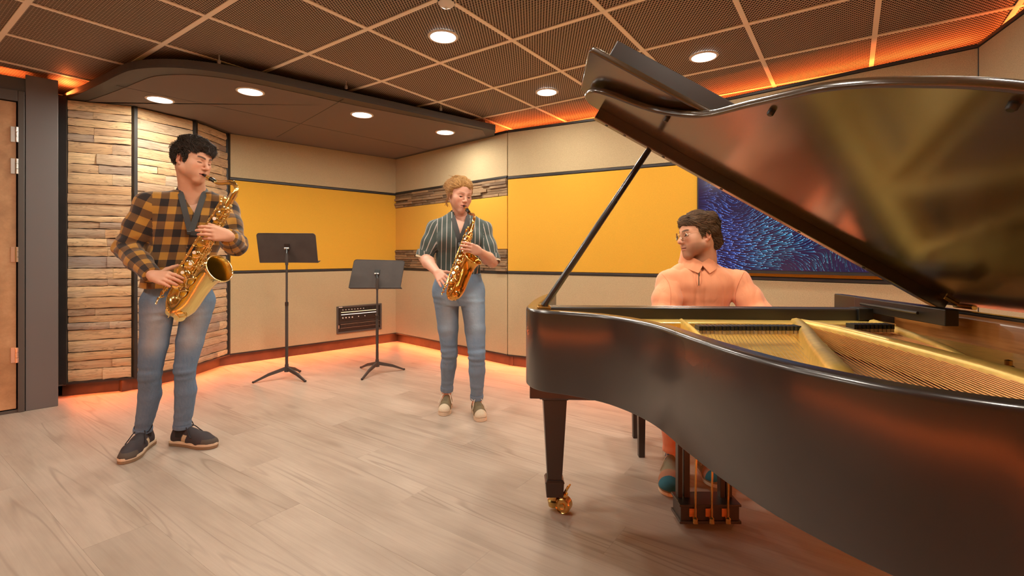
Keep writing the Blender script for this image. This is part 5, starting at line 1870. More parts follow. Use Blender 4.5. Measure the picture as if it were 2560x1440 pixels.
        at_.data.foreach_set('vector', np.stack([vv @ rxv + 0.02, vv[:, 2] + 0.03, vv[:, 2]], 1).astype(np.float32).ravel())
    # placket buttons
    for z in (1.355, 1.27, 1.19, 1.11):
        i = np.interp(z, [t[0] for t in tor], range(len(tor))); c = [np.interp(z, [t[0] for t in tor], [t[j] for t in tor]) for j in (1, 2, 4)]
        p = np.array((c[0], c[1], z)) + fw * (c[2] + 0.001) + rxv * 0.012
        MB().lathe([(0.006, 0), (0.006, 0.003), (0.001, 0.0035)], axis_matrix(p, fw), 10).build('button', M['collar_dark'], shirt, smooth=40)

    # jeans
    hips = [(0.80, -2.000, 2.890, 0.140, 0.105), (0.875, -1.998, 2.888, 0.166, 0.116), (0.94, -1.998, 2.886, 0.168, 0.116), (1.01, -1.995, 2.884, 0.160, 0.108)]
    aR2 = aR + np.array((0.0, -0.008, 0.020)); aL2 = aL + np.array((0.0, -0.005, 0.020))
    legs = [([hR + np.array((-0.004, -0.005, -0.03)), hR + (kR - hR) * 0.62, kR, kR + np.array((-0.025, 0.035, -0.13)), aR2], [0.092, 0.070, 0.057, 0.058, 0.043]),
            ([hL + np.array((0.0, 0.0, -0.03)), hL + (kL - hL) * 0.62, kL, kL + np.array((-0.008, 0.025, -0.13)), aL2], [0.091, 0.070, 0.056, 0.057, 0.043])]
    jeans = trousers('jeans', person, hips, rx, legs, M['denim_man'], 31, 0.46)
    for (k, a) in ((kR, aR2), (kL, aL2)):
        band_ring('hem', a + nrm(k - a) * 0.010, k - a, 0.0465, 0.022, M['denim_man'], jeans)
    for a in (aR, aL):
        MB().lathe([(0.040, -0.03), (0.039, 0.02), (0.040, 0.05)], Matrix.Translation(Vector(a)), 20, caps=False).build('sock', M['sock'], person, smooth=60)
    shoe(person, (-2.203, 2.925, 0), (-2.128, 2.628, 0), 0.104, ST_MAN)
    shoe(person, (-2.060, 2.925, 0), (-1.760, 2.860, 0), 0.104, ST_MAN)

    # hair: short sides, tousled top with a fringe
    ys = [-0.13, -0.09, -0.048, -0.034, -0.006, 0.008, 0.018, 0.032, 0.05, 0.075, 0.11]
    zs = [-0.090, -0.098, -0.085, -0.012, 0.024, 0.018, -0.022, -0.006, 0.050, 0.060, 0.060]
    def style(P, rg):
        x, y, z = P.T
        top = sstep(0.03, 0.09, z)
        d = np.stack([0.25 * x / 0.07 * (1 - top) + 0.25 * top, 0.25 + 0.8 * top, -0.9 * (1 - top) + 0.05 * top], 1)
        ln = 0.014 + 0.026 * top + 0.014 * rg.random(len(P)) * (0.2 + top)
        fr = sstep(0.05, 0.075, y) * sstep(0.05, 0.07, z)
        d = d * (1 - fr[:, None]) + fr[:, None] * np.array((0.12, 0.55, -0.75))
        ln = ln * (1 - fr) + fr * 0.042
        bk = sstep(-0.06, -0.09, y) * sstep(0.02, 0.06, z)
        d += bk[:, None] * np.array((0, -0.8, 0.3))
        return d, ln
    def extra(f):
        f.ell((0, -0.005, 0.072), (0.072, 0.088, 0.062), 0.02)
        f.ell((0, 0.055, 0.078), (0.056, 0.038, 0.032), 0.02)
    hair_mesh('hair', person, pose, M['hair_dark'], 4, (ys, zs), style, n=9000, grow=0.006, extra=extra, rad=0.0013, lift=0.012, noise=0.75, cap_noise=0.0045)
    return person, pose, tor
man, MAN_POSE, MAN_TOR = build_man()
# ------------------------------------------------------------------ the woman with the alto saxophone
def cut_end(f, e, d, r=0.08):
    f.add(lambda X, Y, Z: np.maximum(-((X - e[0]) * d[0] + (Y - e[1]) * d[1] + (Z - e[2]) * d[2]), np.sqrt((X - e[0]) ** 2 + (Y - e[1]) ** 2 + (Z - e[2]) ** 2) - r), e - r, e + r, 0.004, sub=True)


def build_woman():
    rx = (0.985, 0.17); fw = np.array((0.17, -0.985, 0)); rxv = np.array((*rx, 0))
    person = thing('person', (-0.385, 3.53, 0), 'woman with pinned-up blond hair in a dark striped shirt playing a smaller saxophone', 'person')
    A = lambda x, y, d: np.array(at(x, y, d))
    shR = A(1089, 571, 3.49); elR = A(1060, 643, 3.47); wrR = A(1093, 682, 3.20)
    shL = A(1209, 574, 3.55); elL = A(1231, 655, 3.46); wrL = A(1197, 628, 3.13)
    pose = pose_matrix(A(1149, 488, 3.50), Vector((0.55, -0.82, -0.20)), roll=R(-4))
    pose = pose @ Matrix.Scale(1.01, 4)
    neck = [A(1150, 520, 3.53), A(1150, 540, 3.545), A(1149, 570, 3.55)]
    parts = [head_mesh(pose, [tuple(p) for p in neck], [0.046, 0.050, 0.062], SKIN_W, (0.60, 0.20, 0.16), (0.22, 0.11, 0.06), female=True, eyes_open=0.6, mouth_open=1.0, wide=0.97)]
    view = nrm(np.array((-0.385, 3.3, 0)))
    fR = nrm(A(1118, 712, 3.08) - wrR)
    prR, _ = hand_prims(wrR, fR, view * 0.85 + np.array((0.25, 0, -0.2)), np.array((0.75, 0, 0.55)),
                        [(0.25, 0.35, 0.2), (0.20, 0.30, 0.2), (0.10, 0.22, 0.15), (0.0, 0.12, 0.1)], spread=0.13, scale=0.98, thumb=nrm(view * 0.9 + fR * 0.3 + np.array((0.5, 0, 0.2))))
    parts.append(arm_mesh(elR, wrR, prR, 0.041, 0.025, SKIN_W))
    fL = nrm(A(1164, 619, 3.02) - wrL)
    prL, _ = hand_prims(wrL, fL, view * 0.95 + np.array((-0.15, 0, -0.05)), np.array((0, 0, 1.0)),
                        [(0.30, 0.5, 0.35), (0.30, 0.5, 0.35), (0.30, 0.5, 0.35), (0.40, 0.5, 0.35)], spread=0.05, scale=0.95, thumb=nrm(view * 0.9 + fL * 0.4 + np.array((0, 0, -0.3))))
    parts.append(arm_mesh(elL, wrL, prL, 0.041, 0.025, SKIN_W))
    tor = [(0.985, -0.392, 3.535, 0.152, 0.100), (1.005, -0.392, 3.535, 0.158, 0.108), (1.06, -0.390, 3.532, 0.160, 0.112), (1.16, -0.388, 3.528, 0.168, 0.118), (1.26, -0.386, 3.522, 0.180, 0.132),
           (1.33, -0.384, 3.525, 0.182, 0.122), (1.385, -0.383, 3.535, 0.150, 0.092), (1.425, -0.382, 3.542, 0.095, 0.068), (1.452, -0.382, 3.545, 0.072, 0.060)]
    f = Field((-0.85, 3.1, 0.05), (0.1, 3.85, 1.50), 0.007)
    f.torso([(z, x, y, a - 0.018, b - 0.014) for (z, x, y, a, b) in tor], rx, 0.02)
    hR = A(1115, 722, 3.52); hL = A(1180, 722, 3.54)
    kR = A(1124, 880, 3.53); kL = A(1192, 888, 3.43); aR = A(1117, 975, 3.60); aL = A(1192, 997, 3.475)
    fR0 = np.array((aR[0], aR[1], 0.06)); fL0 = np.array((aL[0], aL[1], 0.06))
    for (a, b, c, g) in ((hR, kR, aR, fR0), (hL, kL, aL, fL0)): f.chain([a, b, c, g], [0.055, 0.036, 0.032, 0.034], 0.02)
    for (a, b) in ((shR, elR), (shL, elL)): f.cone(a, b, 0.042, 0.040, 0.02)
    V, Q = f.mesh(); parts.append((V, Q, np.tile(np.array(SKIN_W, np.float32), (len(V), 1))))
    V, Q, C = merge(parts)
    np_obj('body', V, Q, M['skin'], person, {'col': C})
    # shirt with the sleeves rolled above the elbow
    f = Field((-0.75, 3.25, 0.95), (0.0, 3.80, 1.49), 0.0042)
    f.torso(tor, rx, 0.02, 2.25)
    for s in (-1, 1): f.ell(np.array((-0.387, 3.515, 1.255)) + rxv * 0.075 * s + fw * 0.075, (0.075, 0.060, 0.070), 0.05)
    f.cone((-0.445, 3.535, 1.400), shR, 0.050, 0.058, 0.05); f.cone((-0.325, 3.545, 1.400), shL, 0.050, 0.058, 0.05)
    eR = shR + (elR - shR) * 0.93; eL = shL + (elL - shL) * 0.93
    f.chain([shR, shR + (elR - shR) * 0.5, eR], [0.060, 0.060, 0.058], 0.030)
    f.chain([shL, shL + (elL - shL) * 0.5, eL], [0.060, 0.060, 0.058], 0.030)
    cut_end(f, eR, nrm(elR - shR)); cut_end(f, eL, nrm(elL - shL))
    cN = np.array((-0.382, 3.54))
    def vee(X, Y, Z):
        x = (X - cN[0]) * rx[0] + (Y - cN[1]) * rx[1]; y = (X - cN[0]) * fw[0] + (Y - cN[1]) * fw[1]
        wv = np.clip((Z - 1.285) * 0.42, 0, 0.052)
        return np.maximum(np.maximum(np.abs(x) - wv, 0.030 - y), 1.285 - Z)
    f.add(vee, (-0.5, 3.3, 1.28), (-0.26, 3.6, 1.47), 0.004, sub=True)
    n1 = fourier(41, 45, 9); n2 = fourier(42, 80, 9, (1, 1, 1.4)); n3 = fourier(43, 40, 8, (1.3, 1.3, 0.8))
    def folds(X, Y, Z):
        de = np.minimum(np.sqrt((X - eR[0]) ** 2 + (Y - eR[1]) ** 2 + (Z - eR[2]) ** 2), np.sqrt((X - eL[0]) ** 2 + (Y - eL[1]) ** 2 + (Z - eL[2]) ** 2))
        return 0.0032 * n1(X, Y, Z) + 0.0042 * n2(X, Y, Z) * np.exp(-(de / 0.12) ** 2) + 0.0032 * np.abs(n3(X, Y, Z)) + 0.004 * n3(X, Y, Z) * np.exp(-((Z - 1.05) / 0.08) ** 2)
    f.warp(folds)
    V, Q = f.mesh(); V = relax(V, Q, 1, 0.3)
    def limR(V, d, v): return ((V - shR) @ (-rxv) > -0.010) & (d < 0.10)
    def limL(V, d, v): return ((V - shL) @ rxv > -0.010) & (d < 0.10)
    pat = cloth_attr(V, Q, tor, rx, [([shR, eR], 0.062, limR), ([shL, eL], 0.062, limL)])
    shirt = np_obj('shirt', V, Q, M['stripe'], person, {'pat': pat})
    def give_pat(o):
        vv = np.array([v.co[:] for v in o.data.vertices])
        a_ = o.data.attributes.new('pat', 'FLOAT_VECTOR', 'POINT')
        a_.data.foreach_set('vector', np.stack([vv @ rxv, vv[:, 2], vv[:, 2]], 1).astype(np.float32).ravel())
    for (e, s0, el) in ((eR, shR, elR), (eL, shL, elL)):
        give_pat(band_ring('rolled_cuff', e - nrm(el - s0) * 0.006, el - s0, 0.0610, 0.040, M['stripe'], shirt))
        band_ring('cuff_lining', e + nrm(el - s0) * 0.018, el - s0, 0.0575, 0.022, M['felt_white'], shirt)
    for s in (-1, 1):
        pts = []; nn = []; wd = []
        for i in range(9):
            a = math.pi * (0.02 + 0.74 * i / 8)
            zz = 1.474 - 0.075 * (i / 8) ** 1.3
            p = np.array((-0.382, 3.545, zz)) + rxv * math.sin(a) * (0.078 + 0.012 * (i / 8)) * s + fw * (-math.cos(a) * 0.072 + 0.020 * (i / 8))
            pts.append(p); nn.append(rxv * math.sin(a) * s + fw * (-math.cos(a)) + np.array((0, 0, 0.7))); wd.append(0.046 + 0.026 * (i / 8))
        give_pat(ribbon('collar', pts, nn, wd, M['stripe'], shirt, 0.004))
    # jeans with turned-up hems
    hips = [(0.78, -0.392, 3.54, 0.150, 0.115), (0.85, -0.392, 3.54, 0.188, 0.130), (0.92, -0.392, 3.538, 0.184, 0.128), (0.985, -0.392, 3.535, 0.166, 0.116), (1.008, -0.392, 3.535, 0.164, 0.114)]
    legs = [([hR + np.array((0, 0, -0.01)), hR + (kR - hR) * 0.62, kR, kR + (aR - kR) * 0.35, aR], [0.096, 0.074, 0.059, 0.057, 0.041]),
            ([hL + np.array((0, 0, -0.01)), hL + (kL - hL) * 0.62, kL, kL + (aL - kL) * 0.35, aL], [0.096, 0.074, 0.059, 0.057, 0.041])]
    jeans = trousers('jeans', person, hips, rx, legs, M['denim_woman'], 51, 0.43, amp=0.0014)
    for (k, a) in ((kR, aR), (kL, aL)): band_ring('turn_up', a + nrm(k - a) * 0.016, k - a, 0.0465, 0.034, M['denim_woman'], jeans)
    shoe(person, (aR[0] + 0.004, aR[1] + 0.050, 0), (aR[0] + 0.000, aR[1] - 0.185, 0), 0.090, ST_WOMAN)
    shoe(person, (aL[0] - 0.012, aL[1] + 0.050, 0), (aL[0] + 0.048, aL[1] - 0.180, 0), 0.090, ST_WOMAN)
    # eyes looking down
    for s in (-1, 1):
        c = pose @ Vector((s * 0.0315, 0.0742, -0.0052))
        eye = MB().ball(c, 0.0118, 10).build('eye', M['iris'], person, smooth=180)
    ys = [-0.13, -0.09, -0.05, -0.036, -0.006, 0.010, 0.022, 0.035, 0.05, 0.075, 0.11]
    zs = [-0.070, -0.072, -0.056, -0.020, 0.006, 0.000, -0.004, 0.026, 0.046, 0.058, 0.060]
    def style(P, rg):
        x, y, z = P.T
        top = sstep(0.02, 0.09, z)
        d = np.stack([0.35 * x / 0.07 * (1 - top) + 0.15 - 0.3 * x / 0.07 * sstep(0.0, -0.08, y), -1.0 + 0 * x, 0.10 * top - 0.25 * (1 - top) + 0.2 * sstep(0.03, 0.09, y)], 1)
        ln = 0.060 + 0.030 * rg.random(len(P))
        return d, ln
    def extra(f):
        f.ell((0, -0.015, 0.070), (0.070, 0.088, 0.064), 0.02)
        f.ell((0.010, -0.104, 0.055), (0.058, 0.046, 0.052), 0.02)
        f.ell((0.040, 0.040, 0.062), (0.036, 0.034, 0.030), 0.02)
        f.ell((0.0, 0.045, 0.078), (0.058, 0.036, 0.026), 0.02)
    hair = hair_mesh('hair', person, pose, M['hair_blond'], 9, (ys, zs), style, n=12000, grow=0.008, extra=extra, rad=0.0008, lift=0.006, noise=0.45, cap_noise=0.0040, nseg=8)
    mb = MB(); rg = random.Random(3)
    for i in range(34):                       # loose wisps by the ear and on top
        if i < 18:
            p = Vector((0.079 + rg.uniform(-0.002, 0.004), rg.uniform(-0.02, 0.018), rg.uniform(0.0, 0.02)))
            pts = [p, p + Vector((0.006, rg.uniform(-0.01, 0.01), -0.03)), p + Vector((0.010 + rg.uniform(-0.01, 0.01), rg.uniform(-0.015, 0.01), -0.065)), p + Vector((0.008 + rg.uniform(-0.015, 0.01), rg.uniform(-0.02, 0.02), -0.10))]
        else:
            a = rg.uniform(0, 6.28); p = Vector((0.06 * math.cos(a), -0.01 + 0.07 * math.sin(a), 0.108))
            q = p + Vector((rg.uniform(-0.02, 0.02), rg.uniform(-0.03, 0.0), 0.016)); pts = [p, (p + q) / 2 + Vector((0.005, 0, 0.006)), q, q + Vector((rg.uniform(-0.02, 0.02), -0.02, 0.004))]
        mb.tube([pose @ v for v in [Vector(tuple(q)) for q in spline([tuple(v) for v in pts], 4)]], 0.0008, 4)
    o = mb.build('hair_wisps', M['hair_blond'], hair, smooth=60)
    MB().ball(pose @ Vector((0.082, -0.003, -0.044)), 0.004, 6).build('earring', M['wire'], person, smooth=60)
    return person, pose, tor
woman, WOMAN_POSE, WOMAN_TOR = build_woman()


# ------------------------------------------------------------------ the pianist
def build_pianist():
    rx = (0.998, -0.05); fw = np.array((-0.05, -0.998, 0)); rxv = np.array((*rx, 0))
    person = thing('person', (1.07, 2.86, 0), 'pianist in a salmon half-zip pullover and round wire glasses, seated and looking aside', 'person')
    A = lambda x, y, d: np.array(at(x, y, d))
    shR = A(1674, 708, 2.78); shL = A(1842, 706, 2.78)
    elR = np.array((0.842, 2.665, 0.800)); elL = np.array((1.385, 2.665, 0.800))
    wrR = np.array((0.88, 2.42, 0.785)); wrL = np.array((1.27, 2.42, 0.785))
    pose = pose_matrix(A(1745, 588, 2.76), Vector((-0.99, -0.16, -0.05)), roll=R(4))
    pose = pose @ Matrix.Scale(1.07, 4)
    neck = [A(1757, 636, 2.79), A(1756, 662, 2.80), A(1752, 700, 2.80)]
    parts = [head_mesh(pose, [tuple(p) for p in neck], [0.062, 0.066, 0.080], SKIN_P, (0.52, 0.19, 0.14), (0.06, 0.035, 0.02), stubble=0.42, eyes_open=1.0, wide=1.08)]
    for (e, w, sgn) in ((elR, wrR, 1), (elL, wrL, -1)):
        pr, _ = hand_prims(w, (0.0, -1, -0.05), (0, 0, -1), (sgn * 1.0, 0, 0), [(0.3, 0.5, 0.4)] * 4, spread=0.05, thumb=(sgn * 0.6, -0.8, -0.1))
        parts.append(arm_mesh(e, w, pr, 0.042, 0.028, SKIN_P, h=0.003))
    tor = [(0.50, 1.085, 2.900, 0.190, 0.150), (0.62, 1.085, 2.885, 0.190, 0.155), (0.75, 1.083, 2.862, 0.185, 0.148), (0.87, 1.081, 2.835, 0.196, 0.146), (0.97, 1.078, 2.812, 0.205, 0.142),
           (1.035, 1.076, 2.802, 0.180, 0.112), (1.075, 1.076, 2.800, 0.125, 0.086), (1.105, 1.077, 2.800, 0.085, 0.076)]
    f = Field((0.6, 2.1, 0.04), (1.6, 3.1, 1.13), 0.008)
    f.torso([(z, x, y, a - 0.02, b - 0.018) for (z, x, y, a, b) in tor], rx, 0.02)
    hR = np.array((0.97, 2.86, 0.575)); hL = np.array((1.19, 2.86, 0.575))
    kR = np.array((0.845, 2.52, 0.475)); kL = np.array((1.12, 2.52, 0.475)); aR = np.array((0.835, 2.475, 0.105)); aL = np.array((1.015, 2.50, 0.115))
    for (a, b, c) in ((hR, kR, aR), (hL, kL, aL)): f.chain([a, b, c, c - np.array((0, 0, 0.04))], [0.055, 0.04, 0.036, 0.036], 0.02)
    V, Q = f.mesh(); parts.append((V, Q, np.tile(np.array(SKIN_P, np.float32), (len(V), 1))))
    V, Q, C = merge(parts)
    np_obj('body', V, Q, M['skin'], person, {'col': C})
    # pullover
    f = Field((0.66, 2.35, 0.48), (1.54, 3.10, 1.15), 0.0048)
    f.torso(tor, rx, 0.02, 2.3)
    f.cone((1.01, 2.80, 1.040), shR, 0.052, 0.066, 0.05); f.cone((1.145, 2.80, 1.040), shL, 0.052, 0.066, 0.05)
    for (s0, e, w) in ((shR, elR, wrR), (shL, elL, wrL)):
        wc = w + nrm(e - w) * 0.02
        f.chain([s0, s0 + (e - s0) * 0.5, e], [0.070, 0.074, 0.072], 0.03)
        f.chain([e, e + (wc - e) * 0.5, wc], [0.072, 0.066, 0.046], 0.03)
        cut_end(f, wc, nrm(w - e))
    def vee(X, Y, Z):
        x = (X - 1.077) * rx[0] + (Y - 2.80) * rx[1]; y = (X - 1.077) * fw[0] + (Y - 2.80) * fw[1]
        return np.maximum(np.maximum(np.abs(x) - np.clip((Z - 1.055) * 0.9, 0, 0.06), 0.030 - y), 1.055 - Z)
    f.add(vee, (0.98, 2.6, 1.05), (1.18, 2.82, 1.13), 0.004, sub=True)
    n1 = fourier(61, 24, 9, (1.2, 1.2, 0.6)); n2 = fourier(62, 42, 9, (1.7, 0.8, 0.28)); n3 = fourier(63, 44, 8, (0.5, 0.5, 1.9))
    def crease(v): return 1 - 2 * np.abs(np.sin(v * 1.1))
    f.warp(lambda X, Y, Z: 0.0022 * n1(X, Y, Z) + 0.0036 * crease(n2(X, Y, Z)) + 0.005 * n3(X, Y, Z) * np.exp(-((Z - 0.80) / 0.12) ** 2))
    V, Q = f.mesh(); V = relax(V, Q, 2, 0.35)
    pull = np_obj('pullover', V, Q, M['salmon'], person)
    # raised collar with open zip
    for s in (-1, 1):
        pts = []; nn = []; wd = []
        for i in range(12):
            a = math.pi * (0.0 + 0.96 * i / 11)
            g = i / 11
            zz = 1.158 - 0.088 * g ** 1.7
            p = np.array((1.077, 2.800, zz)) + rxv * math.sin(a) * (0.092 - 0.004 * g) * s + fw * (-math.cos(a) * 0.088 + 0.014 * g)
            pts.append(p); nn.append(rxv * math.sin(a) * s + fw * (-math.cos(a)) + np.array((0, 0, 0.05 + 0.55 * g))); wd.append(0.062 + 0.012 * g)
        c = ribbon('collar', pts, nn, wd, M['salmon'], pull, 0.006)
        top = []
        for p, n_, w_ in zip(pts[6:], nn[6:], wd[6:]):
            t_ = np.cross(np.array((0, 0, 1.0)), nrm(n_)); upv = nrm(np.cross(nrm(n_), t_)); top.append(tuple(p + upv * w_ * 0.5 + nrm(n_) * 0.004))
        MB().tube([Vector(tuple(q)) for q in spline(top, 3)], 0.0022, 5).build('zip_tape', M['collar_dark'], c)
    zp = on_surface(V, Q, [(1747, 672 + 6 * i) for i in range(8)], 0.002)
    if len(zp) > 3:
        MB().tube(zp, 0.0026, 6).build('zip', M['collar_dark'], pull, smooth=60)
        MB().box(zp[2] + Vector((0, -0.005, -0.004)), (0.006, 0.004, 0.020)).build('zip_pull', M['steel'], pull)
    for px in ([(1638, 668), (1655, 685), (1670, 704), (1676, 725), (1677, 745), (1676, 766)], [(1866, 670), (1855, 690), (1845, 712), (1839, 735), (1838, 766)],
               [(1741, 676), (1740, 700), (1744, 716)], [(1753, 676), (1754, 700), (1750, 716)]):
        sp_ = on_surface(V, Q, [tuple(q) for q in spline(px, 5)], 0.0012)
        if len(sp_) > 3: MB().tube(sp_, 0.0016, 5).build('seam', M['salmon_seam'], pull, smooth=60)
    hips = [(0.48, 1.085, 2.90, 0.175, 0.150), (0.56, 1.085, 2.89, 0.180, 0.150), (0.66, 1.085, 2.88, 0.175, 0.140)]
    legs = [([hR, hR + (kR - hR) * 0.6, kR, kR + (aR - kR) * 0.4, aR + np.array((0, 0, 0.03))], [0.093, 0.086, 0.076, 0.074, 0.062]),
            ([hL, hL + (kL - hL) * 0.6, kL, kL + (aL - kL) * 0.4, aL + np.array((0, 0, 0.03))], [0.093, 0.086, 0.076, 0.074, 0.062])]
    trousers('trousers', person, hips, rx, legs, M['salmon_seam'], 71, 0.5, h=0.006, fade=False, amp=0.004)
    shoe(person, (0.850, 2.545, 0.006), (0.745, 2.280, 0.0), 0.112, ST_PIANO)
    shoe(person, (1.015, 2.560, 0.010), (0.985, 2.290, 0.035), 0.102, ST_PIANO)
    # eyes and glasses
    for s in (-1, 1):
        MB().ball(pose @ Vector((s * 0.0315, 0.0755, 0.0005)), 0.0128, 12).build('eye', M['eye_white'], person, smooth=180)
        d = (pose.to_3x3() @ Vector((-0.15, 1, 0.02))).normalized()
        c = pose @ Vector((s * 0.0315, 0.0755, 0.0005))
        MB().lathe([(0.0062, 0.0116), (0.0035, 0.0142), (0.0005, 0.0148)], axis_matrix(c, d), 14, caps=False).build('iris', M['iris'], person, smooth=60)
    gl = thing('eyeglasses', pose @ Vector((0, 0.1, 0)), 'round gold wire eyeglasses on the face of the pianist', 'glasses')
    for s in (-1, 1):
        ring = [pose @ Vector((s * (0.035 + 0.0235 * math.cos(a)), 0.1055 - 0.010 * abs(math.cos(a) + s * 0) * (1 if math.cos(a) > 0 else 0) * 1.0, -0.003 + 0.0215 * math.sin(a))) for a in np.linspace(0, math.tau, 29)]
        MB().tube(ring, 0.0009, 6, cap=False).build('rim', M['wire'], gl, smooth=60)
        MB().add([tuple(p) for p in ring[:-1]], [tuple(range(28))]).build('lens', M['lens'], gl)
        tmp = [pose @ Vector(p) for p in ((s * 0.0585, 0.095, 0.004), (s * 0.076, 0.06, 0.006), (s * 0.0815, -0.002, 0.006), (s * 0.084, -0.022, -0.012))]
        MB().tube(tmp, 0.0009, 6).build('temple', M['wire'], gl, smooth=60)
    MB().tube([pose @ Vector(tuple(p)) for p in spline([(-0.0115, 0.105, 0.002), (0, 0.109, 0.007), (0.0115, 0.105, 0.002)], 5)], 0.0009, 6).build('bridge', M['wire'], gl, smooth=60)
    ys = [-0.13, -0.09, -0.05, -0.034, -0.006, 0.010, 0.022, 0.034, 0.05, 0.075, 0.11]
    zs = [-0.085, -0.090, -0.070, -0.014, 0.010, 0.000, -0.016, 0.018, 0.048, 0.058, 0.060]
    def style(P, rg):
        x, y, z = P.T
        top = sstep(0.03, 0.09, z)
        d = np.stack([0.35 * np.sign(x) * top + 0.1 * np.sin(40 * z), -0.9 + 0.25 * np.sin(60 * z + 30 * y), -0.65 * (1 - top) + 0.05 * top + 0.2 * np.sin(50 * y)], 1)
        ln = 0.040 + 0.028 * rg.random(len(P))
        return d, ln
    def extra(f):
        f.ell((0, -0.02, 0.062), (0.080, 0.090, 0.060), 0.02)
        f.ell((0, -0.085, -0.03), (0.060, 0.032, 0.055), 0.03)
        f.ell((0.0, 0.050, 0.074), (0.056, 0.042, 0.030), 0.02)
    hair_mesh('hair', person, pose, M['hair_brown'], 14, (ys, zs), style, n=8000, grow=0.008, extra=extra, rad=0.0012, lift=0.005, noise=0.45, cap_noise=0.0055, nseg=8)
    return person, pose
pianist, PIANIST_POSE = build_pianist()
# ------------------------------------------------------------------ saxophones
def m_brass(name, col, rough):
    t = NT(name)
    n1 = t.noise(t.coords(), 25, 3)
    t.bs(color=t.mix(t.math('MULTIPLY', n1, 0.4), col, tuple(c * 0.75 for c in col)), metal=1.0, rough=rough, coat=0.4, coatr=0.08)
    return t.m
M['sax_gold'] = m_brass('gold_lacquer', (0.95, 0.72, 0.27), 0.18)
M['sax_key'] = m_brass('key_lacquer', (1.0, 0.80, 0.36), 0.13)
M['sax_amber'] = m_brass('amber_lacquer', (0.78, 0.37, 0.055), 0.16)
M['sax_amber_key'] = m_brass('amber_key_lacquer', (0.92, 0.56, 0.15), 0.12)
M['ebonite'] = plain('ebonite', (0.010, 0.010, 0.010), 0.2)
M['pearl'] = plain('pearl', (0.78, 0.72, 0.62), 0.2)


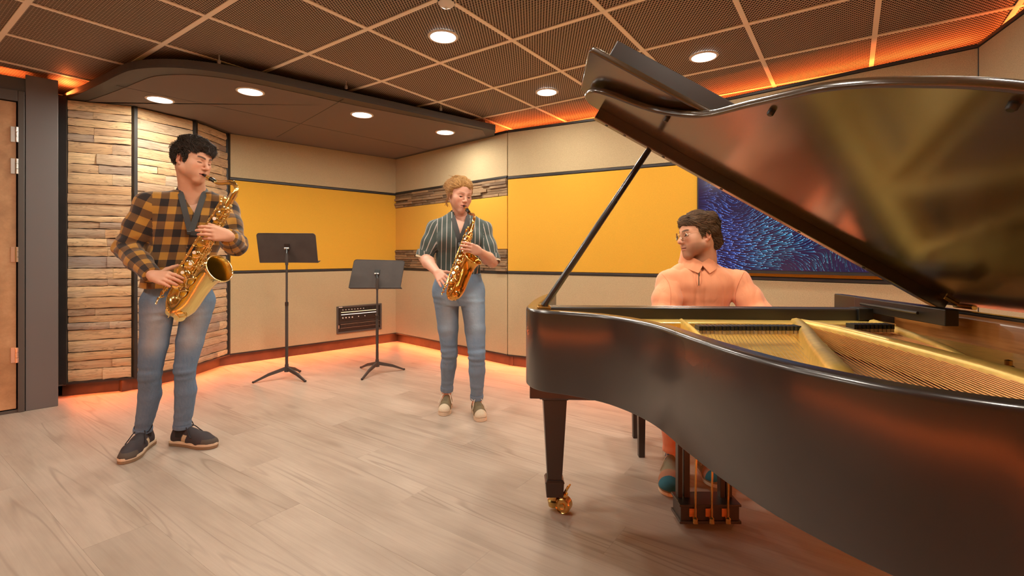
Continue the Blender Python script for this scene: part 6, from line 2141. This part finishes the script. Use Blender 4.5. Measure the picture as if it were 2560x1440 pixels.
def saxophone(label, O, ez, to_cam, lateral, s, mouth, mdir, mats, bell_tilt, lat, hook_from, ring_r=0.0605, rod_sign=-1):
    """O: foot of the body tube; ez: up along the body; lateral: rough direction the bell lies to; mouth: tip of the mouthpiece"""
    O = np.array(O, float); ez = nrm(ez); ec = nrm(np.array(to_cam) - ez * np.dot(to_cam, ez))
    el = nrm(np.array(lateral) - ez * np.dot(lateral, ez) - ec * np.dot(lateral, ec))
    ex = nrm(ec * math.cos(lat) + el * math.sin(lat)); ey = np.cross(ez, ex)
    G, K = M[mats[0]], M[mats[1]]
    P = lambda x, y, z: Vector(O + (ex * x + ey * y + ez * z) * s)
    root = thing('saxophone', P(0, 0, 0), label, 'saxophone')
    top = P(0, 0, 0.56)
    # body, bow and bell as one tapering tube
    path = [(0, 0.56), (0, 0.45), (0, 0.30), (0, 0.18), (0, 0.09)]; rad = [0.0135, 0.0175, 0.0235, 0.0285, 0.0325]
    for i in range(1, 9):
        a = math.pi * i / 8
        path.append((0.060 - 0.060 * math.cos(a), 0.075 - 0.060 * math.sin(a))); rad.append(0.0330 + 0.0065 * i / 8)
    tl = bell_tilt
    p = np.array((0.120, 0.075)); ang = 0.0
    lens = [0.052, 0.052, 0.038, 0.026, 0.018, 0.011, 0.006]; rr = [0.0412, 0.0430, 0.0455, 0.0490, 0.0530, 0.0575, ring_r]
    tlt = [0.10, 0.25, 0.50, 0.75, 0.92, 1.0, 1.0]
    for l, r_, t_ in zip(lens, rr, tlt):
        a = tl * t_
        p = p + np.array((math.sin(a), math.cos(a))) * l; path.append(tuple(p)); rad.append(r_)
    pts = [P(a, 0, b) for a, b in path]
    bell_c = pts[-1]; bell_n = (pts[-1] - pts[-2]).normalized()
    MB().tube(pts, [r * s for r in rad], 40, cap=False).build('body', G, root, smooth=70)
    # inner bell
    ipts = [q for q in pts[-10:]]; MB().tube(ipts, [(r - 0.0012) * s for r in rad[-10:]], 40, cap=False).build('bell_bore', M[mats[2]], root, smooth=70)
    Mb = axis_matrix(bell_c, bell_n)
    ring = [Mb @ Vector((ring_r * s * math.cos(a), ring_r * s * math.sin(a), 0)) for a in np.linspace(0, math.tau, 49)]
    MB().tube(ring, 0.0030 * s, 8, cap=False).build('bell_rim', K, root, smooth=60)
    for z in (0.115, 0.30):
        Mr = axis_matrix(P(0, 0, z), Vector(ez)); r0 = np.interp(z, [0.09, 0.18, 0.30, 0.45], [0.0325, 0.0285, 0.0235, 0.0175]) * s
        MB().lathe([(r0, -0.004 * s), (r0 + 0.002 * s, -0.003 * s), (r0 + 0.002 * s, 0.003 * s), (r0, 0.004 * s)], Mr, 28, caps=False).build('body_ring', K, root, smooth=40)
    # neck and mouthpiece
    mouth = Vector(mouth); md = Vector(mdir).normalized()
    mp0 = mouth; mp1 = mouth + md * 0.085
    neck = spline([tuple(mp1 - md * 0.02), tuple(mp1 + md * 0.03), tuple((mp1 + md * 0.085 + top + Vector(ez) * 0.085) / 2 + Vector((0, 0, 0.012))), tuple(top + Vector(ez) * 0.045), tuple(top)], 8)
    nr = np.linspace(0.0062, 0.0118, len(neck)) * s
    nk = MB().tube([Vector(tuple(q)) for q in neck], list(nr), 20, cap=True).build('neck', G, root, smooth=70)
    MB().tube([top - Vector(ez) * 0.014, top + Vector(ez) * 0.020], 0.0165 * s, 20).build('neck_socket', K, root, smooth=40)
    MB().tube([Vector(tuple(q)) + Vector((0, 0, 0.013 * s)) for q in neck[6:-6]], 0.0022 * s, 8).build('octave_key', K, nk, smooth=60)
    q = Vector(tuple(neck[-10])); MB().lathe([(0.008 * s, 0), (0.008 * s, 0.004), (0.001, 0.005)], axis_matrix(q + Vector((0, 0, 0.013 * s)), (0, 0, 1)), 12).build('octave_pad', K, nk, smooth=40)
    mpm = MB().tube([mp0 - md * 0.012, mp0 + md * 0.01, mp0 + md * 0.04, mp1], [0.0045, 0.0085, 0.0118, 0.0120], 18).build('mouthpiece', M['ebonite'], root, smooth=60)
    MB().tube([mp0 + md * 0.026, mp0 + md * 0.052], [0.0128, 0.0138], 18, cap=False).build('ligature', K, mpm, smooth=60)
    for t_ in (0.032, 0.046):
        c = mp0 + md * t_ + Vector((0, 0, -0.014)); MB().tube([c + Vector((-0.008, -0.004, 0)), c + Vector((0.008, 0.004, 0))], 0.0022, 8).build('ligature_screw', K, mpm, smooth=60)
    # key work
    zr = lambda z: np.interp(z, [0.0, 0.09, 0.18, 0.30, 0.45, 0.56], [0.0325, 0.0325, 0.0285, 0.0235, 0.0175, 0.0135])
    front = nrm(ec * 0.88 - el * 0.35)            # side where the stacks sit
    side = nrm(np.cross(ez, front))
    if np.dot(side, el) < 0: side = -side
    FP = lambda z, f, g: Vector(O + ez * z * s + front * f * s + side * g * s)
    zs_ = [0.115, 0.165, 0.212, 0.262, 0.312, 0.356, 0.396, 0.432, 0.466, 0.497]
    posts = MB()
    for i, z in enumerate(zs_):
        r = (0.0225 - 0.0012 * i) * s; c = FP(z, zr(z) + 0.010, 0.004 if i % 2 else -0.004)
        nd = Vector(front)
        cup = MB().lathe([(r * 0.8, -0.006 * s), (r, -0.005 * s), (r, 0.0), (r * 0.86, 0.0030 * s), (r * 0.45, 0.0042 * s), (0.0005, 0.0042 * s)], axis_matrix(c, nd), 24).build('key_cup', K, root, smooth=40)
        arm = MB().tube([c + nd * 0.004 * s, c + nd * 0.006 * s + Vector(side) * 0.5 * r, FP(z, zr(z) + 0.010, 0.024)], 0.0022 * s, 6).build('key_arm', K, cup, smooth=60)
        posts.ball(FP(z + 0.022, zr(z) + 0.010, 0.026), 0.0045 * s, 6); posts.tube([FP(z + 0.022, zr(z) * 0.6, 0.020), FP(z + 0.022, zr(z) + 0.010, 0.026)], 0.0022 * s, 5)
        posts.ball(FP(z - 0.020, zr(z) + 0.008, -0.026), 0.0042 * s, 6); posts.tube([FP(z - 0.020, zr(z) * 0.6, -0.020), FP(z - 0.020, zr(z) + 0.008, -0.026)], 0.0022 * s, 5)
        if i in (1, 2, 3, 5, 6, 7):
            pc = FP(z + 0.006, zr(z) + 0.024, -0.004 if i % 2 else 0.006)
            tch = MB().lathe([(0.0085 * s, -0.003), (0.0095 * s, 0.0), (0.0085 * s, 0.002)], axis_matrix(pc, nd), 16).build('finger_touch', K, root, smooth=40)
            MB().lathe([(0.0072 * s, 0.001), (0.0072 * s, 0.0028), (0.0005, 0.0036)], axis_matrix(pc, nd), 16).build('pearl', M['pearl'], tch, smooth=40)
    for i, z in enumerate((0.135, 0.19, 0.24, 0.29, 0.34, 0.385, 0.425, 0.465)):
        nd = Vector(nrm(front * 0.35 + side * 0.95)); r = (0.0150 - 0.0007 * i) * s
        c = Vector(O + ez * z * s) + nd * (zr(z) + 0.010) * s
        cup = MB().lathe([(r * 0.8, -0.006 * s), (r, -0.005 * s), (r, 0.0), (r * 0.5, 0.0036 * s), (0.0005, 0.0036 * s)], axis_matrix(c, nd), 18).build('side_key_cup', K, root, smooth=40)
        MB().tube([c + nd * 0.004 * s, c + nd * 0.007 * s + Vector(ez) * r * 1.2, c + Vector(ez) * r * 1.9], 0.0022 * s, 6).build('key_arm', K, cup, smooth=60)
        posts.ball(c + Vector(ez) * r * 1.9, 0.0040 * s, 6)
        nd2 = Vector(nrm(front * 0.45 - side * 0.9)); r2 = (0.0115 - 0.0004 * i) * s
        c = Vector(O + ez * (z + 0.02) * s) + nd2 * (zr(z) + 0.013) * s
        MB().lathe([(r2 * 0.8, -0.005 * s), (r2, -0.004 * s), (r2, 0.0), (r2 * 0.5, 0.003 * s), (0.0005, 0.003 * s)], axis_matrix(c, nd2), 16).build('trill_key_cup', K, root, smooth=40)
        posts.ball(c + Vector(ez) * r2 * 1.6, 0.0038 * s, 6); posts.ball(c - Vector(ez) * r2 * 1.7 + nd2 * 0.006, 0.0036 * s, 6)
    tag(posts.build('key_posts', K, root, smooth=60), kind='stuff')
    for k_, (x_, z_) in enumerate(((0.112, 0.105), (0.118, 0.165))):       # two large pads on the near side of the bell
        nd = Vector(nrm(ec * 0.55 - el * 0.8)); c = P(x_, 0, z_) + nd * (0.050 + 0.001 * k_) * s; r = 0.023 * s
        cup = MB().lathe([(r * 0.8, -0.006 * s), (r, -0.005 * s), (r, 0), (r * 0.5, 0.004 * s), (0.0005, 0.004 * s)], axis_matrix(c, nd), 24).build('bell_key_cup', K, root, smooth=40)
        gd = MB(); t1 = nd.orthogonal().normalized(); t2 = nd.cross(t1)
        for a in (0.5, 2.6, 4.7):
            e = c + (t1 * math.cos(a) + t2 * math.sin(a)) * r * 1.15; gd.tube([e - nd * 0.010 * s, e + nd * 0.008 * s, c + nd * 0.011 * s], 0.0020 * s, 6)
        gd.build('key_guard', K, cup, smooth=60)
    # long rods: stack rods and side-key rods
    for (g, f_, z0, z1, r_) in ((0.026, 0.010, 0.10, 0.33, 0.0026), (0.026, 0.010, 0.335, 0.52, 0.0024), (-0.030, 0.006, 0.08, 0.52, 0.0022), (-0.036, 0.000, 0.05, 0.46, 0.0022),
                                (-0.041, -0.007, 0.10, 0.53, 0.0022), (0.033, 0.002, 0.06, 0.30, 0.0022), (0.037, -0.006, 0.12, 0.50, 0.0020)):
        a, b = [], []
        pts_ = [FP(z, np.interp(z, [0.05, 0.55], [1.0, 0.62]) * (0.030 + f_), g * np.interp(z, [0.05, 0.55], [1.1, 0.72])) for z in np.linspace(z0, z1, 6)]
        rod = MB().tube(pts_, r_ * s, 8).build('key_rod', K, root, smooth=60)
        kn = MB()
        for z in np.linspace(z0, z1, 5):
            q = FP(z, np.interp(z, [0.05, 0.55], [1.0, 0.62]) * (0.030 + f_), g * np.interp(z, [0.05, 0.55], [1.1, 0.72])); kn.ball(q, r_ * s * 1.9, 6)
        tag(kn.build('rod_knobs', K, rod, smooth=60), kind='stuff')
    # palm keys near the top
    for i, (z, g) in enumerate(((0.515, -0.020), (0.535, -0.012), (0.50, 0.020))):
        c = FP(z, 0.026, g); MB().ball(c, (0.008 * s, 0.006 * s, 0.013 * s), 8).build('palm_key', K, root, smooth=60)
    # low keys on the bow and bell with guards
    for (x, z, nx, nz, r) in ((0.030, 0.010, -0.5, -0.9, 0.020), (0.098, 0.012, 0.55, -0.8, 0.022)):
        nn = Vector(ec * 0.85 + ex * nx * 0.2 + ez * nz * 0.3).normalized()
        c = P(x, 0, z + 0.004) + nn * 0.044 * s
        cup = MB().lathe([(r * s * 0.8, -0.006 * s), (r * s, -0.005 * s), (r * s, 0), (r * s * 0.5, 0.004 * s), (0.0005, 0.004 * s)], axis_matrix(c, nn), 24).build('low_key_cup', K, root, smooth=40)
        gd = MB()
        for a in (0.3, 2.4, 4.5):
            t1 = nn.orthogonal().normalized(); t2 = nn.cross(t1)
            e = c + (t1 * math.cos(a) + t2 * math.sin(a)) * r * s * 1.15
            gd.tube([e - nn * 0.012 * s, e + nn * 0.008 * s, c + nn * 0.012 * s], 0.0020 * s, 6)
        gd.build('key_guard', K, cup, smooth=60)
    sdv = -el
    for k in range(3):                     # side spatulas by the right palm, lower end of the body
        a = P(0, 0, 0.10 - 0.03 * k) + Vector(sdv) * 0.040 * s
        MB().tube([a, a + Vector(sdv) * 0.016 * s + Vector(ec) * 0.012 * s - Vector(ez) * 0.012 * s, a + Vector(sdv) * 0.012 * s + Vector(ec) * 0.03 * s - Vector(ez) * 0.035 * s], [0.003 * s, 0.0045 * s, 0.004 * s], 8).build('low_key_lever', K, root, smooth=60)
    # bell brace
    bc = P(0.060, 0, 0.235)
    Mr = axis_matrix(bc, Vector(ey)); MB().tube([Mr @ Vector((0.016 * s * math.cos(a), 0.016 * s * math.sin(a), 0)) for a in np.linspace(0, math.tau, 21)], 0.0030 * s, 8, cap=False).build('bell_brace', K, root, smooth=60)
    MB().tube([P(0.02, 0, 0.235), P(0.044, 0, 0.235)], 0.003 * s, 8).build('brace_foot', K, root, smooth=60)
    MB().tube([P(0.076, 0, 0.235), P(0.105, 0, 0.235)], 0.003 * s, 8).build('brace_foot', K, root, smooth=60)
    # thumb hook ring and strap
    hook = Vector(O + ez * 0.36 * s - ex * 0.026 * s)
    MB().tube([hook + Vector((0.008 * math.cos(a), 0, 0.008 * math.sin(a))) for a in np.linspace(0, math.tau, 15)], 0.0018, 6, cap=False).build('strap_ring', K, root, smooth=60)
    return root, hook, P


def strap(label, pose, tor, rx, fw, cl, lowpt, zc, hook, width, group=None):
    """webbing strap round the neck, joining in a V at lowpt, then down to the hook"""
    rxv = np.array((*rx, 0)); fwv = np.array(fw)
    root = thing('neck_strap', Vector(lowpt), label, 'strap')
    T = np.array(tor)
    for s in (-1, 1):
        pts = []; nn = []
        for i in range(7):
            a = math.pi * (0.0 + 0.72 * i / 6)
            p = cl + rxv * math.sin(a) * 0.078 * s + fwv * (-math.cos(a)) * 0.076; p = np.array((p[0], p[1], zc - 0.034 * (i / 6) ** 1.4 + 0.004))
            pts.append(p); nn.append(rxv * math.sin(a) * s + fwv * (-math.cos(a)) + np.array((0, 0, 0.6)))
        end = pts[-1]
        for i in range(1, 9):
            t = i / 8
            q = end * (1 - t) + np.array(lowpt) * t
            # keep the band outside the chest
            z = q[2]; c = [np.interp(z, T[:, 0], T[:, j]) for j in (1, 2, 3, 4)]
            x = (q[0] - c[0]) * rxv[0] + (q[1] - c[1]) * rxv[1]; ysurf = c[3] * (max(0.0, 1 - (abs(x) / c[2]) ** 2.3)) ** (1 / 2.3) + 0.010
            y = (q[0] - c[0]) * fwv[0] + (q[1] - c[1]) * fwv[1]
            if y < ysurf: q = q + fwv * (ysurf - y)
            pts.append(q); nn.append(fwv + rxv * s * 0.2 + np.array((0, 0, 0.15)))
        ribbon('webbing', pts, nn, width, M['strap'], root, 0.003)
        low2 = pts[-1]
    b = np.array(low2)
    MB().box(Vector(b) + Vector(fwv) * 0.004, (0.036, 0.012, 0.020), Matrix(((rxv[0], -fwv[0], 0), (rxv[1], -fwv[1], 0), (0, 0, 1)))).build('slider', M['black_plastic'], root, bevel=0.003)
    ribbon('webbing', [b, b * 0.6 + np.array(hook) * 0.4 + fwv * 0.004, np.array(hook)], [fwv] * 3, width * 0.8, M['strap'], root, 0.003)
    MB().tube([Vector(b) * 0.1 + Vector(hook) * 0.9, Vector(hook)], 0.004, 8).build('hook', M['black_plastic'], root, smooth=60)
    return root


# tenor for the man
m1 = MAN_POSE @ Vector((0, 0.098, -0.069)); md1 = (MAN_POSE.to_3x3() @ Vector((0.02, 1.0, -0.28))).normalized()
T1 = np.array(at(581, 492, 2.70)); B1 = np.array(at(428, 762, 2.60)); ez1 = nrm(T1 - B1); s1 = 1.22
cam1 = nrm(np.array((1.72, -2.6, 0)))
sax1, hook1, PS1 = saxophone('large gold saxophone held by the man in the plaid shirt', T1 - ez1 * 0.56 * s1, ez1, cam1, np.array((0.83, 0.55, 0)), s1, m1, md1,
                             ('sax_gold', 'sax_key', 'sax_gold'), R(48), R(28), None)
strap('dark webbing neck strap on the man in the plaid shirt', MAN_POSE, MAN_TOR, (0.833, 0.553), (0.553, -0.833, 0), np.array((-1.902, 2.862, 1.54)),
      np.array((-1.842, 2.755, 1.272)), 1.548, hook1, 0.030)
# alto for the woman
m2 = WOMAN_POSE @ Vector((0, 0.098, -0.069)); md2 = (WOMAN_POSE.to_3x3() @ Vector((0.0, 1.0, -0.42))).normalized()
T2 = np.array(at(1179, 568, 3.19)); B2 = np.array(at(1124, 742, 2.98)); ez2 = nrm(T2 - B2); s2 = 0.93
cam2 = nrm(np.array((0.33, -3.1, 0)))
sax2, hook2, PS2 = saxophone('smaller amber lacquered saxophone held by the woman', T2 - ez2 * 0.56 * s2, ez2, cam2, np.array((1, 0, 0)), s2, m2, md2,
                             ('sax_amber', 'sax_amber_key', 'sax_amber'), R(46), R(22), None)
strap('padded black neck strap on the woman in the striped shirt', WOMAN_POSE, WOMAN_TOR, (0.985, 0.17), (0.17, -0.985, 0), np.array((-0.382, 3.545, 1.46)),
      np.array((-0.370, 3.395, 1.235)), 1.462, hook2, 0.034)
# ------------------------------------------------------------------ music stands
M['stand_black'] = plain('stand_black', (0.046, 0.037, 0.033), 0.68, var=0.15)


def music_stand(label, c, feet, tray, pole_top):
    """c: plan centre; feet: plan points; tray: four corners (top left, top right, bottom right, bottom left)"""
    cx, cy = c
    root = thing('music_stand', (cx, cy, 0), label, 'music stand', 'music stands by the yellow wall')
    hub = 0.085
    MB().tube([(cx, cy, hub - 0.02), (cx, cy, hub + 0.05)], [0.022, 0.016], 14).build('hub', M['stand_black'], root, smooth=40)
    for (fx, fy) in feet:
        d = Vector((fx - cx, fy - cy, 0)); L = d.length; d.normalize(); sd = Vector((-d.y, d.x, 0))
        a = Vector((cx, cy, hub + 0.012)) + d * 0.01; b = Vector((fx, fy, 0.008))
        mid = a.lerp(b, 0.55) + Vector((0, 0, 0.010))
        leg = MB(); vs = []
        for p, w, h in ((a, 0.013, 0.016), (mid, 0.011, 0.013), (b, 0.009, 0.008)):
            vs += [p - sd * w - Vector((0, 0, h)), p + sd * w - Vector((0, 0, h)), p + sd * w * 0.7 + Vector((0, 0, h)), p - sd * w * 0.7 + Vector((0, 0, h))]
        fs = [(0, 3, 2, 1), (8, 9, 10, 11)]
        for i in (0, 4): fs += [(i + j, i + (j + 1) % 4, i + 4 + (j + 1) % 4, i + 4 + j) for j in range(4)]
        o = leg.add(vs, fs).build('leg', M['stand_black'], root, bevel=0.002)
        MB().ball(b + Vector((0, 0, 0.002)), (0.012, 0.012, 0.009), 8).build('foot', M['black_plastic'], o, smooth=60)
    zt = pole_top
    MB().tube([(cx, cy, hub), (cx, cy, zt * 0.62)], 0.0135, 14).build('lower_pole', M['stand_black'], root, smooth=40)
    MB().tube([(cx, cy, zt * 0.60), (cx, cy, zt)], 0.0095, 12).build('upper_pole', M['stand_black'], root, smooth=40)
    MB().tube([(cx, cy, zt * 0.60), (cx, cy, zt * 0.63)], 0.0155, 14).build('pole_collar', M['black_plastic'], root, smooth=40)
    MB().tube([(cx, cy, zt - 0.075), (cx, cy, zt - 0.01), (cx, cy + 0.0, zt + 0.035)], [0.013, 0.016, 0.012], 12).build('grip', M['stand_black'], root, smooth=40)
    tl, tr, br, bl = [Vector(p) for p in tray]
    ux = (tr - tl).normalized(); uz = (tl - bl).normalized(); un = ux.cross(uz).normalized()
    if un.y > 0: un = -un                              # towards the camera: back of the tray
    W = (tr - tl).length; H = (tl - bl).length
    pts = [(0, 0), (W, 0), (W, H - 0.025)]
    pts += [(W - 0.025 + 0.025 * math.cos(a), H - 0.025 + 0.025 * math.sin(a)) for a in np.linspace(0.2, math.pi / 2, 5)]
    pts += [(0.025 - 0.025 * math.sin(a), H - 0.025 + 0.025 * math.cos(a)) for a in np.linspace(0, math.pi / 2 - 0.2, 5)] + [(0, H - 0.025)]
    mb = MB(); k = len(pts)
    vs = [bl + ux * a + uz * b + un * 0.0015 for a, b in pts] + [bl + ux * a + uz * b - un * 0.0015 for a, b in pts]
    mb.add(vs, [tuple(range(k)), tuple(range(2 * k - 1, k - 1, -1))] + [(i, k + i, k + (i + 1) % k, (i + 1) % k) for i in range(k)])
    tray_o = mb.build('tray', M['stand_black'], root)
    bm = bmesh.new(); bm.from_mesh(tray_o.data); bmesh.ops.recalc_face_normals(bm, faces=bm.faces); bm.to_mesh(tray_o.data); bm.free()
    MB().tube([bl - un * 0.002, br - un * 0.002], 0.005, 8).build('tray_edge', M['stand_black'], tray_o, smooth=60)
    a = bl - un * 0.002; b = br - un * 0.002
    MB().add([a, b, b - un * 0.045, a - un * 0.045], [(0, 1, 2, 3)]).build('shelf_lip', M['stand_black'], tray_o).modifiers.new('solid', 'SOLIDIFY').thickness = 0.003
    MB().tube([bl + ux * a_ + uz * b_ for a_, b_ in pts[1:] + pts[:1]], 0.0032, 6).build('rolled_rim', M['stand_black'], tray_o, smooth=60)
    mid = bl.lerp(tr, 0.5)
    MB().box(mid + un * 0.004 + uz * 0.02, (0.05, 0.008, 0.045), Matrix((ux, -un, uz)).transposed()).build('bracket_plate', M['black_plastic'], tray_o, bevel=0.002)
    head = Vector((cx, cy, zt + 0.025))
    MB().tube([mid + un * 0.012 - ux * 0.022, mid + un * 0.012 + ux * 0.022], 0.009, 12).build('tilt_barrel', M['steel'], tray_o, smooth=40)
    MB().tube([head, mid + un * 0.012], [0.011, 0.009], 10).build('neck', M['black_plastic'], root, smooth=40)
    return root


def tray4(px, d_top, d_bot):
    (a, b), (c, d), (e, f), (g, h) = px
    return [at(a, b, d_top), at(c, d, d_top), at(e, f, d_bot), at(g, h, d_bot)]
music_stand('taller black music stand, in front of the wide yellow panel', (-2.085, 4.45), ((-2.309, 4.29), (-1.862, 4.33), (-2.072, 4.70)),
            tray4(((641, 583), (788, 584), (797, 655), (650, 656)), 4.455, 4.525), 1.125)
music_stand('shorter black music stand, in front of the wall rack', (-1.304, 4.65), ((-1.373, 4.40), (-1.074, 4.78), (-1.527, 4.86)),
            tray4(((886, 649), (1012, 652), (1003, 719), (872, 719)), 4.75, 4.67), 0.885)

# ------------------------------------------------------------------ audio rack set into the left wall
rack = thing('audio_rack', wl.P(1.446, 0.02, 0.20), 'black audio equipment rack set low into the tan wall', 'rack')
U0, U1, Z0, Z1 = 1.152, 1.740, 0.200, 0.527
fr = 0.020
for (a, b, c, d) in ((U0, U1, Z0, Z0 + fr), (U0, U1, Z1 - fr, Z1), (U0, U0 + fr, Z0 + fr, Z1 - fr), (U1 - fr, U1, Z0 + fr, Z1 - fr)):
    wl.slab('frame', a, b, 0.010, 0.024, c, d, M['frame_grey'], bevel=0.002, parent=rack)
wl.slab('back_plate', U0 + fr, U1 - fr, 0.0125, 0.0135, Z0 + fr, Z1 - fr, M['black_plastic'], parent=rack)
unit1 = wl.slab('mixer_unit', U0 + 0.03, U1 - 0.03, 0.0135, 0.018, 0.352, 0.500, M['black_plastic'], bevel=0.002, parent=rack)
M['rack_lamp'] = emitter('rack_lamp', (1.0, 0.72, 0.32), 0.9)
M['rack_lamp2'] = emitter('rack_lamp_white', (1.0, 0.85, 0.78), 0.8)
wl.slab('light_bar', U0 + 0.055, U1 - 0.055, 0.018, 0.0195, 0.450, 0.456, M['rack_lamp'], parent=unit1)
wl.slab('light_bar', U0 + 0.055, U1 - 0.055, 0.018, 0.0195, 0.421, 0.428, M['rack_lamp2'], parent=unit1)
def knob(u, z, r, mat, par, name='knob'):
    MB().lathe([(r, 0), (r * 0.9, 0.008), (0.0005, 0.009)], axis_matrix(wl.P(u, 0.018, z), Vector((wl.nrm.x, wl.nrm.y, 0))), 12).build(name, mat, par, smooth=40)
for i in range(12): knob(U0 + 0.075 + 0.038 * i, 0.482, 0.0055 if i < 8 else 0.007, M['white_plastic'] if i < 8 else M['black_plastic'], unit1)
for i in range(4): knob(U0 + 0.075 + 0.040 * i, 0.386, 0.0085, M['white_plastic'], unit1)
for i in range(2): knob(U0 + 0.275 + 0.085 * i, 0.388, 0.006, M['white_plastic'], unit1, 'switch')
knob(U1 - 0.075, 0.388, 0.011, M['steel'], unit1, 'dial')
unit2 = wl.slab('patch_panel', U0 + 0.045, U1 - 0.03, 0.0135, 0.020, 0.262, 0.312, M['trim_dark'], parent=rack)
for z in (0.262, 0.309): wl.slab('panel_edge', U0 + 0.045, U1 - 0.03, 0.020, 0.0215, z, z + 0.003, M['steel'], parent=unit2)
for i in range(9): wl.slab('socket', U0 + 0.062 + 0.052 * i, U0 + 0.094 + 0.052 * i, 0.020, 0.0205, 0.272, 0.302, M['black_plastic'], parent=unit2)
wl.slab('latch', U0 + 0.020, U0 + 0.032, 0.0135, 0.022, 0.262, 0.300, M['steel'], parent=rack)
wl.slab('blank_panel', U0 + 0.03, U1 - 0.03, 0.0135, 0.016, 0.318, 0.346, M['trim_dark'], parent=rack)
wl.slab('name_plate', U0 + 0.024, U0 + 0.068, 0.024, 0.0248, Z1 - 0.015, Z1 - 0.006, M['white_plastic'], parent=rack)

# ------------------------------------------------------------------ wall screen with a flowing streak picture
TU0, TU1, TZ0, TZ1 = 0.015, 1.66, 1.005, 1.935
tv = thing('wall_screen', wr.P(0.8, 0.03, TZ0), 'wide wall screen showing swirling blue streaks behind the pianist', 'screen')
def m_glassy(name, emit, st):
    t = NT(name); t.bs(color=(0.005, 0.004, 0.008), rough=0.12, emit=emit, estr=st, spec=0.5); return t.m
M['screen_dark'] = m_glassy('screen_dark', (0.016, 0.008, 0.040), 1.0)
wr.slab('case', TU0, TU1, 0.014, 0.060, TZ0, TZ1, M['black_plastic'], bevel=0.004, parent=tv)
scr = wr.slab('display', TU0 + 0.012, TU1 - 0.012, 0.060, 0.0608, TZ0 + 0.024, TZ1 - 0.012, M['screen_dark'], parent=tv)
wr.slab('bottom_bezel', TU0, TU1, 0.060, 0.066, TZ0, TZ0 + 0.018, M['trim_dark'], parent=tv)
t = NT('screen_streaks'); a = t.attr('col'); t.bs(color=(0, 0, 0), rough=0.3, emit=a.outputs['Color'], estr=1.0); M['streaks'] = t.m
rg = np.random.default_rng(5)
SW, SH = TU1 - TU0 - 0.03, TZ1 - TZ0 - 0.042
n1 = fourier(91, 3.2, 6); n2 = fourier(92, 6.0, 6)
def flow(u, v):
    th = 0.55 + 0.55 * n1(u, v, 0 * u) + 0.18 * n2(u, v, 0 * u)
    vx, vy = np.cos(-th), np.sin(-th)
    for (cx, cy, s_, rad_) in ((0.30, 0.46, 1.7, 0.20), (0.95, 0.30, -1.5, 0.26), (1.30, 0.70, 1.3, 0.22), (0.62, 0.02, -1.2, 0.18)):
        dx, dy = u - cx, v - cy; g = s_ * np.exp(-(dx * dx + dy * dy) / rad_ ** 2) * 6
        vx = vx - dy * g; vy = vy + dx * g
    n = np.sqrt(vx * vx + vy * vy) + 1e-6
    return vx / n, vy / n
gu, gv = np.meshgrid(np.arange(0.01, SW, 0.043), np.arange(0.01, SH, 0.0115), indexing='ij')
U = (gu + rg.uniform(-0.023, 0.023, gu.shape)).ravel(); Vv = (gv + rg.uniform(-0.004, 0.004, gv.shape)).ravel()
n = len(U); L = rg.uniform(0.045, 0.085, n); segs = 6
pu, pv = [U], [Vv]
for i in range(segs):
    x, y = flow(pu[-1], pv[-1]); pu.append(pu[-1] + x * L / segs); pv.append(pv[-1] + y * L / segs)
PU_, PV_ = np.stack(pu, 1), np.stack(pv, 1)
dx = np.gradient(PU_, axis=1); dy = np.gradient(PV_, axis=1); nn_ = np.sqrt(dx ** 2 + dy ** 2) + 1e-9
wd = 0.0016 * np.linspace(0.35, 1.0, segs + 1)[None]
LU, LV = np.clip(PU_ - dy / nn_ * wd, 0, SW), np.clip(PV_ + dx / nn_ * wd, 0, SH); RU, RV = np.clip(PU_ + dy / nn_ * wd, 0, SW), np.clip(PV_ - dx / nn_ * wd, 0, SH)
k = segs + 1
VU = np.stack([LU, RU], 2).reshape(-1); VVv = np.stack([LV, RV], 2).reshape(-1)
loc = np.stack([VU + TU0 + 0.015, np.full(len(VU), 0.0613), VVv + TZ0 + 0.027, np.ones(len(VU))], 1)
W_ = (loc @ np.array(wr.Mx).T)[:, :3]
base = (np.arange(n) * k * 2)[:, None]; ii = (np.arange(segs) * 2)[None]
Q_ = np.stack([base + ii, base + ii + 1, base + ii + 3, base + ii + 2], -1).reshape(-1, 4)
m1_ = fourier(95, 5, 5)(U, Vv, 0 * U); m2_ = fourier(96, 7, 5)(U, Vv, 0 * U)
dens = sstep(-0.9, 0.5, fourier(97, 5.5, 6)(U, Vv, 0 * U))
for (cx, cy, r_) in ((0.30, 0.46, 0.11), (0.62, 0.05, 0.10)): dens = dens * (1 - 0.95 * np.exp(-((U - cx) ** 2 + (Vv - cy) ** 2) / r_ ** 2))
c0 = np.array((0.035, 0.16, 0.75)); c1 = np.array((0.03, 0.42, 0.70)); c2 = np.array((0.05, 0.50, 0.34)); c3 = np.array((0.16, 0.10, 0.62))
C_ = c0[None] * np.ones((n, 1)); f1 = sstep(0.0, 1.1, m1_)[:, None]; C_ = C_ * (1 - f1) + c1 * f1; f2 = sstep(0.5, 1.3, m2_)[:, None]; C_ = C_ * (1 - f2) + c2 * f2
f3 = sstep(-0.5, -1.3, m1_)[:, None]; C_ = C_ * (1 - f3) + c3 * f3
C_ = C_ * (0.06 + 1.5 * dens * rg.uniform(0.5, 1.0, n))[:, None]
along = np.linspace(0.12, 1.0, k)[None, :, None] ** 1.5
CC = (C_[:, None, :] * along)
CC[:, -1, :] += 0.45 * dens[:, None]
CC = np.repeat(CC, 2, axis=1).reshape(-1, 3)
st = np_obj('streak_picture', W_, Q_, M['streaks'], scr, {'col': CC}, smooth=False); st['kind'] = 'stuff'
